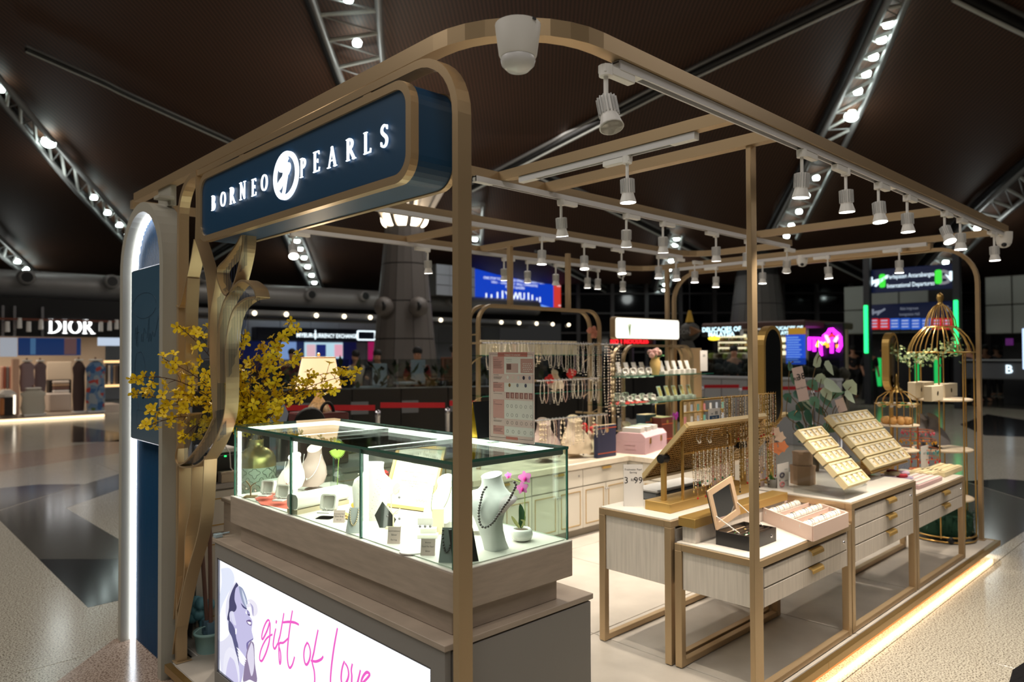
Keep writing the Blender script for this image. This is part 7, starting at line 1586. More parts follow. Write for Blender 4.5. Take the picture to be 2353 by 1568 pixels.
for k,(a,l_)in enumerate(((40,.035),(75,.04),(105,.04),(140,.035))):d_=rgt*math.cos(math.radians(a))+Z*math.sin(math.radians(a));s_=d_.cross(_d).normalized()*.01;MB().tube([q,q+d_*l_*.6+s_,q+d_*l_,q+d_*l_*.6-s_],.0016,5,closed=True).build('wing',GOLD if k%2 else PEARL,rt)
TRAY=mat('cream_yellow_tray',(244,226,178),.55);SLOT=mat('slot_gold',(232,204,140),.5);SLOTW=mat('slot_white',(248,240,220),.5)
def ramp(bl,tl_px,wd,rows,cols,label,legs,wide=0):
 hi=at(tl_px[0],tl_px[1],x=bl.x);ax_=hi-bl;L_=ax_.length;ax_.normalize();n_=X.cross(ax_).normalized()
 tp=None
 for r_ in range(rows):
  o_=bl+ax_*(L_*r_/rows);d_=L_/rows;step=n_*.008
  rt=thing('ring_tray',o_+X*(wd/2),label+', row %s'%['at the bottom','second from the bottom','in the middle','second from the top','at the top'][r_],'tray','sloping rows of ring trays')
  MB().prism([(0,.004),(wd,.004),(wd,d_-.006),(0,d_-.006)],o_,X,ax_,.028).build('tray',TRAY,rt)
  MB().ring_prism([(0,.004),(wd,.004),(wd,d_-.006),(0,d_-.006)],[(.012,.016),(wd-.012,.016),(wd-.012,d_-.018),(.012,d_-.018)],o_+n_*.0282,X,ax_,.008).build('rim',TRAY,rt)
  for c_ in range(cols):
   cw=(wd-.024)/cols;x_=.012+cw*c_;MB().prism([(x_+cw*.1,.018),(x_+cw*.62,.018),(x_+cw*.62,d_-.02),(x_+cw*.1,d_-.02)],o_+n_*.0285,X,ax_,.006).build('ring_card',SLOTW,rt);MB().prism([(x_+cw*.64,.018),(x_+cw*.96,.018),(x_+cw*.96,d_-.02),(x_+cw*.64,d_-.02)],o_+n_*.0285,X,ax_,.003).build('gold_slot',SLOT,rt)
   MB().sphere(o_+X*(x_+cw*.36)+ax_*(d_*.5)+n_*.037,.004,6,4).build('ring',STEEL if(c_+r_)%3 else BC[4 if wide and c_>cols-3 else 0],rt)
 rt=thing(('acrylic_stand','gold_stand')[legs=='gold'],bl+X*(wd/2),('clear acrylic slope stand under the nearer ring trays','gold slope stand under the wider ring trays')[legs=='gold'],'stand');mm_=ACRYLIC if legs!='gold' else GOLDP
 MB().prism([(.0,-.01),(wd,-.01),(wd,L_),(0,L_)],bl-n_*.006,X,ax_,.005).build('slope',mm_,rt)
 if legs=='gold':
  c=bl+X*(wd/2)+ax_*(L_*.55)-n_*.01;MB().bbox((c.x-.015,c.y-.015,H2+.05),(c.x+.015,c.y+.015,c.z),.002).build('post',GOLDP,rt);MB().bbox((c.x-.3,c.y-.08,H2),(c.x+.3,c.y+.08,H2+.05),.002).build('base',GOLDP,rt)
 else:
  for x_ in(bl.x,bl.x+wd-.004):MB().add([(x_,bl.y,H2),(x_,hi.y,H2),(x_,hi.y,hi.z-.012),(x_,bl.y,bl.z-.008),(x_+.004,bl.y,H2),(x_+.004,hi.y,H2),(x_+.004,hi.y,hi.z-.012),(x_+.004,bl.y,bl.z-.008)],[(0,1,2,3),(7,6,5,4),(0,4,5,1),(1,5,6,2),(2,6,7,3),(3,7,4,0)]).build('side_cheek',ACRYLIC,rt)
b1=at(1940,1149,z=H2);b1=at(1940,1128,x=b1.x);w1=at(1991,1107,y=b1.y).x-b1.x;ramp(b1,(1822,995),w1,5,4,'cream tray of ring cards on the nearer slope','acrylic')
b2_=at(2001.7,1084,y=b1.y+.12);w2=at(2085,1046,y=b2_.y).x-b2_.x;ramp(b2_,(1893,960),w2,5,7,'cream tray of ring cards on the wider slope behind','gold',1)
c=at(1845,1112,z=H2);c.y=min(c.y,2.26);rt=thing('brown_box',c,'stacked brown hexagonal gift boxes behind the nearer ring trays','box')
for k,(r_,z0,z1)in enumerate(((.075,0,.10),(.078,.10,.118),(.06,.12,.19),(.063,.19,.205))):MB().lathe(c,[(r_,z0+.0005),(r_,z1)],6,smooth=False).build('box' if k%2==0 else 'lid',mat('mocha_card',(176,146,120),.5),rt)
q=at(2066,1092,z=H3+.02);q=at(2068,1092,y=1.80);rt=thing('scrunchie_bowl',Vector((q.x,1.82,H3)),'lilac and cream bowl filled with bright hair scrunchies','bowl');c=Vector((q.x,1.82,H3));MB().lathe(c,[(.06,0),(.10,.05),(.105,.055),(.09,.05),(.05,.012)],24).build('bowl',mat('lilac',(196,180,206),.5),rt)
for k,cl_ in enumerate(((232,140,50),(150,30,60),(240,236,226),(214,196,160),(200,60,70),(230,200,220))):a=k*1.05;MB().tube([c+Vector((.045*math.cos(a)+.026*math.cos(t*.7854),.045*math.sin(a)+.026*math.sin(t*.7854),.07+.012*(k%2)))for t in range(8)],.014,7,closed=True).build('scrunchie',mat('scrunchie_%d'%k,cl_,.8),rt)
def pad(px0,py0,px1,py1,z,d,h,label,m_,rows):
 a,b2=at(px0,py0,z=z),at(px1,py1,z=z);y0=max(1.606,min(a.y,b2.y));rt=thing('ring_pad',((a.x+b2.x)/2,y0+d/2,z),label,'tray');MB().bbox((a.x,y0,z),(b2.x,y0+d,z+h),.004).build('pad',m_,rt)
 for k in range(rows):MB().bbox((a.x+.012,y0+d*(k+.15)/rows,z+h),(b2.x-.012,y0+d*(k+.7)/rows,z+h+.006),.002).build('roll',WHITEP if m_!=TRAY else TRAY,rt)
pad(2112,1126,2160,1104,H3,.19,.03,'white and pink ring pad at the front of the far table',mat('pink_pad',(240,200,196),.6),4);pad(2130,1100,2168,1092,H3,.17,.04,'left sand-coloured ring tray on the far table',TRAY,3);pad(2172,1098,2210,1082,H3,.17,.04,'right sand-coloured ring tray on the far table',TRAY,3)
q=at(2125,1088,z=H3);tagcard(2116,1027,2134,1088,q.y,'tall white price card on the far table before the earring tree',[(.5,.7,'RM 28',.1)])
q=at(2110,1075,z=H3);q.y=1.95;rt=thing('earring_tree',Vector((5.6,1.93,H3)),'copper wire tree of colourful drop earrings on the far table','earring stand');c=Vector((at(2110,1070,y=1.93).x,1.93,H3));rt.location=c;COP=mat('copper',(196,110,66),.3,.8);kx=(c-EYE).dot(_d)/FPX
MB().tube([c,c+Z*.34],.006,6).lathe(c,[(.07,0),(.065,.012),(.01,.02)],18).build('stem',COP,rt)
for k in range(4):
 z=.10+.07*k;r_=.15-.012*k;MB().tube([c+Vector((r_*math.cos(t*.349),r_*math.sin(t*.349),z))for t in range(18)],.003,5,closed=True).tube([c+Vector((-r_,0,z)),c+Vector((r_,0,z))],.0025,5).build('ring',COP,rt)
 for t in range(16):a=t*.3927;MB().sphere(c+Vector((r_*math.cos(a),r_*math.sin(a),z-.022)),.008,6,4,(.8,.8,1.6)).build('drop_earring',mat('drop_%d'%k,[(200,30,40),(60,150,160),(226,160,40),(220,90,110)][k],.25),rt)
c=Vector((at(2062,1030,y=1.98).x,1.98,H3));rt=thing('tiered_cage',c,'small gold cage stand with two cream tiers and a finial on the far table','stand');kx=(c-EYE).dot(_d)/FPX
def cz(py):return at(2060,py,y=1.98).z
R1=46*kx
for z,r_ in((cz(1034),R1*.95),(cz(976),R1*.98)):MB().lathe((c.x,c.y,z),[(r_,-.008),(r_*1.02,0),(r_,.004)],28).build('tier',mat('ivory_tier',(240,220,190),.5),rt)
MB().lathe((c.x,c.y,0),[(R1*.3,cz(902)),(R1*.26,cz(895)),(R1*.1,cz(888)),(R1*.13,cz(882)),(R1*.07,cz(876)),(R1*.1,cz(868)),(0,cz(858))],14).build('finial',GOLD,rt);MB().tube([(c.x,c.y,H3),(c.x,c.y,cz(900))],.006,6).lathe((c.x,c.y,H3),[(.07,0),(.06,.012),(.01,.016)],18).build('stem',GOLD,rt)
for k in range(6):a=k*1.0472;MB().tube([(c.x+R1*f_*math.cos(a),c.y+R1*f_*math.sin(a),z)for f_,z in((1,cz(976)),(1,cz(930)),(.85,cz(914)),(.5,cz(902)),(.15,cz(898)))],.004,5).build('rib',GOLD,rt)
MB().tube([(c.x+R1*math.cos(t*.2618),c.y+R1*math.sin(t*.2618),cz(928))for t in range(24)],.004,5,closed=True).build('hoop',GOLD,rt)
for k in range(14):a=k*.45;MB().sphere((c.x+R1*.8*math.cos(a),c.y+R1*.8*math.sin(a),cz(928)-.01),.016,6,5).build('hair_bobble',mat('bobble_%d'%(k%3),[(90,150,90),(236,230,220),(220,190,130)][k%3],.5),rt)
for k in range(10):a=k*.63;MB().sphere((c.x+R1*.55*math.cos(a),c.y+R1*.55*math.sin(a),cz(976)+.03),.03,7,5).build('fluffy_clip',mat('fluffy',(226,170,100),.8),rt)
c=at(2168,1236,z=0);c.z=0;rt=thing('birdcage_stand',c,'tall gold birdcage stand with round cream shelves at the far right end','stand');kx=(c-EYE).dot(_d)/FPX;R_=64*kx
def bz_(py):return at(2168,py,t=(c-EYE).dot(_d)).z
for k in range(8):a=k*.7854+.2;MB().tube([(c.x+R_*math.cos(a),c.y+R_*math.sin(a),.04),(c.x+R_*math.cos(a),c.y+R_*math.sin(a),bz_(812))],.006,6).build('upright',GOLD,rt)
for k in range(16):
 a=k*.3927;MB().tube([(c.x+R_*f_*math.cos(a),c.y+R_*f_*math.sin(a),bz_(py))for f_,py in((1.05,810),(1.0,795),(.85,775),(.62,758),(.5,752))],.005,5).build('dome_rib',GOLD,rt)
 MB().tube([(c.x+R_*f_*math.cos(a),c.y+R_*f_*math.sin(a),bz_(py))for f_,py in((.5,752),(.46,735),(.36,718),(.22,705),(.1,700))],.004,5).build('top_rib',GOLD,rt)
for f_,py in((1.05,810),(.5,752),(1.0,1232),(.98,1222)):MB().tube([(c.x+R_*f_*math.cos(t*.1963),c.y+R_*f_*math.sin(t*.1963),bz_(py))for t in range(32)],.007,6,closed=True).build('hoop',GOLD,rt)
MB().lathe((c.x,c.y,0),[(R_*.13,bz_(702)),(R_*.1,bz_(698)),(R_*.07,bz_(694)),(R_*.12,bz_(684)),(R_*.1,bz_(677)),(0,bz_(671))],14).build('finial',GOLD,rt)
for py in(916,1030,1140):MB().lathe((c.x,c.y,bz_(py)),[(R_*.94,-.016),(R_*.96,-.012),(R_*.96,.0),(R_*.9,.004)],32).build('shelf',mat('ivory_tier',(240,220,190)),rt)
for k in range(4):a=k*1.5708+.5;MB().sphere((c.x+R_*.95*math.cos(a),c.y+R_*.95*math.sin(a),.03),.03,10,8).build('castor',BLACK,rt)
zs1=bz_(916)+.004
for k,(px0,py0,px1,py1,dy)in enumerate(((2104,855,2130,894,.12),(2124,853,2146,890,.10),(2142,878,2167,916,-.1),(2172,878,2200,912,-.02),(2160,874,2180,905,.06))):
 a,b2=at(px0,py1,y=c.y+dy),at(px1,py0,y=c.y+dy);h=b2.z-a.z;g_=thing('gift_box',((a.x+b2.x)/2,c.y+dy,zs1),'cream gift box on the top birdcage shelf, '+['leftmost at the back','second from the left at the back','front one in the middle','front right one','one behind the front pair'][k],'gift box','cream gift boxes');MB().bbox((a.x,c.y+dy,zs1),(b2.x,c.y+dy+.06,zs1+h),.003).build('box',mat('cream_box',(244,228,196),.5),g_);MB().lathe(((a.x+b2.x)/2,c.y+dy-.001,zs1+h*.5),[(0,0),(.018,0)],14,'y').build('gold_seal',GOLDP,g_)
zs2=bz_(1030)+.004
for k,(px,lab)in enumerate(((2120,'left grey necklace bust on the middle birdcage shelf'),(2145,'right grey necklace bust on the middle birdcage shelf'))):p=at(px,1022,t=(c-EYE).dot(_d));p.z=zs2;neck_bust(p,.26,math.radians(250),lab,mat('grey_bust',(110,106,106),.6))
gr=thing('leaf_garland',Vector((c.x,c.y,bz_(800))),'garland of round green leaves wound around the birdcage dome','garland');m=MB();m2=MB();r3=random.Random(9)
for k in range(330):
 t=r3.random();q=at(2052+160*t,812+22*math.sin(t*5)*.6+r3.gauss(0,10),t=(c-EYE).dot(_d)+r3.uniform(-.3,.1)*.8);d_=Vector((r3.gauss(0,1),r3.gauss(0,1),r3.gauss(0,.7))).normalized();s_=d_.orthogonal().normalized();l_=.03*r3.uniform(.6,1.2)
 (m if k%3 else m2).add([q,q+d_*l_*.5+s_*l_*.5,q+d_*l_,q+d_*l_*.5-s_*l_*.5],[(0,1,2,3)])
m.build('green_leaves',mat('garland_green',(100,128,74),.6),gr,kind='stuff');m2.build('pale_leaves',mat('garland_pale',(166,178,120),.6),gr,kind='stuff')
p=Vector((c.x,c.y,.05));gp=thing('fur_cushion',p,'dark green fluffy cushion at the bottom of the birdcage stand','cushion');m=MB();m.lathe(p,[(R_*.85,0),(R_*.92,.06),(R_*.9,.16),(R_*.6,.22),(0,.23)],24)
for k in range(260):a=r3.random()*6.28;z=r3.random()*.2;q=p+Vector((R_*.9*math.cos(a),R_*.9*math.sin(a),z));d_=Vector((math.cos(a+r3.gauss(0,.9)),math.sin(a+r3.gauss(0,.9)),r3.gauss(0,.6)))*.035;s_=d_.cross(Z).normalized()*.006;m.add([q-s_,q+d_,q+s_],[(0,1,2)])
m.build('fur',mat('bottle_green',(14,62,42),.8),gp,kind='stuff');MB().sphere(p+Z*.27,.07,10,8).build('magenta_flower',mat('magenta_fabric',(110,30,80),.8),gp)
def mirror(px0,px1,pyt,pyb,y,label,zb):
 a,b2=at(px0,pyb,y=y),at(px1,pyt,y=y);rt=thing('arched_mirror',((a.x+b2.x)/2,y,zb),label,'mirror');w=b2.x-a.x;r_=w/2;HH=b2.z-a.z;P_=arc(r_,HH-r_,r_,0,180,12)+arc(r_,r_,r_,180,360,12)
 I_=[(r_+(u-r_)*.82,(b2.z-a.z)/2+(v-(b2.z-a.z)/2)*(1-.36*r_/(b2.z-a.z)))for u,v in P_];o_=Vector((a.x,y,a.z));MB().ring_prism(P_,I_,o_,X,Z,-.05).build('gold_frame',GOLDP,rt);MB().prism(I_,o_,X,Z,-.045).build('mirror_glass',mat('dark_mirror',(96,96,92),.05,1.0),rt);MB().bbox(((a.x+b2.x)/2-.012,y+.01,zb),((a.x+b2.x)/2+.012,y+.03,a.z+.1),.002).bbox(((a.x+b2.x)/2-.09,y-.04,zb),((a.x+b2.x)/2+.09,y+.08,zb+.01),.002).build('stand',GOLDP,rt)
mirror(1757,1797,750,982,2.20,'tall gold arched mirror right of the middle gold post',H2);mirror(2043,2064,765,900,2.0,'slim gold arched mirror left of the birdcage stand',H3)
vb=at(1868,1080,y=2.22);vb.z=H2;eu=thing('eucalyptus_spray',vb,'spray of large pale green heart-shaped leaves on curly gold wires','foliage');dE=(vb-EYE).dot(_d);EL=[mat('eucalyptus_pale',(196,212,186),.5),mat('eucalyptus_green',(92,140,118),.5),mat('eucalyptus_dark',(54,104,86),.5)];WIRE=mat('bronze_wire',(112,92,58),.4,.5)
MB().lathe(vb,[(.04,0),(.045,.08),(.03,.12)],14).build('holder',mat('dark_vase',(60,56,50),.5),eu)
LV=[((1878,828),26,80,0),((1905,845),26,-60,0),((1887,872),22,-50,0),((1912,888),34,-30,0),((1955,890),28,-55,0),((1952,912),24,-50,0),((1920,905),26,10,1),((1898,920),30,-50,1),((1900,905),24,-60,0),((1852,925),28,-60,0),((1815,842),16,100,1),((1822,870),20,-80,1),((1868,885),22,-50,1),((1835,910),22,-30,2),((1845,935),26,-10,2),((1858,960),28,-70,2),((1825,955),26,180,2),((1885,945),22,-40,2),((1810,915),18,-60,2),((1840,985),26,-50,2),((1872,925),22,-60,1),((1905,985),24,-20,1),((1870,990),24,-50,2),((1850,1010),22,200,2)]
for k,(q,l_,a,cc3)in enumerate(LV):
 o_=at(q[0],q[1],t=dE+.02*((k*7)%5-2));d_=rgt*math.cos(math.radians(a))+Z*math.sin(math.radians(a));s_=rgt*-math.sin(math.radians(a))+Z*math.cos(math.radians(a));l_*=dE/FPX*.75;s_=(s_+_d*(.7 if k%2 else-.5)).normalized()
 MB().add([o_-d_*l_*.9,o_-d_*l_*.7+s_*l_*.6-_d*.004,o_+s_*l_*.66-_d*.006,o_+d_*l_*.7+s_*l_*.3,o_+d_*l_*1.1,o_+d_*l_*.7-s_*l_*.3,o_-s_*l_*.66-_d*.006,o_-d_*l_*.7-s_*l_*.6-_d*.004,o_],[(0,1,2,8),(8,2,3,4),(8,4,5,6),(0,8,6,7)],True).build('leaf',EL[cc3],eu)
 if k%2==0:m_=(o_+vb)/2+rgt*(.05*math.sin(k));tw=spline([tuple(vb+Z*.1),tuple(m_+rgt*.03+Z*.05),tuple(m_.lerp(o_,.5)-rgt*.03),tuple(o_),tuple(o_+Z*.03+rgt*.02)],5);MB().tube(tw,.003,5).sphere(tw[-1],.006,6,5).build('wire_stem',WIRE,eu)
yt=(vb-EYE).dot(_d);rt=thing('price_tag',at(1840,925,t=yt-.06),'tall tilted blush tag reading RM38 hung on the pale green leaves','price card');A_,B_,C_=at(1836,924,t=yt-.06),at(1860,918,t=yt-.06),at(1819,847,t=yt-.06);ex_=(B_-A_).normalized();ey_=(C_-A_).normalized();w_,h_=(B_-A_).length,(C_-A_).length
MB().prism([(0,0),(w_,0),(w_,h_),(0,h_)],A_,ex_,ey_,-.002).build('tag',PINKCARD,rt);MB().text('RM',A_+ex_*w_*.26+ey_*h_*.62-_d*.003,ex_,ey_,h_*.15).text('38',A_+ex_*w_*.68+ey_*h_*.62-_d*.003,ex_,ey_,h_*.26).text('Pearl Earring',A_+ex_*w_*.5+ey_*h_*.36-_d*.003,ex_,ey_,h_*.07).build('print',PRINTBLACK,rt)
rt=thing('price_tag',at(1940,945,t=yt),'small blush tag leaning behind the wider ring trays','price card');A_=at(1928,950,t=yt-.02);MB().prism([(0,0),(.06,.02),(.03,.11),(-.03,.09)],A_,rgt,Z,-.002).build('tag',PINKCARD,rt);MB().tube([A_+Z*.05,vb+Z*.1],.002,5).build('wire',WIRE,rt)
vo=at(1778,1128,z=H2);vo=at(1778,1125,y=2.12);rt=thing('orange_orchid',Vector((vo.x,2.12,H2)),'peach orchid with green leaves in a grey pot right of the middle gold post','potted plant');c=Vector((vo.x,2.12,H2));dO=(c-EYE).dot(_d);MB().lathe(c,[(.035,0),(.042,.05),(.036,.052),(.03,.04)],16).build('pot',mat('grey_pot',(120,116,108),.5),rt)
leafs([at(1770,1122,t=dO),at(1776,1104,t=dO),at(1766,1088,t=dO)],.02,LEAF,'leaf');leafs([at(1772,1124,t=dO-.02),at(1782,1118,t=dO-.02),at(1790,1120,t=dO-.02)],.016,mat('bright_leaf',(110,170,60),.5),'leaf');MB().tube(spline([tuple(c+Z*.04),tuple(at(1764,1050,t=dO)),tuple(at(1780,1000,t=dO))],5),.003,5).build('stem',mat('orchid_stem',(150,170,80)),rt)
for(px,py,r_,cl_)in((1782,992,.035,0),(1770,1012,.03,1),(1792,1005,.04,0),(1776,1028,.04,2),(1798,1026,.04,2),(1788,1036,.03,2)):
 o_=at(px,py,t=dO-.02);m=MB()
 for k in range(5):a=math.radians(72*k+px);d_=rgt*math.cos(a)+Z*math.sin(a);q_=rgt*-math.sin(a)+Z*math.cos(a);m.add([o_,o_+d_*r_*.5+q_*r_*.4-_d*.006,o_+d_*r_,o_+d_*r_*.5-q_*r_*.4-_d*.006],[(0,1,2,3)],True)
 m.build('blossom',mat('peach_%d'%cl_,[(250,220,196),(246,200,160),(244,150,100)][cl_],.5),rt)
# ================================================================== BACK WALL: cabinets, necklace racks, shelves
CX0,CX1,CY0,CY1,CZ=3.42,5.26,4.02,4.58,.62
WTOP=mat('veined_marble',(238,224,204),.3,var=(9,.12,(.7,2.5,1)))
bc=thing('back_cabinet',((CX0+CX1)/2,4.3,0),'long cream cabinet with gold mouldings and marble top along the back of the kiosk','cabinet')
def cabinet(root,o,ex,ey,n,w):
 """row of drawers over doors along ex, fronts facing -ey"""
 o=Vector(o);K=lambda u,v,z:o+ex*u+ey*v+Z*z
 def bx(u0,u1,v0,v1,z0,z1,nm,m_,par):c=K((u0+u1)/2,(v0+v1)/2,(z0+z1)/2);return MB().obox(c,ex,ey,Z,(u1-u0)/2,(v1-v0)/2,(z1-z0)/2).build(nm,m_,par)
 bx(.0,n*w,.02,.54,.07,CZ-.044,'carcass',CABINET,root);bx(.02,n*w-.02,.05,.5,0.001,.07,'kick_board',mat('kick_taupe',(150,140,126),.5),root);bx(-.0,n*w,-.012,.56,CZ-.043,CZ,'worktop',WTOP,root)
 for k in range(n):
  d=bx(k*w+.005,(k+1)*w-.005,0,.019,.43,CZ-.05,'drawer',CABINET,root);MB().strap([K((k+.5)*w,v,z)for v,z in((.01,CZ-.058),(-.012,CZ-.06),(-.016,CZ-.075))],ex,.12,.004).build('gold_handle',GOLDP,d);bx((k+1)*w-.06,(k+1)*w-.045,-.006,.0,.51,.525,'lock',STEEL,d)
  for h in(0,1):
   a=k*w+h*w/2+.004;b=a+w/2-.008;e=bx(a,b,0,.019,.075,.42,'door',CABINET,root)
   MB().ring_prism([(a+.03,.105),(b-.03,.105),(b-.03,.39),(a+.03,.39)],[(a+.035,.11),(b-.035,.11),(b-.035,.385),(a+.035,.385)],o,ex,Z,.004 if ex.cross(Z).dot(ey)<0 else-.004).build('gold_moulding',GOLDP,e);MB().sphere(K(b-.012 if h==0 else a+.012,-.012,.37),.009,8,6).build('knob',STEEL,e)
cabinet(bc,(CX0,CY0,0),X,Y,3,(CX1-CX0)/3)
b2c=thing('side_cabinet',(5.6,3.55,0),'cream cabinet turned towards the viewer behind the mesh board, joining the back cabinet','cabinet');cabinet(b2c,(5.285,4.56,0),NY,X,2,.68)
def arch2(px0,px1,pyt,y0,zb,label):
 rt=None
 for k,y in enumerate((y0,y0+.12)):
  a,b=at(px0,900,y=y0).x,at(px1,900,y=y0).x;zt=at((px0+px1)/2,pyt,y=y0).z;r=.16
  P=[(a,y,zb)]+[(a+r+r*math.cos(math.radians(t)),y,zt-r+r*math.sin(math.radians(t)))for t in range(180,89,-10)]+[(b-r+r*math.cos(math.radians(t)),y,zt-r+r*math.sin(math.radians(t)))for t in range(90,-1,-10)]+[(b,y,zb)]
  if rt is None:rt=thing('display_arch',((a+b)/2,y,zb),label,'arch')
  MB().strap([Vector(q)for q in P],Y,.035,.022).build('arch_tube',BRASS,rt)
 for x in(a,b):
  for z in(zb+.15,zt-.25):MB().box((x-.006,y0+.018,z),(x+.006,y0+.102,z+.012)).build('spacer',BRASS,rt)
 return rt,a,b,zt
a1,ax_0,ax_1,azt=arch2(1099,1378,708,4.40,CZ,'left double gold arch behind the hanging necklaces')
a2,cx_0,cx_1,czt=arch2(1432,1590,795,4.40,CZ,'right double gold arch behind the glass shelves')
GSH=glass('shelf_glass',(214,236,226),.1)
def shelf(px0,px1,py,y0,d,label,par=None):
 z=at((px0+px1)/2,py,y=y0).z;a,b=at(px0,py,y=y0).x,at(px1,py,y=y0).x;rt=thing('glass_shelf',((a+b)/2,y0+d/2,z),label,'shelf','green-edged glass shelves');MB().box((a,y0+.0012,z),(b,y0+d,z+.008)).build('pane',GSH,rt);MB().box((a,y0,z),(b,y0+.001,z+.008)).build('green_edge',GLASSEDGE,rt)
 for x in(a+.05,b-.05):MB().strap([(x,y0+d,z-.07),(x,y0+d*.6,z-.02),(x,y0+.06,z-.003)],X,.012,.004).build('bracket',BRASS,rt)
 return z+.008,a,b
for py,lab in((818,'upper glass shelf behind the necklaces'),(905,'lower glass shelf behind the necklaces')):shelf(1108,1385,py,4.22,.2,lab)
zA,sa0,sa1=shelf(1402,1640,864,4.12,.26,'upper glass shelf of white jewellery boxes');zB,sb0,sb1=shelf(1402,1630,925,4.12,.26,'lower glass shelf of white jewellery boxes')
pb_=thing('side_board',(at(1600,900,y=4.5).x,4.5,CZ),'pale wooden board at the right end of the glass shelves','board');a,b=at(1568,800,y=4.5),at(1612,800,y=4.5);MB().bbox((a.x,4.5,CZ),(b.x,4.53,a.z),.003).build('board',mat('light_maple',(222,186,138),.5),pb_)
hb=thing('header_board',(at(1215,790,y=4.36).x,4.36,1.5),'pale header board above the hanging necklaces','board');a,b,c=at(1106,782,y=4.36),at(1326,790,y=4.36),at(1200,816,y=4.36);MB().bbox((a.x,4.36,c.z),(b.x,4.385,at(1215,783,y=4.36).z),.003).build('board',mat('cream_board',(240,220,190),.5),hb)
lbx=thing('lightbox_sign',(at(1487,760,y=4.36).x,4.36,at(1487,782,y=4.36).z),'small rounded white glowing lightbox with a faint green sprig above the glass shelves','sign');a,b=at(1413,781,y=4.36),at(1561,735,y=4.36);a.z=at(1487,781,y=4.36).z;P_=rrect(a.x,a.z,b.x,b.z,.035,5);MB().prism(P_,(0,4.36,0),X,Z,-.06).build('gold_case',BRASS,lbx);I_=rrect(a.x+.01,a.z+.01,b.x-.01,b.z-.01,.028,5);MB().prism(I_,(0,4.358,0),X,Z,-.004).build('glowing_face',mat('lightbox_face',(30,30,30),.4,emit=(255,253,238),es=1.5),lbx)
m=MB();c=at(1447,758,y=4.352)
for k in range(4):d=Vector((math.cos(1.2+k*.35),0,math.sin(1.2+k*.35)));m.strap([c-Z*.06,c+d*.03,c+d*.06],Y,.001,.012-.002*k)
m.build('green_sprig',mat('sprig',(100,120,80),.5,emit=(150,170,120),es=.7,sample=False),lbx);MB().bbox((at(1540,800,y=4.42).x-.02,4.405,CZ),(at(1540,800,y=4.42).x+.02,4.43,b.z-.02),.002).build('support',BRASS,lbx)
def necklace(kind):
 rt=thing('pearl_strand',(0,0,0),'x','necklace');m=MB();r_,n,w=((.0040,46,.020),(.0032,54,.016),(.0036,50,.018),(.0052,36,.026),(.0058,32,.020),(.0026,60,.014))[kind]
 for i in range(n):
  t=i/(n-1)*2-1;x=w*math.copysign(min(1,abs(t)*3.0)**.55,t)*(1-.5*max(0,abs(t)-.7)/.3);z=-1+.96*abs(t)if abs(t)>.06 else-1+.02*abs(t)
  m.sphere((x,.002*math.sin(i*2.1),z*.3),r_*(1 if kind!=4 else .7+.5*((i*7)%3)),6,4)
 m.build('pearls',(PEARL,PEARLG,PEARLP,PEARL,mat('baroque_pearl',(226,206,170),.3,coat=.5),mat('lilac_pearl',(196,180,196),.25,coat=.5))[kind],rt);MB().tube([(0,0,.0),(0,.0,-.014)],.003,5).build('clasp',STEEL,rt);return rt
NK=[necklace(k)for k in range(6)];nus=[0]*6;KN=['cream pearl','grey pearl','pink pearl','large white pearl','baroque pearl','lilac pearl']
O3=ORD+['thirty-'+o for o in ORD[:9]]+['fortieth']+['forty-'+o for o in ORD[:9]]
rr_=random.Random(21)
def rail(px0,px1,py,y,n,kinds,lens,row,label):
 a,b=at(px0,py,y=y),at(px1,py,y=y);z=at((px0+px1)/2,py,y=y).z;rt=thing('necklace_rail',((a.x+b.x)/2,y,z),label,'rail','necklace rails');MB().tube([(a.x-.02,y,z),(b.x+.02,y,z)],.007,8).build('bar',STEEL,rt);m=MB()
 for x in(a.x,b.x):MB().box((x-.008,y,z-.008),(x+.008,4.41,z+.008)).build('arm',BRASS,rt)
 for i in range(n):
  x=a.x+(b.x-a.x)*(i+.5)/n;m.tube([(x,y,z),(x,y-.03,z+.005),(x,y-.034,z+.018)],.003,4);k=kinds[i%len(kinds)]if rr_.random()<.7 else rr_.randrange(6);o=NK[k]if not nus[k]else copy_tree(NK[k]);nus[k]=1;l_=lens(i/(n-1))*rr_.uniform(.93,1.07)
  o.location=(x,y-.026,z+.002);o.rotation_euler=(0,0,rr_.uniform(-.5,.5));o.scale=(1,1,l_/.3);o['label']='%s necklace, %s from the left on the %s rail'%(KN[k],O3[i],row);o['group']='pearl necklaces hanging at the back'
 m.build('hooks',STEEL,rt)
rail(1112,1378,790,4.17,40,(0,0,1,3,5),lambda t:.20+.06*math.sin(t*9)*(t<.5)+(.0 if t<.62 else .26*(t-.5)),'top','top steel rail full of hanging necklaces')
rail(1384,1424,792,4.06,6,(3,0,1),lambda t:.60+.12*t,'long right-hand','short steel rail with the longest necklaces at the right')
rail(1236,1372,873,4.10,16,(0,2,1,0,3),lambda t:.18+.02*math.sin(t*8),'middle','middle steel rail of doubled necklaces');rail(1232,1392,960,4.06,20,(4,4,1,3,2),lambda t:.20+.03*math.sin(t*5),'bottom','bottom steel rail of baroque necklaces')
BEI=mat('beige_leatherette',(226,204,172),.6)
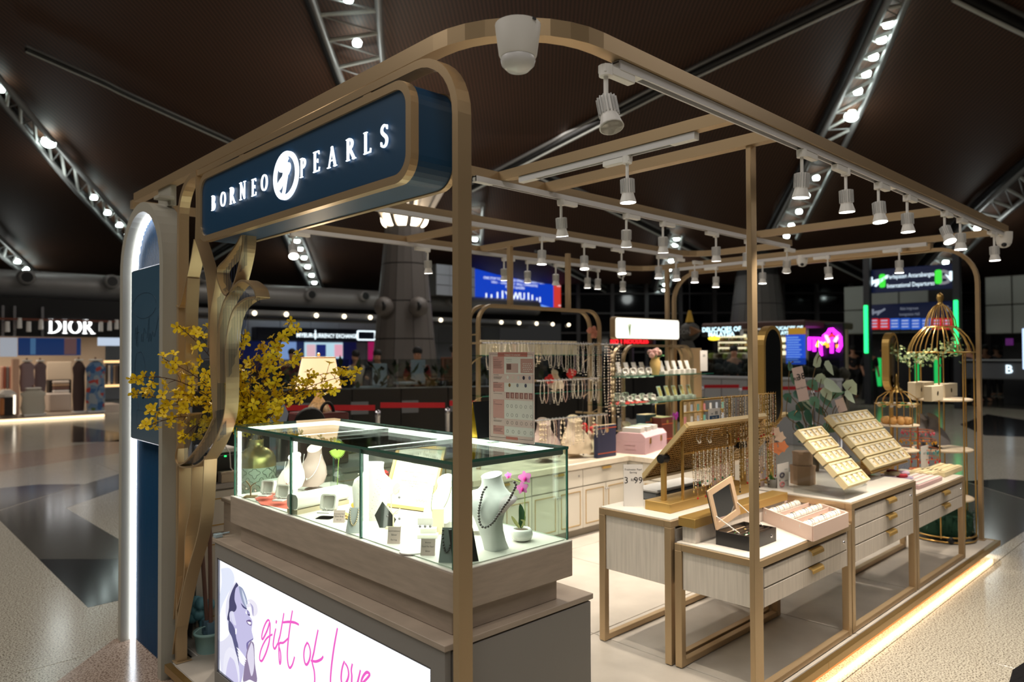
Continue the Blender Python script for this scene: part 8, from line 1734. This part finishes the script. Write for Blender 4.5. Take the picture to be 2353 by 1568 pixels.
for k,(px,py,h,z,m_)in enumerate(((1275,872,.16,None,BEI),(1250,975,.14,0,MAUVE),(1320,972,.14,0,BEI),(1310,1036,.2,1,BEI),(1360,1034,.2,1,BEI),(1440,1000,.24,1,mat('taupe_bust',(150,128,104),.6)))):
 p=at(px,py,y=4.33);p.z=CZ if z==1 else p.z-.0;neck_bust(p if k>2 else Vector((p.x,4.33,(CZ,at(1250,905,y=4.22).z+.008)[k==0])),h if k>2 else(.17 if k==0 else .34),math.radians(240),['beige bust behind the middle necklaces','mauve bust behind the lower necklaces','beige bust right of the mauve one behind the necklaces','short beige bust base under the bottom rail','short beige bust base right of the other under the bottom rail','taupe bust behind the pink vanity case'][k],m_)
rt=thing('red_flowers',(at(1335,980,y=4.3).x,4.3,CZ),'red fabric flowers seen between the hanging necklaces','decoration');m=MB()
for(px,py)in((1340,982),(1365,985),(1312,860),(1262,872)):
 for k in range(7):m.sphere(at(px+rr_.uniform(-7,7),py+rr_.uniform(-7,7),y=4.3),.025,6,4)
m.build('petals',mat('red_fabric',(226,44,40)),rt);c=at(1340,982,y=4.32);MB().tube([(c.x,4.32,CZ),(c.x,4.32,c.z+.35)],.006,5).build('stem',DARK,rt)
rt=thing('coral_flowers',(at(1361,770,y=4.45).x,4.46,azt-.2),'small coral flower bunch tied to the right shoulder of the left arch','decoration');m=MB()
for k in range(12):m.sphere(at(1362+rr_.uniform(-10,10),768+rr_.uniform(-14,14),y=4.45),.022,6,4)
m.build('petals',mat('coral_petal',(226,150,126),.6),rt)
def cardstand(x,y,z,h,label,m_):
 rt=thing('earring_box',(x,y,z),label,'jewellery box','white earring boxes on the glass shelves');MB().bbox((x-.035,y-.03,z),(x+.035,y+.05,z+.03),.003).build('box_base',WHITEP,rt);MB().prism([(-.032,0),(.032,0),(.032,h),(-.032,h)],(x,y+.02,z+.03),X,(Z+Y*.35).normalized(),.006).build('lid',WHITEP,rt);MB().prism([(-.024,.01),(.024,.01),(.024,h-.01),(-.024,h-.01)],(x,y+.0125,z+.03),X,(Z+Y*.35).normalized(),.001).build('earring_card',m_,rt);MB().sphere((x,y+.008,z+.03+h*.5),.005,6,4).build('earring',GOLD,rt)
def xs(px,py,y):return at(px,py,y=y).x
PL4=['leftmost','second','third','fourth','rightmost']
for k in range(4):cardstand(xs(1428+k*18,850,4.26),4.26,zA,.10,'white earring box at the left of the upper glass shelf, '+PL4[k],CARD);q=Vector((xs(1440+k*18,860,4.17),4.17,zA));ring_box(q,math.radians(250),'open ring box at the front left of the upper glass shelf, '+PL4[k],.9,'ring boxes on the glass shelves')
for k in range(5):cardstand(xs(1526+k*15,850,4.26),4.26,zA,.11,'white earring box at the right of the upper glass shelf, '+PL4[k],CARD);cardstand(xs(1522+k*17,915,4.26),4.26,zB,.11,'earring box with golden card on the lower glass shelf, '+PL4[k],mat('golden_card',(232,190,120),.5));q=Vector((xs(1546+k*12,860,4.16),4.16,zA));MB().bbox(q+Vector((-.02,-.02,0)),q+Vector((.02,.02,.05)),.003).build('acrylic_block',mat('white_block',(246,240,230),.3),None,'small white block at the front right of the upper glass shelf, '+PL4[k],'block','small white blocks')
for k in range(5):ring_box(Vector((xs(1432+k*18,920,4.16),4.16,zB)),math.radians(250),'open ring box at the front of the lower glass shelf, '+PL4[k],.85,'ring boxes on the glass shelves');ring_box(Vector((xs(1422+k*19,912,4.27),4.27,zB)),math.radians(250),'open ring box at the back of the lower glass shelf, '+PL4[k],1.15 if k<2 else .9,'ring boxes on the glass shelves')
c=Vector((xs(1506,855,4.2),4.2,zA));rt=thing('yellow_vase',c,'pale yellow vase of pink roses on the upper glass shelf','vase');MB().lathe(c,[(.035,0),(.05,.06),(.055,.12),(.04,.16),(.045,.175)],16).build('vase',mat('yellow_glaze',(236,200,130),.3),rt);m=MB();m2=MB()
for k in range(7):o_=c+Vector((rr_.uniform(-.08,.08),rr_.uniform(-.03,.03),.21+rr_.uniform(-.02,.06)));m.sphere(o_,.03,8,6).sphere(o_+Vector((-.012,-.014,.008)),.02,7,5)
for k in range(40):o_=c+Vector((rr_.uniform(-.1,.1),rr_.uniform(-.05,.05),.19+rr_.uniform(-.03,.05)));d=Vector((rr_.gauss(0,1),rr_.gauss(0,1),.5)).normalized()*.04;s_=d.orthogonal().normalized()*.01;m2.add([o_,o_+d*.5+s_,o_+d,o_+d*.5-s_],[(0,1,2,3)])
m.build('roses',mat('rose_pink',(244,190,180),.6),rt);m2.build('leaves',LEAF,rt,kind='stuff')
tagcard(1609,806,1626,853,4.14,'white price card at the right end of the upper glass shelf',[(.5,.7,'280',.16)])
p0_,p1_,p2_=at(1425,1035,z=CZ),at(1483,1046,z=CZ),at(1532,1030,z=CZ);e1=(p2_-p1_);e1.z=0;l1=e1.length;e1.normalize();e2=Vector((-e1.y,e1.x,0));l2=.30;hC=at(1483,1003,t=(p1_-EYE).dot(_d)).z-CZ
rt=thing('vanity_case',p1_,'pink metal vanity case with two gold clasps on the back cabinet','case');PKM=mat('pale_pink_metal',(244,200,208),.35)
MB().prism([(0,0),(l1,0),(l1,hC*.66),(0,hC*.66)],p1_,e1,Z,-l2).build('body',PKM,rt);MB().prism([(0,hC*.665),(l2,hC*.665),(l2,hC*.9),(l2*.88,hC*1.12),(l2*.12,hC*1.12),(0,hC*.9)],p1_+e1*l1,e2,Z,-l1).build('lid',PKM,rt)
for t in(.22,.72):MB().obox(p1_+e1*(l1*t)+Z*(hC*.68)-e2*.004,e1,e2,Z,.014,.004,.026).build('gold_clasp',GOLD,rt)
MB().ring_prism([(l2*.3,.04),(l2*.7,.04),(l2*.7,.085),(l2*.3,.085)],[(l2*.32,.045),(l2*.68,.045),(l2*.68,.08),(l2*.32,.08)],p1_,e2,Z,-.004).build('label_holder',PKM,rt)
for k in range(3):o_=p1_+e1*(l1*(.15+.3*k))+e2*(l2*.5)+Z*(hC*1.121);MB().obox(o_+Z*.022,e1,e2,Z,.05,.09,.022).build('ring_pad',WHITEP,None,'white ring pad on the pink vanity case, '+['left','middle','right'][k],'pad','white ring pads')
def book(px0,px1,pyt,pyb,y,d,m_,label,band=None):
 a,b=at(px0,pyb,y=y),at(px1,pyt,y=y);rt=thing('book_box',((a.x+b.x)/2,y+d/2,CZ),label,'book');h=b.z-CZ;MB().bbox((a.x,y,CZ),(b.x,y+d,CZ+h),.004).build('cover',m_,rt);MB().bbox((a.x+.006,y+.004,CZ+.004),(b.x+.002,y+d-.004,CZ+h+.002),.001).build('pages',mat('page_cream',(200,180,140),.7),rt)
 for t in(band or(.2,.75)):MB().box((a.x-.001,y-.002,CZ+h*t),(b.x+.001,y,CZ+h*t+.008)).build('spine_band',mat('spine_orange',(206,96,60),.5),rt)
 MB().lathe(((a.x+b.x)/2,y-.002,CZ+h*.84),[(0,-.001),(.02,0)],10,'y').build('emblem',GOLDP,rt)
book(1374,1416,975,1041,4.10,.05,mat('navy_cloth',(34,40,74),.6),'tall navy book-shaped box below the longest necklaces',(.12,.9));book(1521,1546,958,1015,4.22,.2,mat('brown_leather_book',(110,50,42),.5),'red-brown old book standing behind the pink vanity case');book(1484,1508,952,1000,4.34,.12,mat('teal_book',(40,62,74),.5),'dark teal old book behind the pink vanity case')
rt=thing('black_mirror_case',(xs(1530,950,4.36),4.36,CZ),'black mirror case leaning under the lower glass shelf','case');a,b=at(1522,962,y=4.36),at(1545,928,y=4.36);MB().bbox((a.x,4.45,CZ),(b.x,4.5,b.z),.01).build('case',BLACK,rt);MB().tube([(a.x,4.44,b.z-.12),(a.x,4.44,b.z),(b.x,4.44,b.z)],.006,5).build('gold_edge',GOLD,rt)
rt=thing('magenta_orchid',(xs(1550,960,4.3),4.32,CZ),'magenta orchid blossoms beside the red-brown book','flower');m=MB();[m.sphere(at(1550+rr_.uniform(-9,9),956+rr_.uniform(-7,7),y=4.3),.02,6,4,(1,.5,1))for k in range(9)];m.build('petals',mat('orchid_violet',(196,50,180),.5),rt);c=at(1550,960,y=4.32);MB().tube([(c.x,4.32,CZ),c],.005,5).build('stem',LEAF,rt)
rt=thing('card_rack',(5.7,3.55,CZ),'gold grid rack of small coloured earring cards behind the bracelet rack','rack');a,b=at(1567,918,y=3.5),at(1662,975,y=3.5);a.z=at(1610,920,y=3.5).z
for x in(a.x,(a.x+b.x)/2,b.x):MB().box((x-.008,3.5,CZ),(x+.008,3.516,a.z)).build('upright',GOLDP,rt)
for k in range(5):z=a.z-(a.z-CZ)*k/5;MB().box((a.x,3.497,z-.006),(b.x,3.512,z+.006)).build('cross_bar',GOLDP,rt)
for j in range(4):
 for i in range(7):x=a.x+.03+(b.x-a.x-.06)*i/6;z=a.z-.03-(a.z-CZ)*j/5;MB().box((x-.017,3.488,z-.06),(x+.017,3.491,z)).build('earring_card',mat('ecard_%d'%((i*3+j)%4),[(240,236,230),(226,150,150),(120,186,176),(200,210,226)][(i*3+j)%4],.6),rt)
